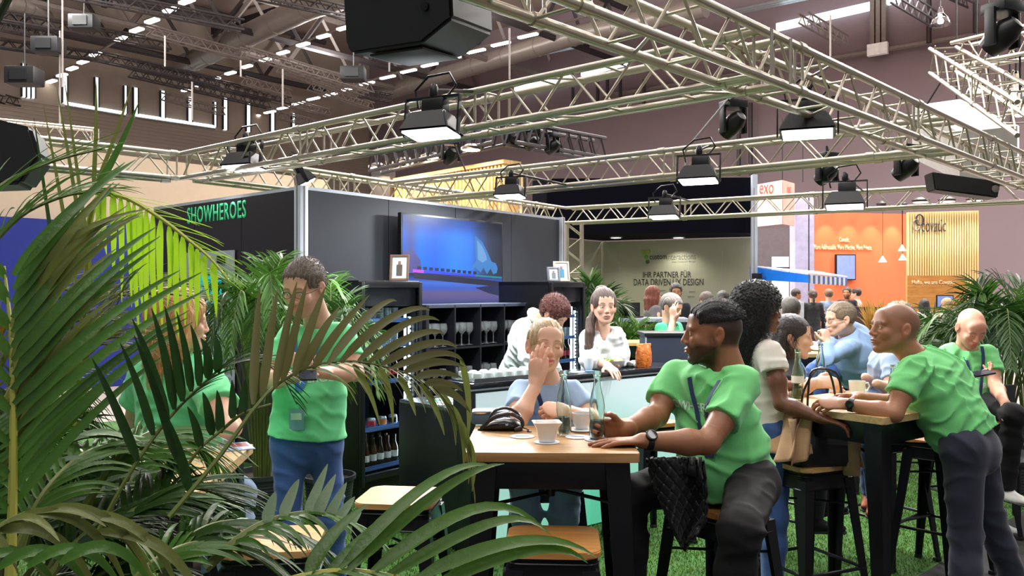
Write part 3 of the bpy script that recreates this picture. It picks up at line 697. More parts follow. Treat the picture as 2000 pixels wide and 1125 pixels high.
def fridge(a, wdt, dep, hgt, label, shelves, content, px_dots=True):
    """a = front-left floor corner; runs along wu, depth along wn_"""
    ang = math.atan2(wu.y, wu.x)
    e = empty('drinks_fridge', a, label, 'fridge', ang)
    def bx(n, c, d, m, bev=.004, par=e): return MB().box(c, d, bev=bev).build(n, m, par)
    t = .035
    bx('side_panel', (t / 2, dep / 2, hgt / 2), (t, dep, hgt), M_frame); bx('side_panel', (wdt - t / 2, dep / 2, hgt / 2), (t, dep, hgt), M_frame)
    bx('back_panel', (wdt / 2, dep - .02, hgt / 2), (wdt - 2 * t, .03, hgt - .02), M_inside); bx('top_panel', (wdt / 2, dep / 2, hgt - .02), (wdt, dep + .002, .04), M_frame)
    bx('base', (wdt / 2, dep / 2, .08), (wdt - 2 * t, dep, .16), M_frame)
    bx('header', (wdt / 2, .03, hgt - .12), (wdt - 2 * t, .05, .16), mat('fridge_header', S(40, 38, 44), .25))
    d = bx('door_frame', (t / 2, -.02, hgt / 2 + .05), (t, .035, hgt - .12), M_frame)
    bx('door_stile', (wdt - t / 2, -.02, hgt / 2 + .05), (t, .035, hgt - .12), M_frame, par=d); bx('door_rail', (wdt / 2, -.02, hgt - .03), (wdt - t * 2.1, .035, .05), M_frame, par=d)
    bx('door_rail', (wdt / 2, -.02, .17), (wdt - t * 2.1, .035, .05), M_frame, par=d)
    bx('door_glass', (wdt / 2, -.02, hgt / 2 + .05), (wdt - 2 * t, .006, hgt - .2), M_door_glass, 0)
    bx('door_handle', (wdt - .02, -.05, hgt * .52), (.014, .02, .35), M_steel_mid)
    dm = MB().box((0, 0, 0), (.014, .012, .018), bev=.002).mesh('led_dot')
    n = 34
    for side in ((wdt - .06),):
        for i in range(n):
            o = link('led_dot', dm, M_dot, e); o.location = (side, .05, .22 + (hgt - .52) * i / (n - 1))
    bx('led_strip', (wdt - .06, .06, hgt / 2 - .04), (.02, .006, hgt - .5), mat('led_strip', (.8, .9, 1), emit=(.7, .85, 1), estr=.8))
    l = bpy.data.lights.new('fridge_light', 'AREA'); l.shape = 'RECTANGLE'; l.size = .02; l.size_y = hgt - .5; l.energy = 14; l.color = (.75, .9, 1)
    lo = bpy.data.objects.new('fridge_light', l); COL.objects.link(lo); lo.parent = e; lo.location = (wdt - .08, .08, hgt / 2); lo.rotation_euler = (math.pi / 2, 0, math.radians(115))
    R = Matrix.Rotation(ang, 4, 'Z')
    for k, z in enumerate(shelves):
        bx('shelf', (wdt / 2, dep / 2 - .01, z - .012), (wdt - 2 * t, dep - .1, .014), M_shelf)
        bx('shelf_rail', (wdt / 2, .05, z), (wdt - 2 * t, .008, .03), mat('blue_shelf_rail', S(90, 130, 190), .3, .4), 0)
        kind = content[k]
        if kind:
            nx = 6; ny = 3
            for j in range(ny):
                for i in range(nx):
                    if kind == 'tumbler' and j > 1: continue
                    p = V(a) + R @ V((.075 + i * .078 + (.0 if j % 2 else .012), .1 + j * .085, z - .0045))
                    nm = {'tumbler': 'clear tumbler', 'cola': 'dark bottle with red label', 'beer': 'brown bottle with white label'}[kind]
                    item(kind, p, {'tumbler': 'tumbler', 'cola': 'red-labelled bottle', 'beer': 'brown bottle'}[kind] + ' ' + ORD[i] + ' from left, ' + ['front', 'middle', 'rear'][j] + ' row, ' + ORD[k] + ' shelf, ' + label.split(' ')[0] + ' fridge', 'glass' if kind == 'tumbler' else 'bottle', nm + 's in ' + label.split(' with')[0] + ', shelf ' + ORD[k])
    return e
F1 = PX(700, 6.35, 0.01); F2 = PX(1071, 8.05, 0.01)
fridge(F1, .66, .58, 1.67, 'left glass-door fridge with glasses, cola and beer', [.22, .52, .88, 1.16, 1.36], ['beer', None, 'cola', 'tumbler', 'tumbler'])
fridge(F2, .6, .6, 1.68, 'right glass-door fridge with tumblers and red bottles', [.3, .62, .9, 1.13, 1.34], [None, None, 'cola', 'tumbler', 'tumbler'])
# loaf-shaped things on the free shelf of the left fridge
for k in range(4):
    p = F1 + wu * (.12 + k * .12) + wn_ * .12; p.z = .52
    e = MB().lathe([(0, 0), (.03, 0), (.036, .02), (.036, .07), (.03, .08), (0, .08)], n=14).build('can', mat('steel_can', S(190, 200, 205), .25, .8)); e.location = p + V((0, 0, .006))
    MB().lathe([(.0365, .02), (.037, .02), (.037, .06), (.0365, .06)], n=14).build('label', [M_label_white, M_label_red, mat('amber_label', S(190, 110, 40), .5), M_black][k], e)
    tag(e, ['can with a white label', 'can with a red label', 'can with an amber label', 'can with a black label'][k] + ' on the second shelf of the left fridge', 'can', 'cans in the left fridge')
# picture frames on the fridges
M_fr_brown = mat('brown_frame', S(120, 92, 74), .5); M_paper = mat('photo_paper', S(205, 215, 225), .6)
def pframe(p, wdt, h, rz, tilt, label, mfr, pic):
    e = empty('picture_frame', p, label, 'picture', rz); R = Euler((-tilt, 0, 0)).to_matrix().to_4x4()
    def b(n, c, d, m):
        me = MB().box(c, d, bev=.003).mesh(n); me.transform(R); return link(n, me, m, e)
    t = .018
    b('frame_side', (-wdt / 2, 0, h / 2), (t, .018, h), mfr); b('frame_side', (wdt / 2, 0, h / 2), (t, .018, h), mfr)
    b('frame_top', (0, 0, h), (wdt + t, .018, t), mfr); b('frame_bottom', (0, 0, t / 2), (wdt + t, .018, t), mfr)
    b('photograph', (0, .003, h / 2), (wdt - t, .006, h - t), M_paper)
    b('picture_figure', (0, -.001, h * .42), (wdt * .35, .004, h * .45), mat(pic[0], pic[1], .6)); b('picture_figure', (0, -.001, h * .72), (wdt * .16, .004, h * .13), mat('picture_face', S(150, 110, 90), .6))
    b('easel', (0, .05, h * .35), (.02, .06, .012), mfr)
    return e
ang = math.atan2(wu.y, wu.x)
pframe(F1 + wu * .48 + wn_ * .05 + V((0, 0, 1.672)), .14, .2, ang - 1.1, .12, 'brown picture frame on the left fridge standing edge-on', M_fr_brown, ('dark_picture', S(90, 80, 76)))
pframe(F2 + wu * .1 + wn_ * -.0 + V((0, 0, 1.682)), .12, .13, ang - .4, .15, 'small grey picture frame left of the larger one on the right fridge', mat('grey_frame', S(120, 120, 126), .4, .3), ('grey_picture', S(110, 120, 126)))
pframe(F2 + wu * .27 + wn_ * .02 + V((0, 0, 1.682)), .15, .19, ang - .5, .15, 'larger picture frame with a blue figure on the right fridge', mat('beige_frame', S(190, 176, 160), .4), ('blue_picture', S(70, 130, 160)))
# ------------------------------------------------------------------ shelving between the fridges
M_kal = mat('black_brown_shelf', S(26, 27, 33), .32, var=.08); M_kale = mat('shelf_front_edge', S(70, 76, 92), .35)
K0 = PX(834, 7.05, 0.01); kd = .39; c = .352; t = .016
e = empty('shelving_unit', K0, 'black cube shelving unit full of wine glasses under the television', 'shelf', ang)
for i in range(5): MB().box((t / 2 + i * c, kd / 2, .735), (t + .022 * (i in (0, 4)), kd, 1.47), bev=.002).build('divider', M_kal, e)
for i in range(5):
    MB().box((2 * c + t / 2, kd / 2, t / 2 + i * (1.47 - .03) / 4 + (.01 if i == 4 else 0)), (4 * c + t, kd - .004, .03 if i == 4 else t), bev=.002).build('shelf_board', M_kal if i < 4 else M_kale, e)
MB().box((2 * c, kd - .004, .73), (4 * c, .006, 1.45)).build('back_panel', M_kal, e)
WG = MB().lathe([(0, 0), (.034, 0), (.034, .003), (.006, .008), (.004, .02), (.004, .09), (.012, .1), (.034, .125), (.04, .155), (.034, .2), (.0325, .2), (.038, .155), (.032, .128), (.01, .104), (0, .102)], n=16).mesh('wine_glass', True)
M_wine = mat('wine_glass_glass', (.95, .98, 1), .02, trans=.92, var=0, ior=1.5); WG.materials.append(M_wine)
TG = PROTO['tumbler'][0]
zr = lambda r: r * (1.47 - .03) / 4 + t + .011
rot = Matrix.Rotation(ang, 4, 'Z')
for r in (3, 2):
    for cc_ in range(4):
        k = 0
        for j in range(2):
            for i in range(3 if r == 3 else 3):
                if r == 2 and cc_ == 0 and j: continue
                p = K0 + rot @ V((t + .06 + cc_ * c + i * .1 + (j * .03), .07 + j * .12, zr(r) - .0102 + .01))
                o = bpy.data.objects.new('wine_glass', WG); COL.objects.link(o); o.location = p; s_ = 1.0 if r == 3 else .85; o.scale = (s_, s_, s_)
                tag(o, 'stemmed wine glass, ' + ORD[i] + (' at the front' if j == 0 else ' at the back') + ' of the %s compartment, %s glass row' % (['left', 'second', 'third', 'right'][cc_], 'upper' if r == 3 else 'lower'), 'glass', 'wine glasses, %s row compartment %s' % ('upper' if r == 3 else 'lower', ORD[cc_])); k += 1
# ------------------------------------------------------------------ the bar
B0 = PX(922, 5.05, 0); B1 = PX(1335, 6.34, 0); bu = (B1 - B0).normalized(); bn = V((-bu.y, bu.x, 0)); bang = math.atan2(bu.y, bu.x); bL = (B1 - B0).length
def bar_light():
    m = bpy.data.materials.new('glowing_bar_panel'); nt, N, Lk, B = nodes_of(m)
    tc = N.new('ShaderNodeTexCoord'); sx = N.new('ShaderNodeSeparateXYZ'); Lk.new(tc.outputs['Object'], sx.inputs[0])
    r = N.new('ShaderNodeValToRGB'); el = r.color_ramp.elements; el[0].position = 0; el[0].color = (*S(150, 225, 200), 1); el[1].position = 1; el[1].color = (*S(196, 214, 222), 1)
    q = el.new(.45); q.color = (*S(150, 214, 200), 1); q = el.new(.8); q.color = (*S(184, 222, 224), 1)
    Lk.new(sx.outputs[2], r.inputs[0])
    # lit green tube showing through at the middle
    nz = N.new('ShaderNodeTexNoise'); nz.inputs['Scale'].default_value = 1.2; Lk.new(tc.outputs['Object'], nz.inputs[0])
    vx = N.new('ShaderNodeVectorMath'); vx.operation = 'DISTANCE'; cmb = N.new('ShaderNodeCombineXYZ'); Lk.new(sx.outputs[0], cmb.inputs[0]); Lk.new(sx.outputs[2], cmb.inputs[2]); vx.inputs[1].default_value = (1.05, 0, .18)
    Lk.new(cmb.outputs[0], vx.inputs[0]); mr = N.new('ShaderNodeMapRange'); mr.inputs[1].default_value = .12; mr.inputs[2].default_value = .75; mr.inputs[3].default_value = 1; mr.inputs[4].default_value = 0
    Lk.new(vx.outputs['Value'], mr.inputs[0])
    mx = N.new('ShaderNodeMix'); mx.data_type = 'RGBA'; Lk.new(mr.outputs[0], mx.inputs[0]); Lk.new(r.outputs[0], mx.inputs[6]); mx.inputs[7].default_value = (*S(20, 200, 150), 1)
    Lk.new(mx.outputs[2], B.inputs['Emission Color']); B.inputs['Emission Strength'].default_value = .62; B.inputs['Base Color'].default_value = (.32, .36, .36, 1); B.inputs['Roughness'].default_value = .25
    return m
M_bar = bar_light(); M_ctop = mat('black_gloss_counter', S(34, 36, 42), .16, var=.1, coat=.4)
e = empty('bar_counter', B0, 'long bar with glowing mint-white front and black gloss top', 'counter', bang)
BD = .62
npn = 2
for i in range(npn):
    MB().box((.03 + (i + .5) * (bL - .03) / npn, .012, .5), ((bL - .03) / npn - .006, .02, .96), bev=.002).build('front_panel', M_bar, e).location = (0, 0, 0)
MB().box((.012, .07, .5), (.03, .14, 1.0), bev=.002).build('end_panel', mat('black_end_panel', S(22, 27, 30), .35), e)
MB().box((.012, .47, .425), (.03, .66, .85), bev=.002).build('end_panel', MATS['black_end_panel'], e)
MB().box((bL / 2, .02, 1.005), (bL + .02, .06, .012), bev=.002).build('front_ledge', M_profile, e)
MB().box((bL / 2, .13, 1.03), (bL + .03, .3, .03), bev=.004).build('counter_top', M_ctop, e)
MB().box((bL / 2, .25, .5), (bL - .1, .02, .96)).build('inner_panel', M_black, e)
MB().box((.42, .53, .862), (.84, .54, .024), bev=.003).build('work_top', mat('steel_worktop', S(120, 126, 130), .25, .9), e)
for x in (.4, .82): MB().box((x, .52, .425), (.02, .5, .85)).build('inner_support', M_black, e)
MB().box((bL - .012, .17, .5), (.024, .2, 1.0)).build('end_panel', MATS['black_end_panel'], e)
bR = Matrix.Rotation(bang, 4, 'Z')
def onbar(x, y, z=1.0455): return B0 + bR @ V((x, y, z))
# upside-down glasses drying in rows on the counter's left part and steel drip tray
tr = empty('drip_tray', onbar(.42, .13), 'steel drip tray along the counter edge at the left end of the bar', 'tray', bang)
MB().box((0, 0, .004), (.78, .24, .008), bev=.002).build('tray_base', mat('brushed_steel', S(150, 156, 160), .28, .95), tr)
for s_ in (-1, 1): MB().box((0, s_ * .118, .014), (.78, .006, .02)).build('tray_rim', MATS['brushed_steel'], tr)
k = 0
UGS = .85
UG = MB().lathe([(.034, 0), (.036, .003), (.03, .06), (.018, .066), (0, .066), ], n=14).mesh('upturned_cup', True); UG.materials.append(mat('white_glass_cup', S(214, 222, 220), .12, var=.05))
for j in range(3):
    for i in range(9):
        o = bpy.data.objects.new('upturned_glass', UG); COL.objects.link(o); o.scale = (.86, .86, .7); o.location = onbar(.085 + i * .083, .055 + j * .076, 1.0545)
        tag(o, ORD[i] + ' upturned white glass from the left in the %s row on the drip tray' % ['front', 'middle', 'rear'][j], 'glass', 'upturned glasses on the drip tray')
# mint sheets and things on the lower work top
for k, (x, y, rz, m_, lb) in enumerate([(.17, .5, .2, mat('mint_paper', S(150, 220, 190), .5), 'mint green folded cloth on the low work top at the left end of the bar'), (.1, .36, -.3, M_paper, 'white paper sheet on the low work top at the left end of the bar')]):
    o = MB().box((0, 0, .006), (.22, .15, .012), bev=.003).build('cloth' if k == 0 else 'paper', m_); o.location = onbar(x, y, .8745); o.rotation_euler = (0, 0, bang + rz); tag(o, lb, 'cloth' if k == 0 else 'paper')
    MB().box((.01, .01, .016), (.16, .1, .006), bev=.002, rot=Euler((0, 0, .1)).to_matrix()).build('upper_fold', m_, o)
M_white = mat('white_ceramic', S(232, 232, 230), .2, var=.02); M_plate = mat('white_plate', S(214, 224, 232), .3)
def cup(p, label, s=1.0, m=None, handle=True, rz=0, h=.075, r=.042):
    m = m or M_white; e = empty('coffee_cup', p, label, 'cup', rz); e.scale = (s, s, s)
    MB().lathe([(0, .006), (r * .55, .004), (r * .6, 0), (r * .66, .004), (r * .9, h * .35), (r, h), (r - .003, h), (r * .85, h * .38), (r * .5, .01), (0, .01)], n=24).build('bowl', m, e)
    if handle: MB().path([(r * .93, 0, h * .82), (r + .018, 0, h * .85), (r + .026, 0, h * .6), (r + .014, 0, h * .32), (r * .85, 0, h * .3)], .0042, 8).build('handle', m, e)
    MB().lathe([(0, h * .8), (r * .93, h * .8)], n=20).build('coffee', mat('coffee', S(60, 36, 20), .15), e)
    return e
def saucer(p, label, r=.07, m=None):
    o = MB().lathe([(0, .002), (r * .5, 0), (r * .6, .003), (r, .012), (r, .014), (r * .55, .007), (0, .006)], n=28).build('saucer', m or M_white); o.location = p; tag(o, label, 'saucer'); return o
# bits on the right part of the counter
wc = cup(onbar(1.13, .14), 'white paper cup on the bar in front of the barista with loose hair', 1.0, None, False, h=.085, r=.036)
for x, y, m_, lb in [(.98, .1, M_plate, 'pale coaster at the bar edge beside the barista'), (1.09, .09, mat('blue_coaster', S(40, 90, 130), .5), 'blue coaster on the bar beside the pale one')]:
    o = MB().lathe([(0, 0), (.05, 0), (.052, .002), (.05, .004), (0, .004)], n=24).build('coaster', m_); o.location = onbar(x, y); tag(o, lb, 'coaster')
    MB().lathe([(0, .0042), (.03, .0042), (.03, .0052), (0, .0052)], n=20).build('print', mat('coaster_print', S(110, 150, 180), .5), o)
o = empty('salad_bowl', onbar(1.36, .13), 'white bowl of pale green salad on the bar', 'bowl')
MB().lathe([(0, .004), (.05, 0), (.055, .004), (.09, .055), (.093, .06), (.089, .06), (.055, .01), (0, .01)], n=28).build('bowl_body', M_white, o)
mb = MB()
for i in range(26):
    a = random.random() * 6.28; r = .07 * math.sqrt(random.random()); mb.sphere((r * math.cos(a), r * math.sin(a), .05 + random.random() * .015), .016, (1, .6, .35), 6, Euler((random.random(), random.random(), a)).to_matrix())
x = mb.build('salad', mat('salad_leaf', S(170, 186, 96), .6, var=.4, scale=40), o); x['kind'] = 'stuff'
o = empty('foil_parcel', onbar(1.56, .15), 'white crumpled paper napkins beside the salad bowl on the bar', 'napkin')
mb = MB()
for i in range(5): mb.sphere((-.06 + i * .03, (i % 2) * .02, .02), .035, (1.4, .9, .55), 8, Euler((i * .3, .2, i)).to_matrix())
mb.build('napkin_pile', M_white, o)
o = empty('snack_bag', onbar(1.64, .08), 'orange see-through bag of snacks leaning on the bar beside the seated man', 'bag', bang)
mb = MB()
vs = []
for k, (z, w_, d_) in enumerate([(0, .07, .035), (.04, .078, .045), (.1, .078, .04), (.145, .075, .015), (.165, .078, .003)]):
    ring = [mb.bm.verts.new((w_ * math.cos(a) * (1 if abs(math.cos(a)) > .3 else 1), d_ * math.sin(a), z + .003 * math.sin(5 * a + k))) for a in [i * math.pi / 8 for i in range(16)]]; vs.append(ring)
for A, Bq in zip(vs, vs[1:]):
    for i in range(16): mb.bm.faces.new((A[i], A[(i + 1) % 16], Bq[(i + 1) % 16], Bq[i]))
mb.bm.faces.new(vs[0][::-1]); mb.bm.faces.new(vs[-1])
mb.build('bag_film', mat('orange_snacks', S(196, 104, 30), .25, var=.5, scale=45, bump=.8, bscale=60, coat=.5), o)
MB().box((0, 0, .16), (.156, .006, .02), bev=.002).build('bag_seal', mat('bag_seal', S(230, 170, 90), .3), o)
# water tap / milk frother shape: bent chrome tap
o = empty('bar_tap', onbar(1.50, .24, 1.0455), 'bent chrome tap standing behind the bar top', 'tap', bang)
MB().path([(0, 0, 0), (0, 0, .16), (.01, -.01, .21), (.03, -.03, .22), (.05, -.05, .19), (.055, -.055, .15)], .008, 8).build('spout', mat('chrome', S(220, 224, 228), .12, 1), o); MB().lathe([(0, 0), (.022, 0), (.02, .03), (.012, .04), (0, .04)], n=14).build('tap_base', MATS['chrome'], o)
# dark counter block with pale edge behind, light table
p0 = PX(1268, 7.2, 0); 
o = empty('black_lectern_block', p0, 'black counter block with a pale edge behind the bar, laptop man at it', 'counter')
MB().box((.26, .22, .605), (.56, .4, 1.21), bev=.006).build('body', mat('blue_black_panel', S(44, 50, 66), .4), o); MB().box((.26, .22, 1.225), (.6, .44, .03), bev=.004).build('top', M_black, o)
MB().box((-.025, .02, .6), (.012, .012, 1.2)).build('edge_profile', M_profile, o)
# ------------------------------------------------------------------ stools and bar tables
M_seat = wood('stool_seat_wood', S(176, 128, 76), S(214, 168, 110), 1.0, .42, 'X')
M_seat2 = wood('stool_seat_wood_orange', S(176, 116, 56), S(206, 148, 84), 1.0, .42, 'X')
M_top = wood('table_top_wood', S(138, 98, 54), S(184, 142, 90), .9, .4, 'X')
M_topl = wood('table_top_wood_light', S(176, 142, 94), S(206, 174, 124), .9, .4, 'X')
M_sm = mat('black_sheet_steel', S(24, 24, 27), .32, .35, var=.12, bump=.04, bscale=30)
M_foot = mat('rubber_foot', S(14, 14, 14), .8)
def rr(w_, d_, r, n=5):
    pts = []
    for cx, cy, a0 in ((w_ / 2 - r, d_ / 2 - r, 0), (-w_ / 2 + r, d_ / 2 - r, 90), (-w_ / 2 + r, -d_ / 2 + r, 180), (w_ / 2 - r, -d_ / 2 + r, 270)):
        for k in range(n + 1):
            a = math.radians(a0 + 90 * k / n); pts.append((cx + r * math.cos(a), cy + r * math.sin(a)))
    return pts
def slab(w_, d_, r, z0, z1, bev):
    mb = MB(); a = [mb.bm.verts.new((x, y, z0)) for x, y in rr(w_, d_, r)]; b = [mb.bm.verts.new((x, y, z1)) for x, y in rr(w_, d_, r)]
    mb.bm.faces.new(a[::-1]); mb.bm.faces.new(b); n = len(a)
    for i in range(n): mb.bm.faces.new((a[i], a[(i + 1) % n], b[(i + 1) % n], b[i]))
    if bev:
        es = [e_ for e_ in mb.bm.edges if abs(e_.verts[0].co.z - e_.verts[1].co.z) < 1e-6]
        bmesh.ops.bevel(mb.bm, geom=es, offset=bev, segments=2, affect='EDGES')
    return mb
def taper_leg(mb, top, bot, w0, w1, cx):
    """folded sheet leg: L-profile, tapering; cx = (sx, sy) outward signs"""
    sx, sy = cx; top = V(top); bot = V(bot); t = .003
    def prof(c, w_): # outer corner at c
        return [c, c + V((-sx * w_, 0, 0)), c + V((-sx * w_, -sy * t * 3, 0)), c + V((-sx * t * 4, -sy * t * 4, 0)), c + V((-sx * t * 3, -sy * w_, 0)), c + V((0, -sy * w_, 0))]
    A = [mb.bm.verts.new(p) for p in prof(top, w0)]; B = [mb.bm.verts.new(p) for p in prof(bot, w1)]
    for i in range(6): mb.bm.faces.new((A[i], A[(i + 1) % 6], B[(i + 1) % 6], B[i]))
    mb.bm.faces.new(A); mb.bm.faces.new(B[::-1])
def make_stool(seat_m):
    e = empty('bar_stool', (0, 0, 0), 'bar stool', 'stool')
    slab(.31, .31, .045, .738, .76, .004).build('seat', seat_m, e)
    # flared skirt
    mb = MB(); r0 = rr(.30, .30, .045); r1 = rr(.285, .285, .04); r2 = rr(.305, .305, .03)
    ra = [mb.bm.verts.new((x, y, .738)) for x, y in r0]; rb_ = [mb.bm.verts.new((x, y, .72)) for x, y in r1]; rc = [mb.bm.verts.new((x, y, .655)) for x, y in r2]
    for A, Bq in ((ra, rb_), (rb_, rc)):
        for i in range(len(A)): mb.bm.faces.new((A[i], A[(i + 1) % len(A)], Bq[(i + 1) % len(A)], Bq[i]))
    mb.bm.faces.new(ra); mb.build('skirt', M_sm, e)
    MB().path([(x, y, .718) for x, y in rr(.292, .292, .04)], .004, 6, True).build('skirt_bead', M_sm, e)
    MB().path([(x, y, .656) for x, y in rr(.305, .305, .03)], .004, 6, True).build('skirt_hem', M_sm, e)
    tp, bt = .150, .215
    for sx in (-1, 1):
        for sy in (-1, 1):
            mb = MB(); taper_leg(mb, (sx * tp, sy * tp, .70), (sx * bt, sy * bt, .02), .058, .03, (sx, sy)); l = mb.build('leg', M_sm, e, smooth=False)
            MB().box((sx * (bt - .014), sy * (bt - .014), .01), (.036, .036, .02), bev=.004).build('rubber_foot', M_foot, l)
    q = tp + (bt - tp) * (.70 - .27) / .68 - .008
    for a, b in (((-q, -q), (q, -q)), ((q, -q), (q, q)), ((q, q), (-q, q)), ((-q, q), (-q, -q))):
        MB().tube((*a, .27), (*b, .27), .009, n=8).build('footrest', M_sm, e)
    q = tp + (bt - tp) * (.70 - .6) / .68 - .02
    MB().tube((-q, -q, .56), (q, q, .56), .006, n=6).build('cross_rod', M_sm, e); MB().tube((-q, q, .572), (q, -q, .572), .006, n=6).build('cross_rod', M_sm, e)
    return e
stool0 = make_stool(M_seat2)
def put_stool(p, rz, label, first=[True]):
    if first[0]: o = stool0; first[0] = False
    else: o = copy_tree(stool0)
    o.location = (p.x, p.y, .011); o.rotation_euler = (0, 0, rz); tag(o, label, 'stool', 'wood-topped black bar stools'); PARENT_M.clear()
    return o
def seat_mat(o, m):
    for ch in o.children:
        if ch.name.startswith('seat'):
            ch.data = ch.data.copy(); ch.data.materials.clear(); ch.data.materials.append(m)
put_stool(PX(1080, 2.83, 0), -.06, 'empty bar stool with orange wood seat in front of the centre table')
s2 = put_stool(PX(782, 3.43, 0), -.12, 'empty bar stool with pale wood seat before the black end of the bar'); seat_mat(s2, M_seat)
s3 = put_stool(PX(536, 2.83, 0), .1, 'bar stool with pale wood seat seen through the fronds at the lower left'); seat_mat(s3, M_seat)
put_stool(PX(1266, 5.4, 0), .5, 'far bar stool standing against the glowing bar front behind the seated man')
st6 = put_stool(PX(1405, 3.32, 0), .65, 'bar stool under the seated man in green with the black jacket')
st3 = put_stool(PX(1068, 3.88, 0), .05, 'bar stool under the blond woman at the centre table')
stb = put_stool(PX(1576, 4.12, 0), .42, 'bar stool carrying the black handbag and the beige coat'); seat_mat(stb, M_seat)
st8 = put_stool(PX(1543, 5.05, 0), .7, 'bar stool under the dark-haired woman behind the right table')
st10 = put_stool(PX(1728, 5.05, 0), .5, 'bar stool under the man in the grey-blue shirt behind the leaning man')
put_stool(PX(1838, 4.75, 0), .75, 'empty bar stool between the leaning man and the right table')
st9 = put_stool(PX(1672, 6.85, 0), .4, 'bar stool under the man in the light blue shirt and jeans')
st12 = put_stool(PX(1893, 5.55, 0), .2, 'bar stool under the bald man looking at his phone')
st1 = put_stool(PX(352, 3.42, 0), .3, 'bar stool under the blond woman seated among the palms')
def bar_table(c, rz, label, w_=.6, d_=.58, m=None, th=.032, z=1.05, ins=.03, wt=.085):
    e = empty('bar_table', (c.x, c.y, .011), label, 'table', rz); z -= .011
    slab(w_, d_, .008, z - th, z, .003).build('table_top', m or M_top, e)
    iw, id_ = w_ / 2 - ins, d_ / 2 - ins
    for sx in (-1, 1):
        MB().box((0, sx * (id_ - .01), z - th - .05), (2 * iw - .1, .01, .1), bev=.002).build('apron', M_sm, e)
        MB().box((sx * (iw - .01), 0, z - th - .05), (.01, 2 * id_ - .1, .1), bev=.002).build('apron', M_sm, e)
        for sy in (-1, 1):
            mb = MB(); taper_leg(mb, (sx * iw, sy * id_, z - th), (sx * (iw + .035), sy * (id_ + .035), .02), wt, .045, (sx, sy)); l = mb.build('leg', M_sm, e, smooth=False)
            MB().box((sx * (iw + .012), sy * (id_ + .012), .01), (.05, .05, .02), bev=.004).build('rubber_foot', M_foot, l)
    q, r_ = iw - .02, id_ - .02
    MB().tube((-q, -r_, z - .2), (q, r_, z - .2), .007, n=6).build('cross_rod', M_sm, e); MB().tube((-q, r_, z - .186), (q, -r_, z - .186), .007, n=6).build('cross_rod', M_sm, e)
    MB().lathe([(0, -.02), (.02, -.02), (.02, .02), (0, .02)], n=12, M=Matrix.Translation((0, 0, z - .193))).build('rod_hub', M_sm, e)
    return e
TC = V((.142, 3.155, 0))
bar_table(TC, -.035, 'centre bar table with wood top, bowl, bottles and handbag on it')
bar_table(V((-1.22, 2.64, 0)), .10, 'left bar table with pale wood top among the palm fronds', .66, .72, M_topl, .03)
nc = PZ(1727, 817, 1.05); ddr = V((.8, .6, 0)); ddl = V((-.6, .8, 0))
RT = nc + ddr * .33 + ddl * .33
bar_table(V((RT.x, RT.y, 0)), math.atan2(.6, .8), 'right bar table with pale wood top that the man in green leans on', .66, .66, M_topl, .03)
R2T = PZ(1590, 690, 1.05)
bar_table(V((R2T.x + .15, R2T.y + .25, 0)), .15, 'rear bar table with white cups before the man in the light blue shirt', .9, .6, wood('table_top_olive', S(140, 118, 70), S(176, 150, 96)), .03)
RBT = PX(1232, 9.2, 0)
bar_table(RBT, .1, 'far bar table with a plain wood top behind the barista with loose hair', .8, .6, wood('table_top_far', S(150, 116, 66), S(190, 150, 92)), .03)
# ------------------------------------------------------------------ implicit-surface modelling for people
def surface_nets(f, lo, res):
    s = f < 0
    c = [s[i:s.shape[0] - 1 + i, j:s.shape[1] - 1 + j, k:s.shape[2] - 1 + k] for i in (0, 1) for j in (0, 1) for k in (0, 1)]
    al = c[0].copy(); an = c[0].copy()
    for q in c[1:]: al &= q; an |= q
    act = np.argwhere(an & ~al)
    if not len(act): return np.zeros((0, 3)), np.zeros((0, 4), int)
    offs = np.array([(i, j, k) for i in (0, 1) for j in (0, 1) for k in (0, 1)])
    vals = np.stack([f[act[:, 0] + o[0], act[:, 1] + o[1], act[:, 2] + o[2]] for o in offs], 1)
    acc = np.zeros((len(act), 3)); cnt = np.zeros(len(act))
    for a in range(8):
        for b in range(a + 1, 8):
            if np.abs(offs[a] - offs[b]).sum() != 1: continue
            va, vb = vals[:, a], vals[:, b]; m = (va < 0) != (vb < 0)
            t = va[m] / (va[m] - vb[m]); acc[m] += offs[a] + (offs[b] - offs[a]) * t[:, None]; cnt[m] += 1
    pos = (act + acc / cnt[:, None]) * res + lo
    vid = np.full(c[0].shape, -1, np.int64); vid[act[:, 0], act[:, 1], act[:, 2]] = np.arange(len(act))
    faces = []
    for ax in range(3):
        o1, o2 = [(1, 2), (2, 0), (0, 1)][ax]
        sl0 = [slice(None)] * 3; sl1 = [slice(None)] * 3; sl0[ax] = slice(0, -1); sl1[ax] = slice(1, None)
        a, b = s[tuple(sl0)], s[tuple(sl1)]; e = np.argwhere(a != b)
        e = e[(e[:, o1] > 0) & (e[:, o2] > 0) & (e[:, o1] < vid.shape[o1]) & (e[:, o2] < vid.shape[o2]) & (e[:, ax] < vid.shape[ax])]
        if not len(e): continue
        d1 = np.zeros(3, int); d1[o1] = 1; d2 = np.zeros(3, int); d2[o2] = 1
        q = np.stack([vid[tuple((e - d1 - d2).T)], vid[tuple((e - d2).T)], vid[tuple(e.T)], vid[tuple((e - d1).T)]], 1)
        ok = (q >= 0).all(1); q = q[ok]; ins = a[tuple(e[ok].T)]
        q[~ins] = q[~ins][:, ::-1]; faces.append(q)
    return pos, (np.concatenate(faces) if faces else np.zeros((0, 4), int))
def A_(v): return np.array([v[0], v[1], v[2]], float)
def nrm(v): v = np.asarray(v, float); return v / (np.linalg.norm(v) + 1e-9)
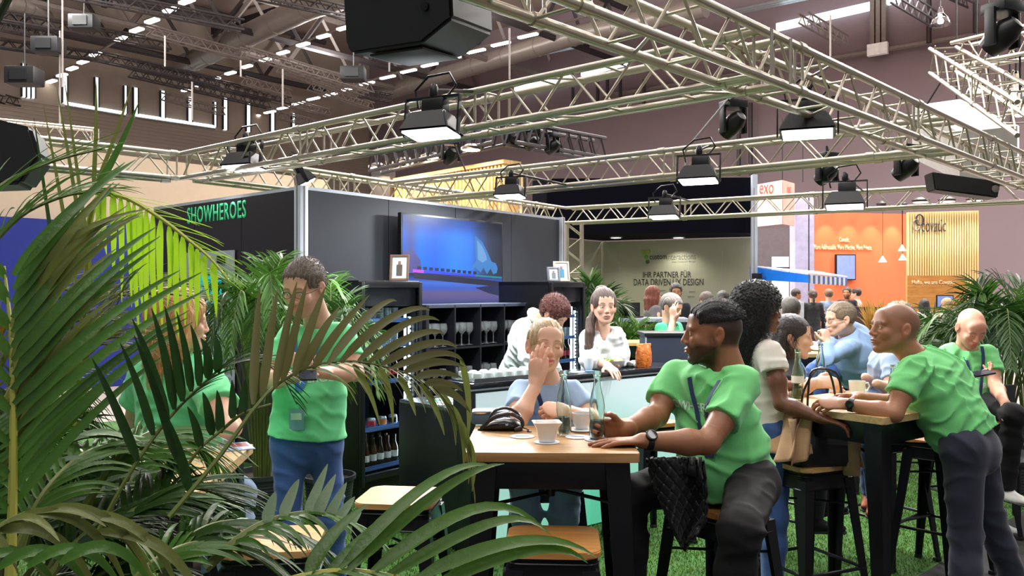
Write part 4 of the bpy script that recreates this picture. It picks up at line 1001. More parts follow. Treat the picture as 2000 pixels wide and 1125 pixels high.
class Field:
    def __init__(s, lo, hi, res):
        s.lo = np.asarray(lo, float); s.res = res; n = np.ceil((np.asarray(hi) - s.lo) / res).astype(int) + 1
        s.n = n; s.f = np.full(n, 0.2, np.float32)
        s.ax = [(s.lo[i] + np.arange(n[i]) * res).astype(np.float32) for i in range(3)]
    def win(s, lo, hi):
        a = np.clip(np.floor((np.asarray(lo) - s.lo) / s.res).astype(int), 0, s.n); b = np.clip(np.ceil((np.asarray(hi) - s.lo) / s.res).astype(int) + 1, 0, s.n)
        if (b <= a).any(): return None
        sl = tuple(slice(a[i], b[i]) for i in range(3))
        return sl, (s.ax[0][sl[0]][:, None, None], s.ax[1][sl[1]][None, :, None], s.ax[2][sl[2]][None, None, :])
    def op(s, sl, d, k, mode):
        g = s.f[sl]
        if mode == '+':
            if k > 0:
                h = np.clip(.5 + .5 * (g - d) / k, 0, 1); s.f[sl] = g * (1 - h) + d * h - k * h * (1 - h)
            else: s.f[sl] = np.minimum(g, d)
        elif mode == '-':
            d = -d
            if k > 0:
                h = np.clip(.5 - .5 * (g - d) / k, 0, 1); s.f[sl] = g * (1 - h) + d * h + k * h * (1 - h)
            else: s.f[sl] = np.maximum(g, d)
    def cap(s, a, b, ra, rb=None, k=.02, mode='+', w=None, fa=1.0, fb=None):
        """tapered capsule; w = flat-axis direction, fa/fb = thickness ratio across it (radius along w is ra, across is ra*fa)"""
        a = A_(a); b = A_(b); rb = ra if rb is None else rb; fb = fa if fb is None else fb; m = max(ra, rb) + k + .012
        W = s.win(np.minimum(a, b) - m, np.maximum(a, b) + m)
        if W is None: return
        sl, (X, Y, Z) = W; ab = b - a; L2 = float(ab @ ab) + 1e-12
        px, py, pz = X - a[0], Y - a[1], Z - a[2]
        t = np.clip((px * ab[0] + py * ab[1] + pz * ab[2]) / L2, 0, 1); r = ra + (rb - ra) * t
        qx, qy, qz = px - t * ab[0], py - t * ab[1], pz - t * ab[2]
        if w is None: d = np.sqrt(qx * qx + qy * qy + qz * qz) - r
        else:
            w = A_(w); ax = ab / math.sqrt(L2); w = nrm(w - ax * (w @ ax)); n = np.cross(ax, w); ff = fa + (fb - fa) * t
            qn = qx * n[0] + qy * n[1] + qz * n[2]; q2 = qx * qx + qy * qy + qz * qz - qn * qn
            e = np.sqrt(np.maximum(q2, 0) + (qn / ff) ** 2); l2 = np.sqrt(np.maximum(q2, 0) + (qn / ff ** 2) ** 2) + 1e-6
            d = e * (e - r) / l2
        s.op(sl, d.astype(np.float32), k, mode)
    def ell(s, c, r, R=None, k=.02, mode='+'):
        c = A_(c); r = np.asarray(r, float); m = r.max() + k + .012
        W = s.win(c - m, c + m)
        if W is None: return
        sl, (X, Y, Z) = W; p = (X - c[0], Y - c[1], Z - c[2])
        if R is None: q = p
        else: q = [p[0] * R[0][i] + p[1] * R[1][i] + p[2] * R[2][i] for i in range(3)]   # R columns = local axes
        k0 = np.sqrt((q[0] / r[0]) ** 2 + (q[1] / r[1]) ** 2 + (q[2] / r[2]) ** 2) + 1e-6
        k1 = np.sqrt((q[0] / r[0] ** 2) ** 2 + (q[1] / r[1] ** 2) ** 2 + (q[2] / r[2] ** 2) ** 2) + 1e-6
        s.op(sl, (k0 * (k0 - 1) / k1).astype(np.float32), k, mode)
    def cut(s, p, n, k=0.0, near=None):
        """removes what lies on the +n side of the plane; near=(centre, radius) limits it"""
        p = A_(p); n = nrm(A_(n))
        if near is None: sl = (slice(None),) * 3; X, Y, Z = s.ax[0][:, None, None], s.ax[1][None, :, None], s.ax[2][None, None, :]
        else:
            W = s.win(A_(near[0]) - near[1], A_(near[0]) + near[1])
            if W is None: return
            sl, (X, Y, Z) = W
        d = -((X - p[0]) * n[0] + (Y - p[1]) * n[1] + (Z - p[2]) * n[2])
        if near is not None:
            c = A_(near[0]); rr_ = np.sqrt((X - c[0]) ** 2 + (Y - c[1]) ** 2 + (Z - c[2]) ** 2) - near[1]; d = np.maximum(d, rr_)
            g = s.f[sl]; s.f[sl] = np.where(rr_ < 0, np.maximum(g, -d), g); return
        s.op(sl, d.astype(np.float32), k, '-')
    def disp(s, fn, band=.03, near=None):
        m = np.abs(s.f) < band; idx = np.argwhere(m)
        if not len(idx): return
        P_ = np.stack([s.ax[i][idx[:, i]] for i in range(3)], 1); s.f[m] += fn(P_).astype(np.float32)
    def mesh(s, smooth=1):
        v, f = surface_nets(s.f, s.lo, s.res)
        for _ in range(smooth):
            acc = np.zeros_like(v); cnt = np.zeros(len(v))
            for i in range(4):
                a, b = f[:, i], f[:, (i + 1) % 4]
                for j in range(3): acc[:, j] += np.bincount(a, v[b, j], len(v))
                cnt += np.bincount(a, minlength=len(v))
            m = cnt > 0; v[m] = v[m] * .5 + acc[m] / cnt[m][:, None] * .5
        return v, f
def joinvf(parts):
    V_, F_, o = [], [], 0
    for v, f in parts:
        if len(v) == 0: continue
        V_.append(v); F_.append(f + o); o += len(v)
    return np.concatenate(V_), np.concatenate(F_)
def folds(P_, seed, amp, wl, dirs, sharp=3):
    r = np.random.default_rng(seed); out = np.zeros(len(P_))
    for d in dirs:
        d = nrm(d); k = 2 * math.pi / (wl * (.8 + .5 * r.random())); w1, w2, w3 = (nrm(r.normal(size=3)) for _ in range(3)); p1, p2, p3 = r.random(3) * 6.28
        ph = k * (P_ @ d) + 1.5 * np.sin(k * .33 * (P_ @ w1) + p1) + .9 * np.sin(k * .6 * (P_ @ w2) + p2)
        m = np.clip(.5 + .9 * np.sin(k * .28 * (P_ @ w3) + p3), 0, 1)
        out -= amp * m * ((.5 + .5 * np.sin(ph)) ** sharp - .25)
    return out

# ---- head: local frame x = person's left, y = forward, z = up; 1 unit of s = 0.235 m tall head
def head_frame(fwd, up=(0, 0, 1), roll=0.0):
    f = nrm(fwd); u = np.asarray(up, float); x = nrm(np.cross(u, f)) * 1.0
    x = -x if False else x
    # x to the person's left: left = up x forward
    u2 = np.cross(f, x); R = np.stack([x, f, u2], 1)
    if roll:
        c, s_ = math.cos(roll), math.sin(roll); x2 = R[:, 0] * c + R[:, 2] * s_; z2 = -R[:, 0] * s_ + R[:, 2] * c; R = np.stack([x2, f, z2], 1)
    return R
def head_field(c, R, s, neck, o):
    res = o.get('hres', .0034) ; ctr = A_(c); nk = A_(neck)
    lo = np.minimum(ctr - .15 * s, nk - .12); hi = np.maximum(ctr + .15 * s, nk + .12); F = Field(lo, hi, res)
    W = lambda x, y, z: ctr + R @ (np.array([x, y, z]) * s)
    fem = o.get('fem', 0); fat = o.get('fat', 0)
    F.ell(W(0, -.018, .026), np.array([.077, .098, .090]) * s, R, 0)
    F.ell(W(0, .030, -.030), np.array([.058 + .006 * fat - .003 * fem, .062, .083]) * s, R, .02 * s)
    for sx in (-1, 1):
        F.cap(W(sx * (.056 - .006 * fem + .006 * fat), -.002, -.045), W(sx * (.020), .066, -.094), .017 * s, .013 * s, .03 * s)
        F.ell(W(sx * .038, .066, -.022), np.array([.024, .020, .022]) * s, R, .018 * s)
        F.ell(W(sx * .028, .079, .023 - .002 * fem), np.array([.024, .011 - .003 * fem, .008]) * s, R, .014 * s)
    F.ell(W(0, .074, -.098), np.array([.020 - .004 * fem, .018, .016]) * s, R, .018 * s)
    F.ell(W(0, .060, .048), np.array([.052, .024, .038]) * s, R, .03 * s)
    for sx in (-1, 1): F.ell(W(sx * .031, .102, .003), np.array([.017, .016, .012]) * s, R, .010 * s, '-')
    # nose
    ns = o.get('nose', 1.0) * (1 - .1 * fem)
    F.cap(W(0, .086, .020), W(0, .104 - .003 * fem, -.022), .0070 * s, .0098 * s * ns, .012 * s)
    F.ell(W(0, .107 - .003 * fem, -.028), np.array([.0115 * ns, .0098, .0085]) * s, R, .007 * s)
    for sx in (-1, 1): F.ell(W(sx * .0125 * ns, .098, -.032), np.array([.0075, .010, .007]) * s, R, .004 * s)
    # mouth
    F.ell(W(0, .086, -.060), np.array([.026, .014, .018]) * s, R, .012 * s)
    op = o.get('mouth', 0)
    F.ell(W(0, .0985, -.0555), np.array([.022, .0065, .0050]) * s, R, .004 * s); F.ell(W(0, .0970, -.0665 - .006 * op), np.array([.018, .0070, .0060]) * s, R, .004 * s)
    F.ell(W(0, .104, -.0608 - .003 * op), np.array([.024, .008, .0013 + .004 * op]) * s, R, .0025 * s, '-')
    F.ell(W(0, .094, -.080), np.array([.018, .006, .005]) * s, R, .006 * s, '-')
    # eyelids
    cl = o.get('closed', 0)
    for sx in (-1, 1):
        F.ell(W(sx * .031, .0765, .003), np.array([.0150, .0142, .0132]) * s, R, .003 * s)
        if not cl: F.ell(W(sx * .031, .092, .0025), np.array([.0118, .0085, .0042]) * s, R, .0015 * s, '-')
    # ears
    for sx in (-1, 1):
        if o.get('noears'): break
        Re = R @ np.array([[1, 0, 0], [0, math.cos(.2), -math.sin(.2)], [0, math.sin(.2), math.cos(.2)]]) @ np.array([[math.cos(sx * .35), -math.sin(sx * .35), 0], [math.sin(sx * .35), math.cos(sx * .35), 0], [0, 0, 1]])
        F.ell(W(sx * .080, -.014, -.004), np.array([.0085, .020, .033]) * s, Re, .004 * s)
        F.ell(W(sx * .078, -.008, -.032), np.array([.007, .010, .011]) * s, Re, .006 * s)
        F.ell(W(sx * .089, -.012, .000), np.array([.006, .012, .022]) * s, Re, .003 * s, '-')
        F.ell(W(sx * .086, -.004, -.006), np.array([.006, .007, .010]) * s, Re, .003 * s, '-')
    nr = o.get('neck_r', .056 - .011 * fem)
    F.cap(W(0, -.030, -.055), nk + (ctr - nk) * .0, nr * s, nr * 1.08 * s, .03)
    return F, W
HEADS = []
def color_head(v, W, R, c, s, o):
    loc = ((v - A_(c)) @ R) / s; x, y, z = loc[:, 0], loc[:, 1], loc[:, 2]
    skin = np.array(o['skin']); col = np.tile(skin, (len(v), 1))
    def mixc(m, k): 
        m = np.clip(m, 0, 1)[:, None]; return col * (1 - m) + np.array(k) * m
    sm = lambda a, lo, hi: np.clip((a - lo) / (hi - lo), 0, 1)
    red = skin * np.array([1.06, .78, .74])
    col = mixc(.28 * np.exp(-(((np.abs(x) - .042) / .02) ** 2 + ((z + .03) / .022) ** 2)) * sm(y, .03, .06), red)
    col = mixc(.5 * np.exp(-((x / .014) ** 2 + ((z + .028) / .012) ** 2)) * sm(y, .09, .105), red)
    col = mixc(.6 * (np.abs(x) > .071) * np.exp(-(((y + .012) / .03) ** 2 + ((z + .005) / .04) ** 2)), red)
    lip = np.array(o.get('lip', tuple(skin * np.array([.92, .52, .5]))))
    lm = np.exp(-((x / .023) ** 4 + ((z + .061) / (.0105)) ** 4)) * sm(y, .085, .092); col = mixc(.8 * lm, lip)
    hc = np.array(o.get('brow', o['hair_col'])) 
    by = .0245 + .006 * (1 - ((np.abs(x) - .030) / .02) ** 2) * .8
    bm = np.exp(-((z - by) / .0042) ** 4) * np.exp(-((np.abs(x) - .030) / .0175) ** 6) * sm(y, .055, .07); col = mixc(.85 * bm * o.get('brow_w', 1), hc)
    ll = np.exp(-((z - (.0055 if not o.get('closed') else -.001)) / .0020) ** 2) * np.exp(-((np.abs(x) - .031) / .0125) ** 6) * sm(y, .07, .08); col = mixc(.75 * ll, hc * .5)
    if o.get('beard'):
        bc = np.array(o.get('beard_col', o['hair_col'])); a = o['beard']
        jaw = sm(-z - (.030 + .25 * np.maximum(y - .05, 0)), -.002, .014) * sm(y, -.02, .004) * (1 - sm(-z, .112, .135))
        side = sm(y, -.012, .002) * (1 - sm(y, .018, .034)) * sm(-z, -.02, .03)
        mus = np.exp(-((z + .047) / .006) ** 4) * np.exp(-(x / .030) ** 6) * sm(y, .08, .09)
        gap = np.exp(-((x / .026) ** 6 + ((z + .061) / .011) ** 6)) * (y > .08)
        chin = o.get('goatee', 0) * np.exp(-((x / .028) ** 4)) * sm(-z, .072, .078) * sm(y, .03, .05)
        m = np.maximum.reduce([jaw * a, side * a * .7, mus * min(1, a * 1.15), chin]) * (1 - gap * .95); col = mixc(m, bc)
    if o.get('scalp'):
        hl = sm(z - (.052 - .55 * np.clip(.05 - y, 0, .09)) , -.006, .016) * (1 - sm(y, .075, .088)) + 0
        back = sm(-y, .0, .02) * sm(z, -.055, -.035)
        m = np.clip(np.maximum(sm(z, .062, .078) * (1 - sm(y, .070, .085) * (z < .09)), np.maximum(hl, back)), 0, 1) * (np.abs(x) < .079); col = mixc(m * o['scalp'], o['hair_col'])
    return col
def M_skin():
    return mat('skin', (1, 1, 1), .42, vcol=True, var=.05, scale=30, bump=.06, bscale=220, subsurf=.12)
# hair: kinds short / swept / long / tied / curly / crop / bun
def hair_mesh(kind, c, R, s, o, neck):
    res = o.get('hairres', .0042); ctr = A_(c); ext = .16 if kind in ('short', 'crop', 'swept', 'tied', 'curlyshort') else .34
    lo = ctr - np.array([.17, .17, ext]) * s; hi = ctr + np.array([.17, .17, .17]) * s
    if ext > .2: lo[:2] -= .03
    F = Field(lo, hi, res); W = lambda x, y, z: ctr + R @ (np.array([x, y, z]) * s); th = o.get('hair_th', .012)
    r3 = lambda a, b, c_: np.array([a, b, c_]) * s
    F.ell(W(0, -.020, .032), r3(.078 + th, .100 + th, .092 + th), R, 0)
    # clear the face and sides below the hairline
    fl = o.get('hairline', .0)
    if kind == 'swept':
        F.cut(W(0, 0, .044), R @ np.array([0, -.12, -1]), .02)
    if kind in ('short', 'swept', 'curlyshort', 'crop'):
        F.ell(W(0, .100, -.030 + fl), r3(.088, .085, .094), R, .012 * s, '-')
        F.cut(W(0, -.01, -.055), R @ np.array([0, .10, -1]), .01); F.ell(W(0, .03, -.06), r3(.12, .075, .088), R, .01 * s, '-')
        for sx in (-1, 1): F.ell(W(sx * .09, -.010, -.012), r3(.03, .026, .040), R, .008 * s, '-')
        if kind == 'swept':
            for i, x in enumerate(np.linspace(-.055, .055, 7)):
                F.cap(W(x, .062 - abs(x) * .3, .088 - abs(x) * .25), W(x * .95 + .004, -.02, .122 - abs(x) * .45), .017 * s, .014 * s, .008 * s)
        if kind == 'short':
            for x in np.linspace(-.05, .05, 6): F.cap(W(x, .070 - abs(x) * .35, .082 - abs(x) * .2), W(x, .0, .114 - abs(x) * .4), .012 * s, .012 * s, .010 * s)
    elif kind == 'tied':
        F.ell(W(0, .090, -.034), r3(.082, .062, .098), R, .010 * s, '-'); F.cut(W(0, -.03, -.060), R @ np.array([0, .3, -1]), .01); F.ell(W(0, .04, -.07), r3(.12, .07, .085), R, .01 * s, '-')
        for sx in (-1, 1): F.ell(W(sx * .09, -.012, -.014), r3(.03, .022, .034), R, .008 * s, '-')
        F.ell(W(0, -.118, .02), r3(.034, .034, .034), R, .01 * s)
        if o.get('pony'):
            pts = o['pony']
            for (a, ra), (b, rb) in zip(pts, pts[1:]): F.cap(W(*a), W(*b), ra * s, rb * s, .012)
    elif kind == 'bun':
        F.ell(W(0, .092, -.034), r3(.080, .064, .100), R, .010 * s, '-'); F.cut(W(0, -.03, -.055), R @ np.array([0, .3, -1]), .01); F.ell(W(0, .04, -.07), r3(.12, .07, .085), R, .01 * s, '-')
        for sx in (-1, 1): F.ell(W(sx * .09, -.012, -.012), r3(.03, .022, .034), R, .008 * s, '-')
        F.ell(W(.0, -.085, .110), r3(.048, .042, .036), R, .012 * s)
        for (a, ra), (b, rb) in zip(o.get('pony', []), o.get('pony', [])[1:]): F.cap(W(*a), W(*b), ra * s, rb * s, .012)
    else:
        F.ell(W(0, .098, -.040), r3(o.get('facew', .066), .070, .112), R, .010 * s, '-')
        if o.get('tuck'): F.ell(W(0, .055, -.045), r3(.10, .062, .085), R, .012 * s, '-'); [F.ell(W(sx * .09, -.012, -.014), r3(.03, .024, .036), R, .008 * s, '-') for sx in (-1, 1)]
        dn = nrm(np.array([0, 0, -1.0])); L = o.get('hair_len', .2); wd = o.get('hair_w', .075)
        for x, y in ([] if o.get('tuck') else [(-wd, -.01), (wd, -.01), (-wd * .98, .022), (wd * .98, .022)]) + [ (-wd * .85, -.055), (wd * .85, -.055), (-.04, -.085), (.04, -.085), (0, -.095)]:
            a = W(x, y, .01); b = W(x * 1.12, y * 1.05 - .01, -.07); c2 = b + dn * L * (.75 + .25 * abs(math.sin(x * 90 + y * 50)))
            if y > 0: a = W(x, y, .03); c2 = b + dn * L * .45
            F.cap(a, b, .026 * s, .030 * s, .014); F.cap(b, c2, .030 * s, .016 * s, .014)
        F.cut(W(0, .066, -.05), R @ np.array([0, 1, 0.0]), .004, near=(W(0, .14, -.05), .078 * s)) if False else None
    cf = o.get('curl', 0)
    def fn(P_):
        loc = ((P_ - ctr) @ R) / s
        if cf:
            q = P_ * (2 * math.pi / (.030 if cf < 2 else .022)); n = np.sin(q[:, 0] + 1.7 * np.sin(q[:, 2] * .7)) * np.sin(q[:, 1] + 1.3 * np.sin(q[:, 0] * .8)) * np.sin(q[:, 2] * .9 + 1.5 * np.sin(q[:, 1] * .6))
            return -n * .007 * cf * s
        an = np.arctan2(loc[:, 0], -loc[:, 1] + .001)
        if kind in ('long',): ph = an * 34 + 1.5 * np.sin(loc[:, 2] * 40) + 2 * np.sin(an * 5)
        else: ph = loc[:, 0] * 420 + 2.0 * np.sin(loc[:, 1] * 60) + 1.5 * np.sin(loc[:, 2] * 50)
        return -.0022 * s * (np.sin(ph) + .5 * np.sin(ph * .47 + 1))
    F.disp(fn)
    return F.mesh(1)
def M_hair(col, name):
    return mat(name, col, .42, var=.45, scale=60, stretch=(3, 3, .35), bump=.5, bscale=140, sheen=.1)
# hand: frame wrist, d = pointing direction, pn = palm normal (out of the palm), th = thumb side vector
def hand(F, w, d, pn, thumb, s=1.0, curl=(.25, .25, .3, .35), spread=.12, thc=.3, thout=.75):
    w = A_(w); d = nrm(A_(d)); pn = A_(pn); pn = nrm(pn - d * (pn @ d)); t = A_(thumb); t = nrm(t - d * (t @ d) - pn * (t @ pn))
    q = lambda a, b, c: w + (d * a + t * b + pn * c) * s   # along, thumb side, palm side
    F.cap(w - d * .02 * s, q(.012, 0, 0), .026 * s, .027 * s, .012, w=t, fa=.72)
    F.cap(q(.018, .0, 0), q(.078, .002, 0), .034 * s, .0405 * s, .010, w=t, fa=.40, fb=.29)
    F.cap(q(.02, .022, .006), q(.06, .030, .006), .014 * s, .011 * s, .010)
    fb = [(.085, .031, .044, .026, .021, .0090), (.090, .0105, .049, .030, .023, .0092), (.086, -.0105, .045, .028, .022, .0087), (.078, -.030, .035, .021, .019, .0078)]
    for i, (a, b, l1, l2, l3, r) in enumerate(fb):
        c = curl[i]; sp = spread * (1.5 - i) / 1.5; dd = nrm(d + t * sp * .6); p = q(a - .01, b, 0); ang = c * .6; tot = 0
        for j, L in enumerate((l1, l2, l3)):
            tot += c * (.75, 1.0, .8)[j]; dr = dd * math.cos(tot) + pn * math.sin(tot); p2 = p + dr * L * s
            F.cap(p, p2, r * s * (1, .93, .86)[j], r * s * (.93, .86, .72)[j], .0035 if j == 0 else .002); p = p2
    p = q(.022, .024, .004); dr = nrm(d * (1 - thout * .55) + t * thout + pn * thc * .6); 
    for j, (L, r1, r2) in enumerate(((.040, .0145, .0115), (.032, .0112, .0098), (.026, .0098, .0078))):
        p2 = p + dr * L * s; F.cap(p, p2, r1 * s, r2 * s, .007 if j == 0 else .002); p = p2
        dr = nrm(dr + d * .35 * (1 - thc * .5) + pn * thc * .6 - t * .25)
def bone_pts(*a): return np.array([A_(p) for p in a])
def person(label, j, o, group=None):
    """j: world joints; o: look. Builds one figure: body (one mesh), clothing and hair as parts."""
    pel = A_(j['pelvis']); base_z = o.get('base_z', 0.011)
    e = empty('person', (float(pel[0]), float(pel[1]), base_z), label, 'person', 0, group)
    hd = A_(j['head']); fwd = nrm(j['face']); s = o.get('hs', 1.0); R = head_frame(fwd, roll=o.get('roll', 0)); nk = A_(j['neck'])
    parts = []; cols = []; skin = np.array(o['skin'])
    sL, sR = A_(j['sL']), A_(j['sR']); eL, eR = A_(j['eL']), A_(j['eR']); wL, wR = A_(j['wL']), A_(j['wR'])
    lod = o.get('lod', 0); K = o.get('k', 1.0)      # K: limb thickness
    F, W = head_field(hd, R, s, nk, dict(o, hres=[.0034, .0046, .007][lod]))
    # chest stub under the clothes
    mid = (sL + sR) / 2; F.cap(nk, nk * .4 + mid * .6 - np.array([0, 0, .03]), .055, .065, .03)
    v, f = F.mesh(1); 
    parts.append((v, f)); cols.append(color_head(v, W, R, hd, s, o))
    if o.get('opencollar'): pass
    ar = o.get('arm', 1.0) * K
    for sd, S_, E_, W_ in (('L', sL, eL, wL), ('R', sR, eR, wR)):
        h = j.get('hand' + sd); lo = np.minimum.reduce([S_, E_, W_]) - .12; hi = np.maximum.reduce([S_, E_, W_]) + .12
        if h is not None:
            tip = W_ + nrm(A_(h['d'])) * .2; lo = np.minimum(lo, tip - .05); hi = np.maximum(hi, tip + .05)
        # two grids: upper arm coarse, forearm and hand fine
        F = Field(np.minimum(S_, E_) - .09, np.maximum(S_, E_) + .09, [.006, .008, .012][lod])
        F.cap(S_ * .8 + E_ * .2, S_ * .45 + E_ * .55, .047 * ar, .046 * ar, .01); F.cap(S_ * .45 + E_ * .55, E_, .046 * ar, .036 * ar, .02); F.cap(E_, E_ * .75 + W_ * .25, .036 * ar, .040 * ar, .02)
        parts.append(F.mesh(1)); cols.append(np.tile(skin, (len(parts[-1][0]), 1)))
        pts = [E_, W_] + ([W_ + nrm(A_(h['d'])) * .2 * s] if h is not None else [])
        F = Field(np.min(pts, 0) - .07, np.max(pts, 0) + .07, [.0030, .0045, .008][lod] if h is not None else .009)
        F.cap(S_ * .15 + E_ * .85, E_, .040 * ar, .036 * ar, .02)
        F.cap(E_, E_ * .7 + W_ * .3, .037 * ar, .041 * ar, .02); F.cap(E_ * .7 + W_ * .3, W_, .041 * ar, .0255 * ar, .02)
        if h is not None: hand(F, W_, h['d'], h['pn'], h['t'], s * o.get('handk', 1.0), **{k_: v_ for k_, v_ in h.items() if k_ in ('curl', 'spread', 'thc', 'thout')})
        v, f = F.mesh(1); parts.append((v, f)); cc = np.tile(skin, (len(v), 1))
        if h is not None:   # warmer knuckles and finger ends
            dd = (v - W_) @ nrm(A_(h['d'])); m = np.clip((dd - .06) / .08, 0, 1)[:, None] * .35; cc = cc * (1 - m) + skin * np.array([1.08, .84, .8]) * m
        cols.append(cc)
    if 'kL' in j and o.get('skin_legs'): pass
    v, f = joinvf(parts); me = np_mesh('body', v, f, True, np.concatenate(cols)); b = link('body', me, M_skin(), e, True)
    # eyes
    if not o.get('closed') and lod < 2:
        for sx in (-1, 1):
            c = W(sx * .031, .0765, .0025); mb = MB(); mb.sphere(c, .0128 * s, n=14); ey = mb.build('eye', mat('eye_white', S(215, 208, 200), .12, var=.02), e, True)
            g = nrm(A_(o['gaze'])) if 'gaze' in o else R[:, 1]; pc = c + g * .0068 * s
            mb = MB(); mb.sphere(pc, .0066 * s, n=10); mb.build('iris', mat('iris_' + o.get('eye', 'brown'), {'brown': S(58, 34, 20), 'blue': S(70, 100, 120)}[o.get('eye', 'brown')], .1), ey, True)
    # hair
    if o.get('hair'):
        v, f = hair_mesh(o['hair'], hd, R, s, dict(o, hairres=[.0042, .005, .0075][lod]), nk)
        hm = link('hair', np_mesh('hair', v, f), M_hair(o['hair_col'], 'hair_' + o['hair_name']), e, True)
        if lod <= 1 and (o.get('strands') or o['hair'] in ('short', 'curlyshort')):
            vy = ((v - hd) @ R[:, 1]) / s; v2 = v if o['hair'] in ('short', 'swept', 'curlyshort') else v[vy < .022]
            tgt = v2[RNG.choice(len(v2), min(len(v2), o.get('strands', 1800)))]; cen = hd - R[:, 1] * .02
            mb = MB(); dn = np.array([0, 0, -1.0]); L = o.get('strand_len', .09)
            vv, ff = [], []
            for q in tgt:
                n_ = nrm(q - cen); shorty = o['hair'] in ('short', 'swept', 'curlyshort')
                if shorty:
                    dn = nrm(n_ * .55 - R[:, 1] * .75 + RNG.normal(size=3) * .18); L = .018 if o['hair'] == 'swept' else .016
                n_ = n_ * np.array([1, 1, .5]); p = q - n_ * .004; side = nrm(np.cross(n_, dn) + 1e-4); wob = RNG.random(2) * 6.28; cw = (.0015 if shorty else .006) * (1 + o.get('curl', 0) * 1.6); i0 = len(vv)
                for k in range(7):
                    t = k / 6; pp = p + n_ * ((.003 if shorty else .012) * math.sin(t * 3.1)) + dn * L * t * .8 + side * cw * math.sin(wob[0] + t * (5 + 8 * o.get('curl', 0))) + n_ * cw * math.sin(wob[1] + t * (5 + 8 * o.get('curl', 0)))
                    wd = .0011 * (1 - t * .7); vv += [pp - side * wd, pp + side * wd]
                for k in range(6): ff.append((i0 + 2 * k, i0 + 2 * k + 1, i0 + 2 * k + 3, i0 + 2 * k + 2))
            so = link('loose_strands', np_mesh('loose_strands', vv, ff), M_hair(o['hair_col'], 'hair_' + o['hair_name']), hm); so['kind'] = 'stuff'; so.data.transform(wm(hm).inverted())
    # torso garment
    pelv = pel; chest = mid - np.array([0, 0, .05]) ; sw = np.linalg.norm(sL - sR) / 2; ax = nrm(sL - sR); hx = nrm(A_(j['hL']) - A_(j['hR']))
    bk = o.get('bulk', 1.0); belly = o.get('belly', 0.0); tf = nrm(j.get('chestdir', np.cross(ax, pel - mid) * 1.0))
    if np.dot(tf, fwd) < 0 and 'chestdir' not in j: tf = -tf
    spine = nrm(pel - mid); waist = mid + (pel - mid) * .62 + tf * .005; slen = o.get('sleeve', .5); sr = o.get('sleeve_r', 1.0)
    pts = np.array([sL, sR, pel, mid, nk] + ([sL * (1 - min(1, slen * 2)) + eL * min(1, slen * 2), sR * (1 - min(1, slen * 2)) + eR * min(1, slen * 2)] if slen <= .5 else [eL, eR, wL, wR]))
    if slen < .5: pts = np.concatenate([pts, [eL, eR]])
    rs = [.0066, .008, .012][lod]
    F = Field(pts.min(0) - .21, pts.max(0) + .21, rs)
    cw = (sw - .012) * bk; hipw = o.get('hipw', .155) * bk; wr_ = max(cw * .86 + belly * .3, hipw * .90)
    F.cap(mid - ax * (sw - .05) + spine * .015, mid + ax * (sw - .05) + spine * .015, .058 * bk, .058 * bk, .02)
    F.cap(nk + (mid - nk) * .35, mid + spine * .04, .072, .095, .045)
    F.cap(mid + spine * .10, waist, cw * .98, wr_, .05, w=ax, fa=.68 + belly * .4, fb=.72 + belly)
    if belly: F.ell(mid + spine * .36 + tf * (.03 + belly * .10), np.array([.12 + belly * .3, .12 + belly * .3, .15]) * 1.0, None, .06)
    hem = o.get('hem', .06); hipw = o.get('hipw', .155) * bk
    F.cap(waist, pel + spine * .08, wr_, hipw + .022, .05, w=hx, fa=.74 + belly, fb=.82)
    if o.get('bust'):
        for q in (-1, 1): F.ell(mid + spine * .16 + ax * q * .065 + tf * .085, np.array([.055, .055, .055]) * o['bust'], None, .05)
    if o.get('blade'): F.ell(mid + spine * .12 - tf * .05, np.array([.12, .08, .14]), None, .06)
    fa = o.get('fold', .0055); fdirs = o.get('fdirs') or [spine + ax * .3, spine - ax * .45, ax + spine * .25]
    sd_ = sum(map(ord, label)); fn_ = lambda P_: folds(P_, sd_, fa, o.get('fwl', .07), fdirs); F.disp(fn_); TORSO = F
    for S_, E_, W_ in ((sL, eL, wL), (sR, eR, wR)):
        F = Field(TORSO.lo, TORSO.lo + (TORSO.n - 1) * rs, rs)
        if slen < .7:
            q = S_ + (E_ - S_) * slen * .96; ext = S_ + (E_ - S_) * (slen + .12)
            F.cap(S_ + (mid - S_) * .12, q, .058 * ar * sr, .057 * ar * sr, .03); dirn = nrm(E_ - S_)
            F.cap(q, ext, .057 * ar * sr, .060 * ar * sr, .004)
            cut_ = (q + dirn * .012, dirn)
        else:
            F.cap(S_ + (mid - S_) * .12, E_, .060 * ar * sr, .052 * ar * sr, .035)
            f2 = min(1.0, (slen - .5) * 2); q = E_ + (W_ - E_) * f2; dirn = nrm(W_ - E_)
            F.cap(E_, q, .052 * ar * sr, .040 * ar * sr, .02); cut_ = (q, dirn)
        F.disp(fn_)
        if slen >= .7: F.cut(cut_[0], cut_[1], near=(cut_[0] + cut_[1] * .06, .10))
        else: F.cut(cut_[0], cut_[1])
        m_ = [min(a_, b_) for a_, b_ in zip(TORSO.f.shape, F.f.shape)]; sl_ = tuple(slice(0, q_) for q_ in m_); g_ = TORSO.f[sl_]; d_ = F.f[sl_]; h_ = np.clip(.5 + .5 * (g_ - d_) / .03, 0, 1); TORSO.f[sl_] = g_ * (1 - h_) + d_ * h_ - .03 * h_ * (1 - h_)
    F = TORSO
    # hem
    hp = pel + spine * hem; F.cut(hp, j.get('hemdir', spine), near=(hp + spine * .28, .40) )
    # neckline
    up_n = nrm(hd - nk); nr = o.get('neck_r', .056 - .011 * o.get('fem', 0)) * s
    nd = o.get('neckline', .014); nc_ = nk - up_n * .0
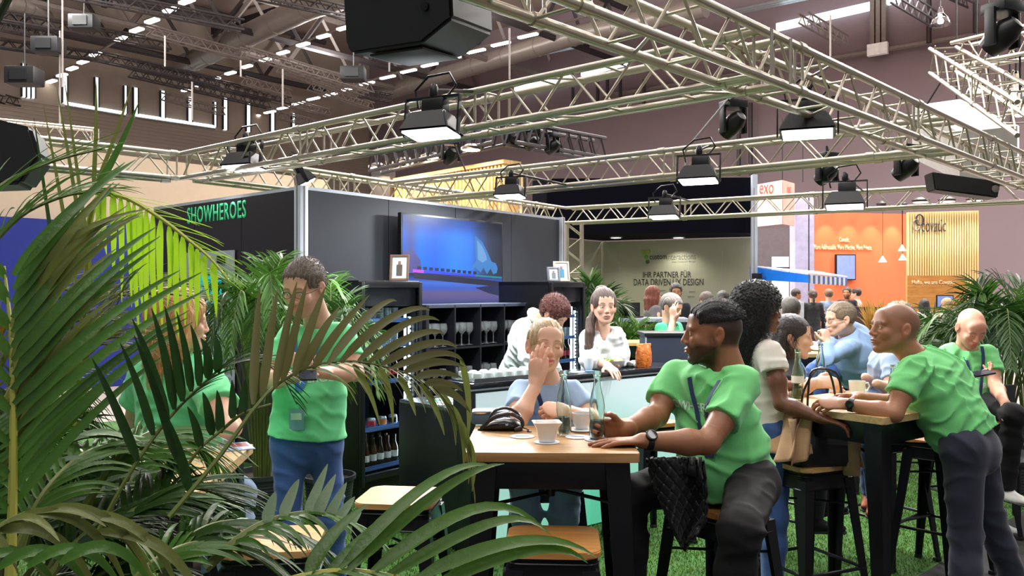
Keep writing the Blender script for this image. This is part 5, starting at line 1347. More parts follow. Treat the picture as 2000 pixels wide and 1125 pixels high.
    F.cap(nk - up_n * .0 + tf * o.get('scoop', .012), nk + up_n * .2, nr + nd, nr + nd + .03, .006, '-')
    if o.get('vneck'):
        for t_ in np.linspace(0, 1, 5): F.ell(nk + tf * (.055 + .03 * t_) + spine * (.02 + o['vneck'] * t_), np.array([.034 * (1 - t_ * .8)] * 3), None, .004, '-')
    v, f = F.mesh(1); sh_me = np_mesh(o.get('top_name', 't_shirt'), v, f); shirt = link(o.get('top_name', 't_shirt'), sh_me, o['top'], e, True)
    bv = BVHTree.FromPolygons([q for q in v.tolist()], [tuple(q) for q in f.tolist()])
    if o.get('band', True) and lod == 0:
        # ribbed neck band laid around the opening
        pts_ = []; c0 = nk + tf * o.get('scoop', .012) * .8 + up_n * .008
        a1, a2 = ax, nrm(np.cross(up_n, ax)); rad = nr + nd
        for i in range(28):
            a = 2 * math.pi * i / 28; p0 = c0 + (a1 * math.cos(a) + a2 * math.sin(a)) * (rad + .001)
            top_ = p0 + up_n * .12 ; hit = bv.ray_cast(V(top_ ), V(-up_n)); 
            q = hit[0] if hit[0] is not None and hit[3] < .22 else V(p0)
            pts_.append(V(q) + V(up_n) * .001)
        # smooth ring
        for _ in range(3): pts_ = [(pts_[i - 1] + pts_[i] * 2 + pts_[(i + 1) % 28]) / 4 for i in range(28)]
        MB().path(pts_, .0052, 6, True).build('neck_band', o['top'], shirt, True)
    # trousers
    if 'kL' in j:
        for _ in (0,):
            hL, hR, kL, kR, aL, aR = (A_(j[q]) for q in ('hL', 'hR', 'kL', 'kR', 'aL', 'aR'))
            pts = np.array([hL, hR, kL, kR, aL, aR, pel]); F = Field(pts.min(0) - .16, pts.max(0) + .16, [.0078, .010, .014][lod]); lg = o.get('leg', 1.0) * K; fl = o.get('flare', 1.0)
            F.cap(pel - spine * .09, pel + spine * .02, hipw * .82, hipw * .88, .04, w=hx, fa=.74, fb=.76)
            F.cap(hL, hR, .090 * lg, .090 * lg, .05)
            for H, Kk, An in ((hL, kL, aL), (hR, kR, aR)):
                F.cap(H, Kk, .088 * lg, .064 * lg, .035); F.ell(Kk, np.array([.064, .064, .066]) * lg, None, .02)
                F.cap(Kk, Kk * .65 + An * .35, .060 * lg, .061 * lg, .03); F.cap(Kk * .65 + An * .35, An, .061 * lg, .050 * lg * fl, .03)
                dn = nrm(An - Kk); F.cut(An - dn * .01, dn, near=(An + dn * .06, .09))
            td = nrm(kL - hL + kR - hR)
            F.disp(lambda P_: folds(P_, sd_ + 5, o.get('pfold', .006), .075, [np.array([.2, .1, 1.0]), td * .4 + np.array([.5, .2, .8])]))
            v, f = F.mesh(1); tr_ = link(o.get('leg_name', 'trousers'), np_mesh('trousers', v, f), o['pants'], e, True)
            if o.get('belt') is not None: pass
        # shoes
        for sd in 'LR':
            An = A_(j['a' + sd]); td = j.get('t' + sd); td = nrm(A_(td)) if td is not None else nrm(np.array([fwd[0], fwd[1], 0]))
            F = Field(An - .30, An + .30, [.007, .009, .013][lod]); dn = np.array([0, 0, -1.0]) if o.get('flatfoot', True) else nrm(An - A_(j['k' + sd]))
            h_ = o.get('ankle_h', .075); heel = An + dn * (h_ - .028) - td * .045; toe = heel + td * .185
            F.cap(An, An + dn * .03, .036, .040, .02); F.cap(heel, toe, .034, .032, .02, w=np.cross(td, dn), fa=.85, fb=.66); F.cap(An + dn * .02, toe - td * .05, .036, .026, .025)
            F.cut(heel + dn * .026, dn); v, f = F.mesh(1); sh = link('shoe', np_mesh('shoe', v, f), o.get('shoe', M_black), e, True)
            F = Field(An - .30, An + .30, [.007, .009, .013][lod]); F.cap(heel + dn * .02, toe + dn * .02, .038, .036, .01); F.cut(heel + dn * .028, dn); F.cut(heel + dn * .012, -dn)
            v, f = F.mesh(0)
            if len(v): link('sole', np_mesh('sole', v, f), o.get('sole', mat('shoe_sole', S(60, 58, 56), .7)), sh, False).data.transform(wm(sh).inverted())
    return dict(e=e, W=W, R=R, s=s, bv=bv, shirt=shirt, tf=tf, spine=spine, ax=ax, mid=mid, nk=nk, pel=pel, hd=hd)
def ribbon(name, pts, bv, out, width, m, parent, off=.003, thick=.0012):
    """flat band lying on a surface; pts world guesses, out = outward hint"""
    out = V(out).normalized(); P_, N_ = [], []
    for p in pts:
        p = V(p); h = bv.ray_cast(p + out * .25, -out, .6)
        if h[0] is None: h = bv.find_nearest(p)
        q = h[0]; n_ = h[1] if h[1].dot(out) > 0 else -h[1]
        P_.append(q + n_ * off); N_.append((n_ + out).normalized())
    for _ in range(2): P_ = [P_[0]] + [(P_[i - 1] + P_[i] * 2 + P_[i + 1]) / 4 for i in range(1, len(P_) - 1)] + [P_[-1]]
    mb = MB(); rows = []
    for i in range(len(P_)):
        t = (P_[min(i + 1, len(P_) - 1)] - P_[max(i - 1, 0)]).normalized(); sd = t.cross(N_[i]).normalized() * width / 2
        a, b = P_[i] - sd, P_[i] + sd; o_ = N_[i] * thick; rows.append([mb.bm.verts.new(q) for q in (a, b, b + o_, a + o_)])
    for A, Bq in zip(rows, rows[1:]):
        for k in range(4): mb.bm.faces.new((A[k], A[(k + 1) % 4], Bq[(k + 1) % 4], Bq[k]))
    mb.bm.faces.new(rows[0][::-1]); mb.bm.faces.new(rows[-1])
    return mb.build(name, m, parent, True)
def wrap_text(pr, txt, height, width, down, m, side=0.0, name='shirt_lettering', out=None):
    """lettering printed on the shirt chest"""
    me = text_mesh(txt, height=height, width=width, bold=.018)
    co = np.empty(len(me.vertices) * 3, np.float32); me.vertices.foreach_get('co', co); co = co.reshape(-1, 3)
    out = V(pr['tf']) if out is None else V(out).normalized(); x = V(pr['ax']); z = -V(pr['spine']); c = V(pr['mid']) + V(pr['spine']) * down + x * side
    bm = bmesh.new(); bm.from_mesh(me); bmesh.ops.triangulate(bm, faces=bm.faces[:]); bmesh.ops.subdivide_edges(bm, edges=[e_ for e_ in bm.edges if e_.calc_length() > .02], cuts=1); bmesh.ops.triangulate(bm, faces=bm.faces[:])
    for v in bm.verts:
        p = c + x * v.co.x + z * v.co.y; h = pr['bv'].ray_cast(p + out * .19, -out, .4)
        v.co = (h[0] + out * .0022) if h[0] is not None else p + out * .1
    bm.to_mesh(me); bm.free()
    return link(name, me, m, pr['shirt'], True)
# ------------------------------------------------------------------ the people
SK_L = S(214, 168, 142); SK_F = S(224, 178, 152); SK_T = S(186, 134, 102); SK_B = S(150, 100, 70); SK_D = S(112, 68, 48)
def cloth(name, col, **k):
    a = dict(rough=.85, var=.07, scale=14, bump=.05, bscale=260, sheen=.15); a.update(k); return mat(name, col, **a)
T_GREEN = cloth('green_cotton', S(114, 202, 122)); T_GREEN2 = cloth('green_cotton_cool', S(108, 212, 144)); T_BLUE = cloth('light_blue_cotton', S(150, 176, 208)); T_GREYB = cloth('grey_blue_marl', S(128, 146, 168))
T_SHIRT = cloth('blue_chambray', S(132, 156, 192)); T_WHITE = cloth('white_cotton', S(226, 230, 232)); T_CREAM = cloth('cream_blouse', S(224, 214, 204)); T_BLACK = cloth('black_cotton', S(34, 34, 40))
J_BLUE = cloth('blue_denim', S(60, 90, 146), var=.3, scale=9, bump=.2); J_LIGHT = cloth('light_denim', S(138, 162, 196), var=.22, scale=8, bump=.2); P_BLACK = cloth('black_trousers_cloth', S(20, 18, 20), sheen=0); P_NAVY = cloth('navy_chino', S(46, 48, 64))
M_LAN = cloth('navy_lanyard', S(34, 54, 92)); M_LANB = cloth('blue_lanyard', S(50, 110, 180)); M_PRINT = mat('white_shirt_print', S(206, 228, 214), .7)
SHOE_W = mat('white_shoe', S(220, 216, 210), .5)
def H(d, pn, t, **k): return dict(d=d, pn=pn, t=t, **k)

# P6 seated man in green, centre right -------------------------------------------------
J = dict(pelvis=P(1424, 935, 3.34), head=P(1390, 652, 3.34), face=(-.97, .06, -.02), neck=P(1424, 735, 3.33), sL=V((.885, 3.20, 1.245)), sR=V((.66, 3.46, 1.25)),
         eL=V((.70, 3.03, 1.055)), wL=P(1256, 861, 2.98), eR=P(1284, 812, 3.34), wR=P(1219, 838, 3.17),
         handL=H((-1, .03, -.02), (0, 0, -1), (.05, .9, 0), curl=(.10, .08, .10, .14), spread=.12, thout=.5, thc=.1), handR=H((-.93, -.15, .0), (-.2, -.9, -.1), (0, -.1, 1), curl=(.75, .8, .85, .9), spread=.05, thc=.6),
         hL=V((.915, 3.22, .865)), hR=V((.77, 3.40, .865)), kL=V((.765, 2.83, .80)), kR=V((.445, 3.21, .82)), aL=V((.745, 2.93, .36)), aR=V((.46, 3.27, .30)), tL=(-.5, -.8, 0), tR=(-.9, -.4, 0), chestdir=(-.74, -.67, 0))
O = dict(skin=SK_B, hair_col=S(26, 22, 22), hair='swept', hair_name='black_man', beard=.85, goatee=.95, beard_col=S(22, 16, 14), scalp=.85, hairline=.012, top=T_GREEN, pants=P_BLACK, bulk=1.02, belly=.12, arm=1.12, sleeve=.62, strands=2600,
         sleeve_r=1.1, hem=.04, hipw=.165, fat=1, neck_r=.064, hs=1.04, nose=1.15, fold=.011, leg=1.12, gaze=(-1, .05, 0), hair_th=.009)
p6 = person('seated man in green T-shirt with dark beard and lanyard at the centre table', J, O)
wrap_text(p6, 'SHOWHEROES', .034, .30, .095, M_PRINT, side=-.02)
c = p6
def lanyard(pr, m, badge=True, lift=.35, low=.34, out=None, spread=.07):
    tf, sp, ax, nk, mid = V(pr['tf']), V(pr['spine']), V(pr['ax']), V(pr['nk']), V(pr['mid']); out = V(out) if out is not None else tf
    parts = []
    for q in (-1, 1):
        pts = []
        for k in range(15):
            t = k / 14; a = nk + ax * q * spread * (1 - t) * (1.0) + tf * (.03 + .10 * min(1, t * 3)) + sp * (.0 + low * t) + ax * q * .006
            if t < .12: a = nk + ax * q * (spread + .004) + tf * (-.02 + .4 * t) + sp * .0
            pts.append(a)
        parts.append(pts)
    e = ribbon('lanyard', parts[0], pr['bv'], out, .019, m, pr['e'], .005); ribbon('strap', parts[1], pr['bv'], out, .019, m, e, .0075)
    end = mid + tf * .1 + sp * (low + .02); h = pr['bv'].ray_cast(end + out * .3, -out, .6); q = (h[0] + out * .008) if h[0] is not None else end
    if badge:
        fr = frame(q + sp * .05, ax, out); me = MB().box((0, 0, 0), (.07, .095, .003), bev=.001).mesh('badge', True); me.transform(fr); b = link('badge', me, mat('badge_card', S(120, 160, 175), .35), e, True)
        me = MB().box((0, .015, .002), (.05, .03, .002)).mesh('badge_print'); me.transform(fr); link('badge_print', me, M_PRINT, b, True)
    return e
la = lanyard(p6, M_LAN, True, low=.30)
# white letters along the near strap
def strap_text(pr, e, txt, q, low, spread, hh=.012, t0=.25, t1=.8):
    tf, sp, ax, nk = V(pr['tf']), V(pr['spine']), V(pr['ax']), V(pr['nk'])
    a = nk + ax * q * spread * (1 - t0) + tf * .1 + sp * low * t0; b = nk + ax * q * spread * (1 - t1) + tf * .12 + sp * low * t1; d = (b - a); me = text_mesh(txt, height=hh, width=d.length)
    n_ = tf; x = d.normalized(); y = n_.cross(x).normalized()
    for v in me.vertices:
        p = (a + b) / 2 + x * v.co.x + y * v.co.y; h = pr['bv'].ray_cast(p + n_ * .3, -n_, .6); v.co = (h[0] + n_ * .0105) if h[0] is not None else p
    link('strap_lettering', me, M_PRINT, e, True)
strap_text(p6, la, 'SHOWHEROES', 1, .30, .07)
# watch
def watch(pr, w_, d, out, m, r=.021, band=.029, pos=.0):
    w_ = V(w_); d = V(d).normalized(); out = V(out).normalized(); out = (out - d * out.dot(d)).normalized(); q = w_ - d * pos
    M = frame(q, out, d); e = MB().lathe([(band, -.011), (band + .003, -.011), (band + .003, .011), (band, .011), (band, -.011)], n=24, M=M).build('watch', m, pr['e'], True)
    M2 = frame(q + out * (band + .002), d, out); MB().lathe([(0, 0), (r, 0), (r, .008), (r * .85, .010), (0, .010)], n=24, M=M2).build('watch_case', m, e, True)
    MB().lathe([(0, .0103), (r * .8, .0103), (0, .0108)], n=20, M=M2).build('watch_glass', mat('watch_glass', S(28, 30, 34), .08), e, True)
watch(p6, J['wL'], J['wL'] - J['eL'], (-.1, -.75, .65), M_black, band=.0315, pos=.02)

# P3 blond woman at the centre table ---------------------------------------------------
hd = P(1066, 676, 3.70)
J = dict(pelvis=PX(1068, 3.86, .875), head=hd, face=(.20, -.98, .02), neck=P(1068, 742, 3.76), sL=P(1123, 768, 3.74), sR=P(1012, 768, 3.74),
         eR=P(1012, 824, 3.47), wR=P(1045, 752, 3.53), eL=P(1160, 822, 3.6), wL=P(1108, 803, 3.45),
         handR=H((.06, .0, 1), (.35, .55, .0), (.8, -.2, .0), curl=(.22, .18, .2, .25), spread=.16, thc=.15, thout=.35), handL=H((-.75, -.35, .12), (-.1, .5, -.5), (.1, -.5, .8), curl=(1.25, 1.3, 1.3, 1.3), spread=.02, thc=.9, thout=.4),
         hL=PX(1106, 3.84, .865), hR=PX(1030, 3.84, .865), kL=PX(1112, 3.42, .86), kR=PX(1020, 3.42, .86), aL=PX(1082, 3.62, .37), aR=PX(1040, 3.62, .37), tL=(0, -1, 0), tR=(0, -1, 0), chestdir=(.1, -1, 0))
pony = [((0, -.11, .02), .03), ((0, -.14, -.04), .028), ((.01, -.13, -.10), .022), ((.01, -.12, -.16), .012)]
O = dict(skin=S(226, 178, 152), hair_col=S(190, 160, 118), brow=S(140, 106, 76), hair='tied', hair_name='ash_blond', pony=pony, top=T_BLUE, pants=J_LIGHT, fem=1, closed=1, mouth=.9, sleeve=.60, sleeve_r=1.12, hem=.03, hs=.97, bust=.8, fold=.006,
         lip=S(196, 96, 96), roll=-.10, neck_r=.047, hair_th=.006, arm=.92, hipw=.16, shoe=T_BLACK, brow_w=.8, neckline=.018)
p3 = person('blond woman in light blue T-shirt holding a hand to her cheek at the centre table', J, O)
lanyard(p3, M_LAN, True, low=.27, spread=.06)
# black print on the shirt
me = MB().sphere((0, 0, 0), .045, (1.25, .12, .8), 14).mesh('shirt_print', True); me.transform(Matrix.Translation(P(1068, 812, 3.60))); 
wrap_text(p3, 'WOW', .035, .13, .245, M_black, side=.03, name='shirt_print')

# P7 woman with long curly black hair --------------------------------------------------
J = dict(pelvis=PX(1492, 4.22, .93), head=P(1483, 606, 4.22), face=(.97, .02, -.03), neck=P(1468, 668, 4.22), sL=PX(1450, 4.40, 1.335), sR=P(1508, 694, 4.06),
         eR=P(1526, 788, 3.98), wR=P(1607, 818, 3.86), eL=PX(1500, 4.45, 1.08), wL=PX(1552, 4.30, 1.12),
         handR=H((.88, -.25, -.22), (-.1, .1, -1), (.2, .9, 0), curl=(.3, .35, .4, .45), spread=.14, thc=.2, thout=.5), handL=None,
         hL=PX(1480, 4.32, .90), hR=PX(1508, 4.14, .90), kL=PX(1490, 4.32, .5), kR=PX(1512, 4.12, .5), aL=PX(1485, 4.36, .1), aR=PX(1508, 4.12, .1), tL=(.9, .3, 0), tR=(.9, .3, 0), chestdir=(.80, .60, 0))
O = dict(skin=SK_D, hair_col=S(36, 31, 33), hair='long', hair_name='curly_black', hair_len=.27, hair_w=.088, hair_th=.034, curl=1.5, facew=.078, tuck=1, top=T_CREAM, pants=J_BLUE, fem=1, sleeve=.30, sleeve_r=1.25, hem=.02, bust=.8, hs=.98, neck_r=.047,
         arm=.92, strands=3600, strand_len=.16, shoe=SHOE_W, fold=.007, hipw=.165, nose=1.15, lip=S(140, 70, 66), top_name='blouse', band=False, bulk=.95)
p7 = person('standing woman with long curly black hair and cream blouse reaching to the handbag', J, O)
def glasses(pr, m, w_=1.0, lens=True):
    W = pr['W']; s = pr['s']; e = None
    for sx in (-1, 1):
        pts = [W(sx * .032 + .022 * w_ * math.cos(a), .098 - .006 * abs(math.cos(a)) * (1 if sx * math.cos(a) > 0 else .2), .001 + .0155 * math.sin(a)) for a in [i * math.pi / 9 for i in range(18)]]
        o = MB().path(pts, .0014, 5, True).build('glasses' if e is None else 'rim', m, pr['e'] if e is None else e, True); e = e or o
        MB().path([W(sx * .053, .094, .004), W(sx * .074, .06, .004), W(sx * .082, .0, .002), W(sx * .081, -.02, -.008)], .0014, 5).build('temple', m, e, True)
    MB().path([W(-.011, .101, .004), W(0, .106, .007), W(.011, .101, .004)], .0014, 5).build('bridge', m, e, True)
glasses(p7, M_black)

# P11 leaning man in green ------------------------------------------------------------
J = dict(pelvis=P(1893, 862, 3.86), head=P(1746, 642, 3.96), face=(-.96, -.10, .06), neck=P(1795, 708, 3.95), sL=P(1782, 722, 3.77), sR=P(1822, 722, 4.12),
         eL=P(1746, 808, 3.70), wL=P(1654, 789, 3.82), eR=P(1768, 792, 4.10), wR=P(1674, 775, 4.02),
         handL=H((-.97, .22, .0), (.1, .5, -.8), (0, .4, .9), curl=(.5, .6, .7, .8), spread=.06, thc=.5), handR=H((-.95, -.15, .05), (.1, -.3, -.9), (0, -.9, .2), curl=(.5, .6, .6, .7), spread=.06, thc=.4),
         hL=P(1880, 872, 3.76), hR=P(1905, 868, 3.96), kL=PX(1886, 3.80, .50), kR=PX(1932, 4.05, .52), aL=PX(1886, 3.72, .10), aR=PX(1995, 4.12, .10), tL=(-.9, -.1, 0), tR=(-.9, -.1, 0), chestdir=(-.80, -.10, -.6))
O = dict(skin=S(170, 116, 86), hair_col=S(60, 46, 40), scalp=.42, hair=None, beard=.22, beard_col=S(92, 66, 52), top=T_GREEN, pants=P_NAVY, bulk=1.02, hs=1.02, sleeve=.56, sleeve_r=1.1, hem=-.02, hipw=.16, nose=1.2, lip=S(150, 92, 80), fold=.010,
         shoe=T_BLACK, belly=.0, blade=1, hair_name='x', gaze=(-1, -.05, .15), leg=1.05)
p11 = person('man with shaved head in green T-shirt leaning on the right table', J, O)
watch(p11, J['wL'], J['wL'] - J['eL'], (-.1, -.95, .1), M_black, r=.018, band=.029, pos=.02)
# P2 standing man with glasses --------------------------------------------------------
J = dict(pelvis=PX(600, 3.92, .93), head=P(594, 563, 3.80), face=(-.28, -.90, -.34), neck=P(622, 632, 3.93), sL=P(676, 654, 3.93), sR=P(560, 658, 3.88),
         eL=P(694, 728, 3.84), wL=P(628, 728, 3.62), eR=P(526, 742, 3.80), wR=P(578, 735, 3.58),
         handL=H((-.9, -.3, .1), (0, .2, 1), (0, -.9, .3), curl=(.7, .75, .8, .8), spread=.03, thc=.5), handR=H((.75, -.45, .1), (0, .1, 1), (0, -.9, .3), curl=(.7, .75, .8, .8), spread=.03, thc=.5),
         hL=PX(634, 3.94, .90), hR=PX(566, 3.90, .90), kL=PX(650, 3.92, .50), kR=PX(562, 3.86, .50), aL=PX(658, 3.98, .1), aR=PX(558, 3.90, .1), tL=(.1, -1, 0), tR=(-.2, -1, 0), chestdir=(-.15, -.98, 0))
O = dict(skin=SK_L, hair_col=S(92, 78, 66), hair='short', hair_name='greying_brown', beard=.35, beard_col=S(120, 92, 76), top=T_GREEN2, pants=J_BLUE, sleeve=.60, sleeve_r=1.05, hem=.0, hipw=.165, leg=.88, bulk=1.04, hs=1.02, fold=.006, eye='blue', hair_th=.009, scalp=.5, strands=2600)
p2 = person('standing man with glasses in green T-shirt and jeans reading his phone', J, O)
glasses(p2, mat('thin_metal_frame', S(70, 60, 56), .3, .6)); wrap_text(p2, 'SHOWHEROES', .034, .30, .19, M_PRINT); lanyard(p2, M_LANB, True, low=.30)
ph = MB().box((0, 0, 0), (.075, .15, .009), bev=.003).build('phone', M_black); ph.location = P(602, 722, 3.50); ph.rotation_euler = (.5, 0, .2); tag(ph, 'black phone in the hands of the standing man with glasses', 'phone')
MB().box((0, 0, .005), (.068, .14, .001)).build('phone_screen', mat('phone_screen', S(30, 36, 50), .1), ph)
# P1 blond woman among the palms ------------------------------------------------------
J = dict(pelvis=PX(352, 3.42, .875), head=P(352, 628, 3.32), face=(.86, .42, -.08), neck=P(344, 695, 3.36), sL=P(282, 728, 3.42), sR=P(402, 730, 3.24),
         eR=P(448, 838, 3.02), wR=PX(452, 3.20, 1.10), eL=PX(262, 3.5, 1.06), wL=PX(330, 3.66, 1.02), handR=None, handL=None,
         hL=PX(318, 3.48, .86), hR=PX(385, 3.38, .86), kL=PX(400, 3.62, .88), kR=PX(462, 3.06, .86), aL=PX(395, 3.75, .36), aR=PX(457, 3.02, .32), tL=(.7, .5, 0), tR=(.7, .1, 0), chestdir=(.45, .89, 0))
O = dict(skin=SK_F, hair_col=S(196, 150, 92), hair='long', hair_name='honey_blond', hair_len=.13, hair_w=.078, hair_th=.020, facew=.064, top=T_GREEN2, pants=J_LIGHT, fem=1, sleeve=.6, sleeve_r=1.25, hem=.02, bust=.8, hs=.98, strands=2200, strand_len=.12, curl=0,
         hipw=.175, bulk=1.12, arm=1.0, fold=.006, neck_r=.048)
p1 = person('seated woman with wavy honey-blond hair in green T-shirt behind the palm fronds', J, O)
# P8 dark-haired woman -----------------------------------------------------------------
J = dict(pelvis=PX(1538, 5.0, .875), head=P(1549, 659, 4.70), face=(.93, -.30, -.08), neck=P(1536, 712, 4.76), sL=PX(1520, 4.95, 1.175), sR=P(1545, 728, 4.62),
         eR=P(1535, 782, 4.45), wR=P(1592, 748, 4.38), eL=PX(1560, 4.82, 1.06), wL=PX(1603, 4.62, 1.09), handR=H((.95, -.1, .05), (0, .7, -.6), (0, .2, .9), curl=(.6, .7, .7, .8), spread=.04), handL=H((.8, -.4, -.1), (0, 0, -1), (.3, .8, 0), curl=(.6, .6, .7, .8)),
         hL=PX(1525, 5.08, .86), hR=PX(1548, 4.94, .86), kL=PX(1605, 4.92, .86), kR=PX(1606, 4.62, .86), aL=PX(1598, 5.0, .36), aR=PX(1590, 4.7, .33), tL=(1, -.1, 0), tR=(1, -.1, 0), chestdir=(.9, -.43, 0))
O = dict(skin=SK_F, hair_col=S(48, 38, 38), hair='long', hair_name='dark_brown_wavy', hair_len=.22, hair_w=.080, hair_th=.012, facew=.076, curl=.35, tuck=1, top=T_BLACK, pants=T_BLACK, fem=1, sleeve=.5, sleeve_r=1.2, hem=.03, bust=.9, hs=.98, strands=1500, strand_len=.14,
         neck_r=.047, nose=1.1, fat=.6, lod=0, mouth=.3)
p8 = person('seated woman with long dark hair in black top at the right table', J, O); lanyard(p8, M_LANB, False, low=.25, spread=.06)
# P9 man in light blue shirt --------------------------------------------------------------
J = dict(pelvis=PX(1680, 6.85, .96), head=P(1640, 624, 6.55), face=(-.98, -.12, -.16), neck=P(1655, 660, 6.62), sL=P(1656, 678, 6.42), sR=P(1664, 668, 6.86),
         eL=P(1612, 700, 6.30), wL=P(1616, 670, 6.36), eR=P(1616, 698, 6.75), wR=P(1611, 668, 6.55), handL=H((-.1, .1, 1), (-.3, .9, 0), (-.9, -.2, .0), curl=(.9, 1, 1.1, 1.1), spread=.02), handR=H((-.1, -.1, 1), (-.3, -.9, 0), (-.9, 0, .0), curl=(.9, 1, 1.1, 1.1), spread=.02),
         hL=PX(1684, 6.74, .95), hR=PX(1684, 6.96, .95), kL=PX(1592, 6.66, .97), kR=PX(1600, 6.95, .97), aL=PX(1600, 6.7, .5), aR=PX(1606, 6.95, .5), tL=(-1, 0, 0), tR=(-1, 0, 0), chestdir=(-1, -.1, -.2))
O = dict(skin=SK_L, hair_col=S(120, 100, 78), hair='short', hair_name='sandy', top=T_SHIRT, pants=J_BLUE, sleeve=.97, hem=.02, hs=1.05, bulk=1.12, belly=.05, fold=.009, beard=.15, lod=1, top_name='shirt', scalp=.4, sleeve_r=1.1, fwl=.10, handk=.85, hair_th=.008)
p9 = person('man in light blue long-sleeved shirt and jeans resting his chin on his hands', J, O); glasses(p9, M_black)
# P10 man behind the leaning man ------------------------------------------------------------
J = dict(pelvis=PX(1735, 5.05, .875), head=P(1752, 634, 4.98), face=(-.80, -.58, -.05), neck=P(1745, 684, 5.0), sL=P(1745, 708, 4.85), sR=P(1716, 700, 5.15),
         eL=P(1742, 764, 4.75), wL=PX(1712, 4.55, 1.10), eR=P(1712, 760, 5.1), wR=PX(1690, 4.9, 1.10), handL=None, handR=None,
         hL=PX(1745, 4.95, .86), hR=PX(1728, 5.14, .86), kL=PX(1702, 4.66, .86), kR=PX(1692, 4.85, .86), aL=PX(1710, 4.85, .40), aR=PX(1700, 5.0, .40), tL=(-.5, -.8, 0), tR=(-.5, -.8, 0), chestdir=(-.75, -.65, 0))
O = dict(skin=SK_F, hair_col=S(176, 150, 118), hair='curlyshort', hair_name='light_curls', curl=1.1, top=T_GREYB, pants=J_BLUE, sleeve=.6, hs=1.0, lod=1, hem=.02, shoe=mat('orange_blue_sneaker', S(170, 82, 50), .6, var=.5, scale=25), fold=.006)
p10 = person('man in grey-blue T-shirt seated behind the leaning man with shaved head', J, O)
# P12 bald man with phone ---------------------------------------------------------------------
J = dict(pelvis=PX(1888, 5.55, .875), head=P(1897, 640, 5.42), face=(-.02, -.80, -.60), neck=P(1888, 676, 5.55), sL=P(1932, 694, 5.50), sR=P(1850, 690, 5.55),
         eL=P(1944, 752, 5.38), wL=P(1962, 786, 5.12), eR=P(1848, 745, 5.45), wR=P(1892, 734, 5.22), handL=H((.25, -.6, -.55), (0, .5, -.8), (-.9, -.2, 0), curl=(.4, .45, .5, .6), spread=.1), handR=H((.8, -.3, .1), (0, .1, 1), (0, -.9, .4), curl=(.6, .7, .7, .8), spread=.03),
         hL=PX(1912, 5.52, .865), hR=PX(1864, 5.55, .865), kL=PX(1978, 5.06, .86), kR=PX(1880, 5.1, .86), aL=PX(1966, 5.2, .38), aR=PX(1940, 5.62, .08), tL=(.3, -.9, 0), tR=(.5, -.8, 0), chestdir=(-.08, -1, 0))
O = dict(skin=S(216, 160, 134), hair_col=S(140, 110, 90), hair=None, hair_name='x', beard=.18, beard_col=S(150, 116, 98), top=T_GREEN, pants=P_BLACK, sleeve=.58, sleeve_r=1.2, hem=.02, belly=.06, bulk=1.05, lod=1, fold=.006, shoe=SHOE_W, hs=1.0)
p12 = person('bald man in green T-shirt looking down at his phone by the right palm', J, O); wrap_text(p12, 'SHOWHEROES', .036, .27, .19, M_PRINT); lanyard(p12, M_LAN, False, low=.33, spread=.06)
ph = MB().box((0, 0, 0), (.14, .07, .009), bev=.003).build('phone', M_black); ph.location = P(1918, 729, 5.08); ph.rotation_euler = (.22, -.12, .25); tag(ph, 'dark phone held by the bald man', 'phone')
MB().box((0, 0, .005), (.14, .068, .001)).build('phone_screen', MATS['phone_screen'], ph)
# P4 bartender bending -----------------------------------------------------------------------
J = dict(pelvis=PX(1008, 6.75, .95), head=P(1083, 614, 6.30), face=(.60, -.42, -.68), neck=P(1052, 622, 6.40), sL=P(1058, 640, 6.62), sR=P(1022, 648, 6.30),
         eL=PX(1070, 6.5, 1.12), wL=PX(1088, 6.35, .95), eR=PX(1030, 6.12, 1.12), wR=PX(1062, 6.05, .95), handL=None, handR=None, hL=PX(1020, 6.86, .93), hR=PX(998, 6.66, .93), kL=PX(1020, 6.86, .5), kR=PX(998, 6.66, .5), aL=PX(1020, 6.9, .1), aR=PX(998, 6.7, .1), tL=(.7, -.6, 0), tR=(.7, -.6, 0), chestdir=(.5, -.5, -.6))
O = dict(skin=SK_L, hair_col=S(96, 48, 42), hair='curlyshort', hair_name='dark_red_curls', curl=1.4, hair_th=.026, top=T_WHITE, pants=P_BLACK, sleeve=.97, sleeve_r=1.15, hem=.0, hs=1.0, lod=1, fold=.010, bulk=1.05, top_name='hooded_sweater', nd=.03, blade=1)
p4 = person('bartender with dark red curls in white hooded sweater bending behind the bar', J, O)
MB().path([p4['nk'] + (V(p4['ax']) * math.cos(a) * .085 + V(p4['tf']) * math.sin(a) * .07) + V((-.012, 0, .012)) for a in [i * math.pi / 9 for i in range(18)]], .026, 8, True).build('hood', cloth('cream_hood', S(222, 212, 190)), p4['shirt'], True)
# P5 barista with loose hair ---------------------------------------------------------------------
J = dict(pelvis=PX(1172, 6.22, .90), head=P(1180, 599, 6.05), face=(.10, -.99, -.04), neck=P(1176, 645, 6.12), sL=P(1204, 658, 6.14), sR=P(1148, 662, 6.10),
         eL=PX(1212, 6.16, 1.13), wL=PX(1204, 5.98, 1.075), eR=P(1152, 704, 6.0), wR=P(1186, 713, 5.90), handL=None, handR=H((.3, -.7, -.25), (0, .1, -1), (-.8, -.3, 0), curl=(.2, .2, .3, .3), spread=.1),
         hL=PX(1190, 6.22, .88), hR=PX(1154, 6.2, .88), kL=PX(1190, 6.22, .5), kR=PX(1154, 6.2, .5), aL=PX(1190, 6.24, .1), aR=PX(1154, 6.2, .1), tL=(0, -1, 0), tR=(0, -1, 0), chestdir=(.1, -1, 0))
pony = [((-.055, -.045, -.045), .030), ((-.088, -.03, -.10), .032), ((-.105, .03, -.18), .034), ((-.115, .05, -.28), .030), ((-.125, .05, -.36), .018)]
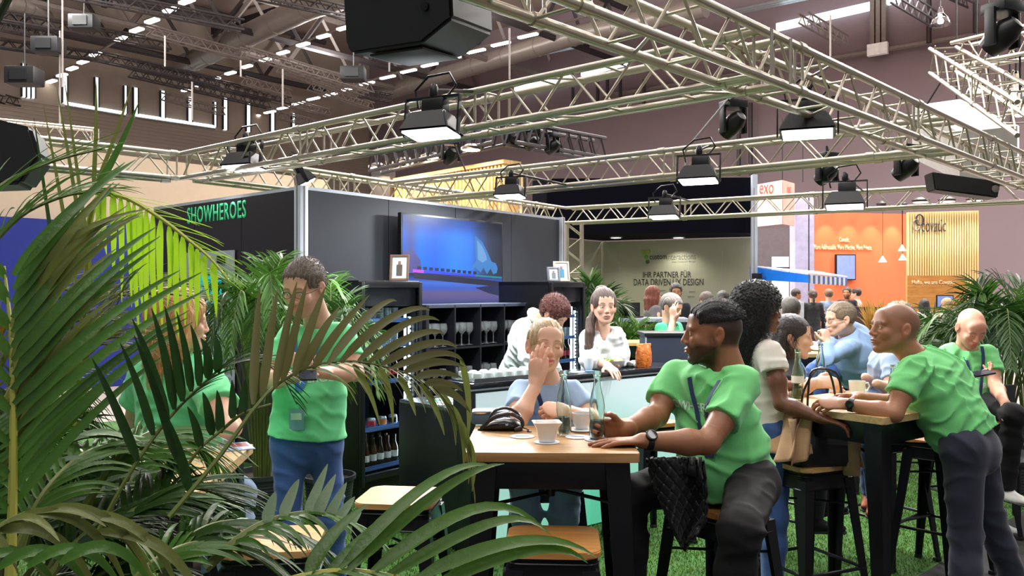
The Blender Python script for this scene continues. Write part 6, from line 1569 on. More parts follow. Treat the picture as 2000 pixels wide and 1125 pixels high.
O = dict(skin=S(222, 176, 154), hair_col=S(84, 64, 54), hair='bun', hair_name='brown_bun', pony=pony, top=T_WHITE, pants=T_BLACK, fem=1, sleeve=.80, sleeve_r=1.3, hem=.06, hs=1.04, bust=.9, lod=1, vneck=.08, fold=.009, neck_r=.046, top_name='shirt', lip=S(176, 92, 92), hairres=.005)
p5 = person('barista with brown hair and open white shirt leaning on the bar', J, O)

# ---- people further back, standing or seated, all built by one recipe
def bg(label, px, ytop, ychin, face, top, pants, hair, hcol, hname, skin=SK_L, seated=None, fem=0, sleeve=.97, beard=0, pose=None, hl=.16, group=None, top_name='jacket', curl=0, bulk=1.0, pony=None, d=None, scalp=0):
    hh = .225 if fem else .235; d = d or FPX * (hh + (.012 if hair else 0)) / (ychin - ytop); s = (.96 if fem else 1.0)
    hd_ = P(px, (ytop + ychin) / 2 - .0, d); f = nrm((face[0], face[1], 0)); left = np.array([-f[1], f[0], 0]); h = A_(hd_)
    nk = h + np.array([0, 0, -.155 * s]) - f * .03; sw = .145 if fem else .170; zS = nk[2] - .045
    sL = np.array([nk[0], nk[1], zS]) + left * sw; sR = np.array([nk[0], nk[1], zS]) - left * sw
    zp = nk[2] - (.56 if not fem else .52); zfl = seated - .0 if seated is not None else zp - .86
    pel = np.array([nk[0], nk[1], zp]) - f * .02
    pose = pose or 'down'
    if pose == 'down': eL = sL + left * .05 + np.array([0, 0, -.29]); eR = sR - left * .05 + np.array([0, 0, -.29]); wL = eL + f * .08 + np.array([0, 0, -.24]); wR = eR + f * .08 + np.array([0, 0, -.24]); hdn = np.array([0, 0, -1.0])
    else: eL = sL + left * .04 + np.array([0, 0, -.28]); eR = sR - left * .04 + np.array([0, 0, -.28]); wL = eL + f * .22 - left * .1 + np.array([0, 0, .03]); wR = eR + f * .22 + left * .1 + np.array([0, 0, .03]); hdn = f
    if pose == 'phone': wR = h + f * .07 - left * .10 + np.array([0, 0, -.11]); eR = sR + f * .10 - left * .06 + np.array([0, 0, -.26])
    hL, hR = pel + left * .09 - np.array([0, 0, .03]), pel - left * .09 - np.array([0, 0, .03])
    g = .08 + .02
    if seated is None:
        gz = max(.09, 0); kL = hL * 1; kL[2] = (hL[2] + gz) / 2 + .02; kR = hR * 1; kR[2] = kL[2]; aL = hL - f * .03; aL[2] = gz; aR = hR - f * .03; aR[2] = gz
    else:
        kL = hL + f * .42; kR = hR + f * .42; aL = kL - f * .04; aR = kR - f * .04; aL[2] = kL[2] - .42; aR[2] = kR[2] - .42
    J = dict(pelvis=pel, head=h, face=(face[0], face[1], face[2] if len(face) > 2 else 0), neck=nk, sL=sL, sR=sR, eL=eL, eR=eR, wL=wL, wR=wR, hL=hL, hR=hR, kL=kL, kR=kR, aL=aL, aR=aR, tL=f, tR=f, chestdir=f,
             handL=H(hdn, -left, f, curl=(.3, .3, .35, .4)), handR=H(hdn if pose != 'phone' else (0, 0, 1), left, f, curl=(.3, .3, .35, .4)))
    O = dict(skin=skin, hair_col=hcol, hair=hair, hair_name=hname, top=top, pants=pants, lod=2, sleeve=sleeve, fem=fem, beard=beard, hem=.08, hair_len=hl, hair_w=.074, hair_th=.014, top_name=top_name, curl=curl, bulk=bulk, fold=.004, hs=s, pony=pony, scalp=scalp)
    if seated is not None:
        st = copy_tree(stool0); st.location = (float(pel[0]), float(pel[1]), .011); st.scale = (1, 1, float((pel[2] - .12) / .76)); tag(st, 'stool under the ' + ' '.join(label.split()[:11]), 'stool')
    return person(label, J, O, group)
GREYT = cloth('khaki_trousers', S(150, 138, 120)); DGREY = cloth('grey_top', S(104, 100, 100)); NAVY = cloth('navy_suit', S(30, 34, 50)); STEEL = cloth('steel_blue_shirt', S(120, 134, 160)); CREAM2 = cloth('cream_jacket', S(206, 198, 184))
DBR = S(44, 34, 30)
bg('man in teal green T-shirt holding a phone to his ear beyond the bar', 1312, 573, 628, (.70, -.62, -.35), cloth('teal_green_cotton', S(46, 150, 104)), T_BLACK, 'short', S(98, 88, 80), 'grey_brown_far', pose='phone', sleeve=.55, seated=.7, top_name='t_shirt', d=8.1)
bg('woman with red hair in grey top standing before the beige booth wall', 1277, 560, 592, (.95, .3, -.1), DGREY, T_BLACK, 'long', S(120, 62, 44), 'auburn_far', fem=1, hl=.22, pose='fwd', top_name='top', skin=SK_F, d=11.5)
bg('man with glasses in black jacket before the beige booth wall', 1320, 557, 585, (-.1, -1, -.1), T_BLACK, T_BLACK, 'short', DBR, 'dark_far_one', beard=.7, d=11.9, skin=SK_T)
bg('man whose brown hair shows over the seated man, before the beige wall', 1381, 574, 606, (.3, -.9, -.3), DGREY, T_BLACK, 'curlyshort', S(92, 78, 64), 'brown_far', d=11.0, top_name='sweater')
bg('man with dark glasses looking down before the beige wall', 1412, 571, 604, (-.25, -.9, -.3), STEEL, T_BLACK, 'short', DBR, 'dark_far_two', d=11.3, top_name='shirt')
bg('person seen from behind with short dark hair between the two women', 1544, 584, 628, (.2, 1, 0), mat('dark_plaid', S(96, 60, 62), .8, var=.5, scale=20), T_BLACK, 'short', S(60, 54, 46), 'dark_far_three', d=8.3, seated=.7, top_name='shirt')
bg('man in white shirt in profile left of the pale post', 1556, 566, 584, (1, .1, 0), T_WHITE, T_BLACK, 'short', DBR, 'dark_far_four', d=19.5, skin=SK_B, top_name='shirt')
bg('person in black jacket and khaki trousers seen from behind at the orange stand', 1587, 567, 588, (.15, 1, 0), T_BLACK, GREYT, 'tied', S(70, 54, 40), 'brown_far_two', d=17.5, pony=[((0, -.11, .02), .025), ((0, -.13, -.1), .022), ((0, -.13, -.2), .012)])
bg('man in steel blue shirt seen from behind at the orange stand', 1618, 566, 585, (.1, 1, 0), STEEL, T_BLACK, 'short', S(110, 84, 62), 'brown_far_three', d=18.5, top_name='shirt')
bg('man in navy suit with a beard at the orange stand', 1654, 563, 582, (-.5, -.8, 0), NAVY, NAVY, 'short', DBR, 'dark_far_five', d=18.3, beard=.8, skin=SK_T, pose='fwd')
bg('man in cream jacket behind the man in the navy suit', 1671, 566, 582, (-.8, .5, 0), CREAM2, T_BLACK, 'short', DBR, 'dark_far_six', d=19.4)
bg('seated woman with dark hair before the wooden counter', 1805, 586, 606, (.2, 1, 0), T_CREAM, T_BLACK, 'long', S(36, 28, 28), 'dark_far_seven', fem=1, seated=.6, hl=.12, top_name='top', d=16.5)
bg('seated woman with blond hair before the wooden counter', 1848, 584, 607, (-.5, .8, 0), T_CREAM, T_BLACK, 'long', S(176, 140, 96), 'blond_far', fem=1, seated=.6, hl=.16, top_name='top', d=15.5)
# ------------------------------------------------------------------ palms
def leafmat(name, c, tr=.28, rough=.38, var=.28):
    return mat(name, c, rough, var=var, scale=5, stretch=(1, 1, 1), bump=.12, bscale=120, transl=tr, spec=.5)
L_DARK = leafmat('palm_leaf_dark', S(46, 76, 28)); L_MID = leafmat('palm_leaf_green', S(66, 104, 36)); L_OLIVE = leafmat('palm_leaf_olive', S(104, 112, 54)); L_LIME = leafmat('palm_leaf_lime', S(150, 190, 40), .5)
L_PALE = leafmat('palm_leaf_pale_glossy', S(140, 160, 130), .15, .22); L_DEEP = leafmat('palm_leaf_deep', S(34, 60, 26)); M_RACH = mat('palm_stalk', S(150, 150, 60), .45, var=.2, scale=12); M_RACH_D = mat('palm_stalk_dark', S(92, 104, 44), .45, var=.2, scale=12)
M_CANE = mat('palm_cane_orange', S(178, 120, 40), .5, var=.2, scale=6)
def blade_geo(pts, wid, nrm_hint, fold=.25, nseg=9, tw=0.0):
    """pts: 3 or more control points; returns verts, quads of one folded leaflet"""
    pts = [np.array(p, float) for p in pts]
    def at(t):
        if len(pts) == 3: return (1 - t) ** 2 * pts[0] + 2 * t * (1 - t) * pts[1] + t * t * pts[2]
        q = list(pts)
        while len(q) > 1: q = [q[i] * (1 - t) + q[i + 1] * t for i in range(len(q) - 1)]
        return q[0]
    P_ = np.array([at(k / nseg) for k in range(nseg + 1)]); nh = np.array(nrm_hint, float)
    V_, F_ = [], []
    for k in range(nseg + 1):
        t = k / nseg; tg = nrm(P_[min(k + 1, nseg)] - P_[max(k - 1, 0)]); sd = nrm(np.cross(tg, nh)); nn = np.cross(sd, tg)
        a = tw * t; sd2 = sd * math.cos(a) + nn * math.sin(a); nn2 = -sd * math.sin(a) + nn * math.cos(a)
        w_ = wid * (min(1, t * 5 + .35)) * (1 - t ** 2.2) ** .85 / 2 + .0004
        V_ += [P_[k] - sd2 * w_ + nn2 * w_ * fold, P_[k] - nn2 * w_ * fold * .5, P_[k] + sd2 * w_ + nn2 * w_ * fold]
    for k in range(nseg):
        for i in (0, 1): F_.append((3 * k + i, 3 * k + i + 1, 3 * k + 4 + i, 3 * k + 3 + i))
    return V_, F_
def spline(ctrl, n):
    """Catmull-Rom through control points"""
    c = [np.array(p, float) for p in ctrl]; c = [2 * c[0] - c[1]] + c + [2 * c[-1] - c[-2]]; out = []
    m = len(c) - 3
    for i in range(n + 1):
        u = i / n * m; k = min(int(u), m - 1); t = u - k; a, b, d, e = c[k:k + 4]
        out.append(.5 * (2 * b + (d - a) * t + (2 * a - 5 * b + 4 * d - e) * t * t + (3 * b - a - 3 * d + e) * t ** 3))
    return np.array(out)
class Leaves:
    def __init__(s): s.v = []; s.f = []
    def add(s, vf):
        o = len(s.v); s.v += vf[0]; s.f += [tuple(i + o for i in q) for q in vf[1]]
NLEAF = [0]
def frond(parent, ctrl, m, n=22, leaf=.3, wid=.018, droop=.5, ang=55, sides=(-1, 1), t0=.12, up=(0, 0, 1), sep=False, rm=None, r0=.006, lift=.15, jitter=.15, nseg=9, tipang=25, bias=None):
    sp = spline(ctrl, 24); rach = MB().path([V(p.tolist()) for p in sp], [r0 * (1 - .75 * i / 24) for i in range(25)], 6)
    fr = rach.build('frond', rm or M_RACH_D, parent, True); L = Leaves(); upv = np.array(up, float)
    for i in range(n):
        t = t0 + (1 - t0) * (i + .5) / n; k = min(int(t * 24), 23); fq = t * 24 - k; p = sp[k] * (1 - fq) + sp[k + 1] * fq; tg = nrm(sp[k + 1] - sp[k])
        sd = nrm(np.cross(tg, upv)); nn = np.cross(sd, tg)
        for s_ in sides:
            a = math.radians(ang + (tipang - ang) * t + random.uniform(-6, 6)); ll = leaf * (math.sin(math.pi * min(1, .22 + .72 * t)) ** .7) * random.uniform(1 - jitter, 1 + jitter)
            d = nrm(tg * math.cos(a) + sd * s_ * math.sin(a) + nn * lift * random.uniform(.6, 1.4) + (np.array(bias) if bias is not None else 0)); g = np.array([0, 0, -1.0]) * droop * random.uniform(.7, 1.3)
            pts = [p, p + d * ll * .5, p + nrm(d * 1.0 + g * .5) * ll * .5 + d * ll * .3 + g * ll * .18]
            vf = blade_geo(pts, wid * random.uniform(.85, 1.15), nn + sd * s_ * .2, nseg=nseg, tw=random.uniform(-.5, .5))
            if sep and NLEAF[0] < 290:
                NLEAF[0] += 1; link('leaflet', np_mesh('leaflet', *vf), m, fr, False).data.transform(wm(fr).inverted())
            else: L.add(vf)
    if L.v: x = link('leaflets', np_mesh('leaflets', L.v, L.f), m, fr); x.data.transform(wm(fr).inverted()); x['kind'] = 'stuff'
    return fr
def px3(*a): return [A_(P(*q)) for q in a]
def blades_on(fr, lst, m, wid, nh=(0, -1, .4), bulge=.0, fold=.3, nseg=10):
    """separately built large leaflets: each given by its base, middle and tip"""
    for q in lst:
        pts = px3(*q) if len(q) > 2 else None
        if pts is None:
            a, b = px3(*q); mid = (a + b) / 2 + np.array([0, 0, bulge]); pts = [a, mid, b]
        elif len(pts) == 3: pts = [pts[0], pts[1] * 2 - (pts[0] + pts[2]) / 2 if False else pts[1] * 1.5 - (pts[0] + pts[2]) * .25, pts[2]]
        NLEAF[0] += 1; link('leaflet', np_mesh('leaflet', *blade_geo(pts, wid * random.uniform(.88, 1.12), nh, fold, nseg, random.uniform(-.25, .25))), m, fr).data.transform(wm(fr).inverted())
# -- the large foreground palm
FG = empty('areca_palm', (-1.15, 1.35, .011), 'huge foreground areca palm filling the left edge and lower left corner', 'plant')
MB().lathe([(0, 0), (.17, 0), (.2, .36), (.215, .36), (.215, .39), (.19, .39), (.175, .34), (0, .34)], n=28).build('pot', mat('black_plant_pot', S(30, 31, 33), .5, bump=.1), FG)
for (px, d, top, r, lean) in [(5, 1.32, 620, .013, .05), (60, 1.35, 700, .012, .1), (-60, 1.3, 560, .013, 0), (110, 1.4, 760, .011, .15), (-10, 1.45, 640, .011, .1), (170, 1.5, 800, .010, .22)]:
    b = V((-1.15 + random.uniform(-.08, .08), 1.35 + random.uniform(-.08, .08), .34)); t = P(px, top, d); MB().path([V(q.tolist()) for q in spline([b, b.lerp(t, .45) + V((-.03, 0, .06)), t], 8)], [r] * 8 + [r * .7], 8).build('cane', M_CANE if px == 5 else M_RACH, FG, True)
# dense left fan, leaflets rising to the right
fr = frond(FG, px3((18, 1180, .98), (24, 1000, 1.0), (26, 820, 1.02), (22, 660, 1.04), (8, 520, 1.06)), L_MID, n=10, leaf=.2, wid=.014, sides=(-1,), rm=M_RACH, r0=.0065)
lst = []
for i in range(17):
    y = 985 - i * 28; x = 26 + random.uniform(-3, 3); k = 1 - i / 30; dx = 285 + 75 * math.sin(i * .35) + random.uniform(-30, 30); dy = 300 - i * 4 + random.uniform(-25, 25)
    lst.append(((x, y, 1.02), (x + dx * .5, y - dy * .58, 1.06), (x + dx, y - dy * .95, 1.14)))
blades_on(fr, lst, L_MID, .0132, (.5, -.8, .4))
lst = []
for i in range(15):
    y = 900 - i * 20; x = 24; lst.append(((x, y, 1.03), (x + 95 + random.uniform(-20, 20), y - 170, 1.05), (x + 230 + random.uniform(-40, 40), y - 250 + random.uniform(-30, 30), 1.1)))
blades_on(fr, lst, L_OLIVE, .0115, (.3, -.9, .3))
fr = frond(FG, px3((-60, 1100, 1.2), (10, 900, 1.22), (70, 760, 1.24), (150, 640, 1.28), (250, 560, 1.32)), L_DARK, n=14, leaf=.24, wid=.011, sides=(-1,), droop=.4, sep=True, lift=.25)
frond(FG, px3((-120, 1000, 1.2), (-20, 760, 1.2), (60, 600, 1.22), (140, 500, 1.25), (230, 440, 1.3)), L_OLIVE, n=15, leaf=.18, wid=.0065, droop=.35, sep=True)
frond(FG, px3((-150, 900, 1.25), (-90, 600, 1.25), (20, 440, 1.3), (120, 385, 1.35), (200, 375, 1.4)), L_MID, n=20, leaf=.2, wid=.007, droop=.45, sep=False)
frond(FG, px3((-160, 800, 1.15), (-120, 520, 1.15), (-20, 380, 1.2), (90, 320, 1.25), (200, 290, 1.3)), L_MID, n=9, leaf=.2, wid=.006, droop=.15, sides=(-1, 1), lift=.05)
# thin upright spears
for (x0, y0, x1, y1, d, m_) in [(185, 380, 272, 198, 1.55, L_MID), (183, 370, 188, 155, 1.6, L_OLIVE), (170, 520, 110, 165, 1.7, L_OLIVE), (150, 560, 85, 205, 1.7, L_OLIVE), (182, 560, 125, 150, 1.75, L_OLIVE), (180, 380, 258, 165, 1.62, L_OLIVE), (120, 600, 66, 230, 1.6, L_DARK), (186, 372, 225, 290, 1.5, L_MID)]:
    fr0 = FG; pts = px3((x0, y0, d), ((x0 + x1) / 2 + 4, (y0 + y1) / 2 + 12, d), (x1, y1, d)); link('leaflet', np_mesh('leaflet', *blade_geo(pts, .0085 if m_ is not L_MID else .014, (0, -1, .2), .4, 9)), m_, FG).data.transform(wm(FG).inverted())
# lime frond arching over, leaflets hanging
fr = frond(FG, px3((150, 760, 1.75), (168, 560, 1.68), (182, 400, 1.6), (236, 383, 1.56), (313, 426, 1.55), (370, 470, 1.54), (412, 506, 1.53), (450, 552, 1.52)), L_LIME, n=20, leaf=.14, wid=.0045, droop=.2, sides=(-1,), ang=32, t0=.42, rm=mat('lime_stalk', S(170, 176, 60), .4), r0=.007, tipang=14, lift=.3)
lst = []
for i, (x, y0, y1) in enumerate([(192, 372, 492), (203, 372, 500), (221, 376, 548), (236, 384, 590), (250, 390, 600), (262, 398, 655), (275, 405, 610), (286, 412, 650), (299, 420, 660), (314, 430, 650), (330, 442, 600), (344, 452, 665), (357, 462, 640), (372, 474, 600), (385, 486, 640), (400, 498, 590), (416, 512, 620)]):
    lst.append(((x, y0, 1.555), (x + 2 + random.uniform(-4, 4), (y0 + y1) / 2 - 10, 1.53), (x + random.uniform(-6, 12), y1, 1.54)))
blades_on(fr, lst, L_LIME, .0125, (0, -1, 0))
# dark frond before the seated woman
fr = frond(FG, px3((190, 1040, 1.0), (250, 930, 1.02), (322, 826, 1.05), (400, 746, 1.08), (445, 713, 1.1), (500, 706, 1.13), (548, 732, 1.16), (580, 790, 1.18)), L_DEEP, n=24, leaf=.09, r0=.0028, wid=.0045, sides=(1,), droop=.3, t0=.3, sep=False)
blades_on(fr, [((328, 822, 1.05), (300, 720, 1.03), (258, 622, 1.02)), ((341, 800, 1.05), (326, 700, 1.03), (296, 602, 1.02)), ((357, 784, 1.06), (345, 690, 1.03), (322, 598, 1.02)), ((374, 765, 1.06), (366, 690, 1.04), (345, 608, 1.03)), ((389, 754, 1.07), (389, 690, 1.05), (372, 634, 1.04)),
                ((405, 740, 1.07), (410, 695, 1.05), (392, 660, 1.05)), ((424, 728, 1.08), (428, 690, 1.07), (421, 655, 1.07)), ((300, 850, 1.04), (275, 760, 1.03), (235, 670, 1.02)), ((346, 900, 1.03), (312, 780, 1.02), (262, 655, 1.0)), ((270, 900, 1.02), (230, 800, 1.01), (180, 700, 1.0)),
                ((392, 874, 1.08), (384, 830, 1.07), (366, 794, 1.07)), ((414, 850, 1.09), (408, 800, 1.08), (396, 766, 1.08)), ((431, 846, 1.1), (430, 800, 1.1), (424, 762, 1.1)), ((454, 818, 1.1), (456, 780, 1.1), (453, 742, 1.1)), ((474, 808, 1.1), (478, 770, 1.1), (480, 740, 1.1)), ((370, 960, 1.05), (352, 880, 1.04), (318, 800, 1.03))], L_DEEP, .0120, (0, -1, .2))
MB().path([V(q.tolist()) for q in spline(px3((352, 930, 1.07), (392, 874, 1.08), (431, 842, 1.1), (474, 808, 1.1), (530, 790, 1.12)), 16)], .0022, 6).build('stalk', M_RACH_D, fr, True)
# brown-green frond before the standing man, reaching to the bar
fr = frond(FG, px3((330, 1010, .98), (430, 890, 1.02), (520, 770, 1.06), (600, 718, 1.1), (690, 706, 1.14), (790, 728, 1.17), (860, 770, 1.2), (905, 850, 1.22), (925, 960, 1.23)), L_OLIVE, n=30, r0=.003, leaf=.085, wid=.0045, sides=(1,), droop=1.1, t0=.35, lift=-.2, sep=False)
B5 = [((495, 790, 1.05), (500, 660, 1.08), (508, 560, 1.1)), ((512, 775, 1.06), (530, 650, 1.08), (541, 566, 1.1)), ((537, 758, 1.06), (560, 640, 1.08), (580, 550, 1.1)), ((552, 745, 1.07), (578, 640, 1.09), (600, 548, 1.11)), ((575, 735, 1.08), (606, 640, 1.1), (636, 560, 1.12)), ((590, 725, 1.09), (625, 655, 1.1), (664, 598, 1.12)),
      ((612, 720, 1.1), (664, 640, 1.12), (722, 576, 1.14)), ((640, 712, 1.1), (700, 625, 1.13), (758, 576, 1.15), (775, 588, 1.15)), ((665, 708, 1.12), (740, 620, 1.14), (812, 590, 1.16), (840, 606, 1.16)), ((700, 706, 1.13), (765, 640, 1.15), (825, 606, 1.17), (858, 626, 1.17)), ((720, 708, 1.14), (790, 655, 1.15), (848, 638, 1.17), (868, 652, 1.17)),
      ((746, 712, 1.15), (810, 672, 1.16), (870, 656, 1.18), (893, 680, 1.18)), ((765, 720, 1.15), (830, 690, 1.17), (890, 675, 1.19), (908, 712, 1.19)), ((790, 727, 1.16), (850, 703, 1.18), (906, 716, 1.19)), ((812, 738, 1.17), (860, 725, 1.18), (902, 738, 1.2)), ((830, 750, 1.18), (870, 745, 1.19), (905, 765, 1.2)), ((845, 760, 1.19), (885, 765, 1.2), (918, 805, 1.2))]
blades_on(fr, B5, mat('palm_leaf_brownish', S(88, 86, 48), .42, var=.2, scale=6, transl=.3), .0122, (0, -1, .3))
blades_on(fr, [((860, 770, 1.2), (885, 800, 1.2), (890, 870, 1.2)), ((875, 790, 1.2), (905, 830, 1.2), (905, 920, 1.2)), ((890, 815, 1.21), (918, 860, 1.21), (915, 945, 1.21)), ((900, 700, 1.19), (918, 780, 1.2), (912, 870, 1.2)), ((905, 850, 1.22), (928, 890, 1.21), (922, 960, 1.21)), ((780, 735, 1.16), (800, 770, 1.15), (812, 812, 1.14)), ((740, 718, 1.14), (762, 760, 1.13), (768, 830, 1.12)),
                ((690, 712, 1.13), (722, 760, 1.12), (742, 830, 1.11)), ((820, 750, 1.18), (850, 790, 1.17), (868, 850, 1.16))], L_OLIVE, .0085, (0, -1, .1))
# lower right long blades
fr = frond(FG, px3((380, 1230, .86), (520, 1150, .88), (650, 1116, .90), (760, 1124, .92), (850, 1150, .94)), L_MID, n=12, leaf=.1, wid=.006, sides=(1,), droop=.8, t0=.2, sep=False, rm=M_RACH)
blades_on(fr, [((666, 1110, .9), (800, 955, .95), (900, 888, 1.0), (965, 912, 1.02)), ((679, 1116, .9), (810, 990, .95), (915, 908, 1.0), (985, 906, 1.02)), ((722, 1122, .91), (870, 1005, .96), (975, 938, 1.0), (1068, 1040, 1.03)), ((754, 1126, .92), (900, 1045, .96), (1015, 970, 1.0), (1075, 1045, 1.03)),
                ((815, 1130, .93), (960, 1055, .97), (1080, 1030, 1.0), (1165, 1088, 1.02)), ((845, 1145, .94), (1000, 1070, .97), (1100, 1050, 1.0), (1148, 1100, 1.02)), ((640, 1118, .9), (760, 1010, .94), (830, 950, .97)), ((600, 1125, .89), (650, 1040, .92), (720, 985, .95))], leafmat('palm_leaf_near_green', S(62, 96, 26), .32), .0165, (0, -.7, .7))
# pale glossy short leaflets
fr = frond(FG, px3((400, 1110, .93), (500, 1030, .96), (600, 1003, .98), (680, 1018, 1.0), (740, 1060, 1.02)), L_MID, n=18, leaf=.085, wid=.008, sides=(1,), droop=.9, t0=.1, sep=True)
blades_on(fr, [((551, 1012, .97), (570, 965, .97), (584, 936, .97)), ((600, 1006, .98), (620, 955, .98), (640, 906, .98)), ((618, 1006, .98), (638, 965, .98), (656, 926, .98)), ((641, 1010, .99), (660, 975, .99), (677, 942, .99)), ((658, 1016, 1.0), (676, 992, 1.0), (693, 970, 1.0)), ((679, 1024, 1.0), (694, 1008, 1.0), (706, 1000, 1.0)), ((520, 1022, .96), (530, 985, .96), (538, 960, .96))], L_PALE, .0125, (0, -1, .2))
# broad arching leaflets at the bottom left
fr = frond(FG, px3((-140, 1200, .78), (-60, 1080, .8), (40, 1010, .82), (140, 1000, .85), (230, 1040, .88), (290, 1120, .9)), L_OLIVE, n=10, leaf=.12, wid=.010, sides=(1,), droop=1.0, t0=.2, sep=True)
lst = []
for i in range(6):
    x = -60 + i * 50; y = 1085 - 90 * math.sin(i / 5 * 2.6); lst.append(((x, y, .80 + i * .006), (x + 130 + 3 * i, y - 12 + 7 * i, .82), (x + 215, y + 150 + 4 * i, .84)))
blades_on(fr, lst, L_OLIVE, .0105, (0, -.8, .6))
lst = []
for i in range(4):
    x = -70 + i * 62; lst.append(((x, 1120 - 6 * i, .74), (x + 110, 1060 - 3 * i, .75), (x + 190, 1160, .77)))
blades_on(fr, lst, L_MID, .0100, (0, -.8, .6))
# glossy arc and crossing fronds of the lower left thicket
frond(FG, px3((60, 1000, 1.15), (110, 880, 1.18), (190, 850, 1.22), (270, 868, 1.26), (330, 930, 1.3)), L_PALE, n=16, leaf=.12, wid=.008, droop=.8, sides=(1,), sep=True)
frond(FG, px3((60, 1180, 1.1), (150, 1060, 1.14), (250, 990, 1.2), (350, 985, 1.26), (430, 1030, 1.3)), L_DARK, n=26, leaf=.17, wid=.010, droop=.7, sep=True)
frond(FG, px3((20, 1100, 1.05), (90, 960, 1.1), (180, 880, 1.18), (280, 870, 1.25), (350, 910, 1.3)), L_MID, n=24, leaf=.15, wid=.008, droop=.8, sep=False)
frond(FG, px3((300, 1160, .95), (360, 1060, .98), (450, 1020, 1.02), (560, 1040, 1.06), (640, 1080, 1.1)), L_DARK, n=24, leaf=.13, wid=.010, droop=.9, sep=True)
frond(FG, px3((230, 1180, .9), (300, 1100, .93), (400, 1060, .97), (500, 1090, 1.0), (580, 1150, 1.03)), L_MID, n=20, leaf=.14, wid=.011, droop=.7, sep=False)
for i in range(26):
    x0 = random.uniform(-150, 230); y0 = random.uniform(980, 1190); d = random.uniform(1.12, 1.62); dx = random.uniform(60, 230); h = (random.uniform(140, 330) if x0 < 0 else random.uniform(60, 150)); dx = min(dx, 190 if x0 > 0 else 160)
    frond(FG, px3((x0, y0, d), (x0 + dx * .3, y0 - h * .6, d + .03), (x0 + dx * .65, y0 - h, d + .08), (x0 + dx, y0 - h * .95, d + .12), (x0 + dx * 1.35, y0 - h * .6, d + .16)), random.choice([L_DARK, L_DEEP, L_MID, L_DARK]), n=26, leaf=random.uniform(.13, .21), wid=random.uniform(.006, .0105), droop=random.uniform(.4, .9), nseg=6, lift=random.uniform(-.1, .3))
for i in range(7):   # behind, against the blue wall
    x0 = random.uniform(-60, 140); y0 = random.uniform(760, 900); d = random.uniform(1.6, 1.9)
    frond(FG, px3((x0, y0, d), (x0 + 60, y0 - 130, d), (x0 + 150, y0 - 210, d + .05), (x0 + 250, y0 - 210, d + .1)), L_OLIVE, n=26, leaf=.2, wid=.005, droop=.5, nseg=6)

# -- palms in pots further back
def pot(e, r, h, m=None, ribs=True):
    prof = [(0, 0), (r * .78, 0)]
    for k in range(14): z = h * (.04 + .84 * k / 14); prof += [(r * (.79 + .19 * z / h), z), (r * (.79 + .19 * z / h) + .004, z + .006), (r * (.80 + .19 * z / h), z + .012)]
    prof += [(r * .99, h * .92), (r * 1.06, h * .92), (r * 1.06, h), (r * .98, h), (r * .93, h * .9), (0, h * .9)]
    MB().lathe(prof, n=32).build('pot', m or mat('black_ribbed_pot', S(44, 46, 52), .45), e); MB().lathe([(0, h * .905), (r * .93, h * .905)], n=20).build('soil', mat('potting_soil', S(50, 38, 28), .95, bump=.6), e)
def auto_palm(label, base, r, ph, height, spread, nf, leaf, wid, mats, drp=.5, seed=1, az=None, nl=26):
    random.seed(seed); e = empty('potted_palm', base, label, 'plant'); pot(e, r, ph); b = V(base) + V((0, 0, ph * .9))
    for i in range(nf):
        a = (i * 2.399 + seed) if az is None else random.uniform(*az); q = random.uniform(.35, 1); hh = (height - ph) * random.uniform(.68, 1.0) * (1.05 - .25 * q); out = spread * q; dv = V((math.cos(a), math.sin(a), 0)); b0 = b + dv * .05
        c = [b0, b0 + dv * out * .12 + V((0, 0, hh * .5)), b0 + dv * out * .35 + V((0, 0, hh * .88)), b0 + dv * out * .7 + V((0, 0, hh * 1.0)), b0 + dv * out + V((0, 0, hh * .86)), b0 + dv * out * 1.2 + V((0, 0, hh * .62))]
        frond(e, c, random.choice(mats), n=nl, leaf=leaf * random.uniform(.8, 1.1), wid=wid, droop=drp, nseg=5, t0=.38, sep=False, r0=.007)
    return e
auto_palm('areca palm in a black ribbed pot between the blond woman and the standing man', PX(512, 5.75, .011), .19, .36, 2.05, .62, 22, .30, .016, [L_MID, L_DARK, L_MID, leafmat('palm_leaf_fresh', S(88, 140, 56))], seed=3)
auto_palm('palm behind the standing man with glasses, in front of the black wall', PX(643, 5.75, .011), .17, .34, 1.80, .34, 16, .28, .014, [L_MID, L_DARK, L_PALE], seed=8)
auto_palm('tall palm standing right of the black wall end', PX(1165, 11.0, .011), .2, .36, 1.92, .42, 20, .34, .020, [L_DARK, L_MID, L_DEEP], drp=.3, seed=5)
auto_palm('low palm behind the barista with loose hair', PX(1232, 9.9, .011), .2, .36, 1.42, .40, 16, .34, .020, [L_MID, L_DARK], drp=.4, seed=6)
auto_palm('big areca palm at the right edge behind the bald man', PX(1955, 6.75, .011), .24, .40, 1.78, .75, 34, .32, .017, [L_MID, L_DARK, L_DEEP, L_DARK], drp=.45, seed=11, nl=30)
auto_palm('areca palm left of the bald man behind the leaning man', PX(1850, 8.3, .011), .22, .38, 1.50, .44, 22, .32, .018, [L_OLIVE, L_DARK, L_MID], drp=.5, seed=13)
auto_palm('dense palm behind the areca palm at the right edge', PX(2010, 7.9, .011), .24, .40, 1.85, .8, 26, .34, .020, [L_DARK, L_DEEP, L_MID], drp=.4, seed=17)
random.seed(99)
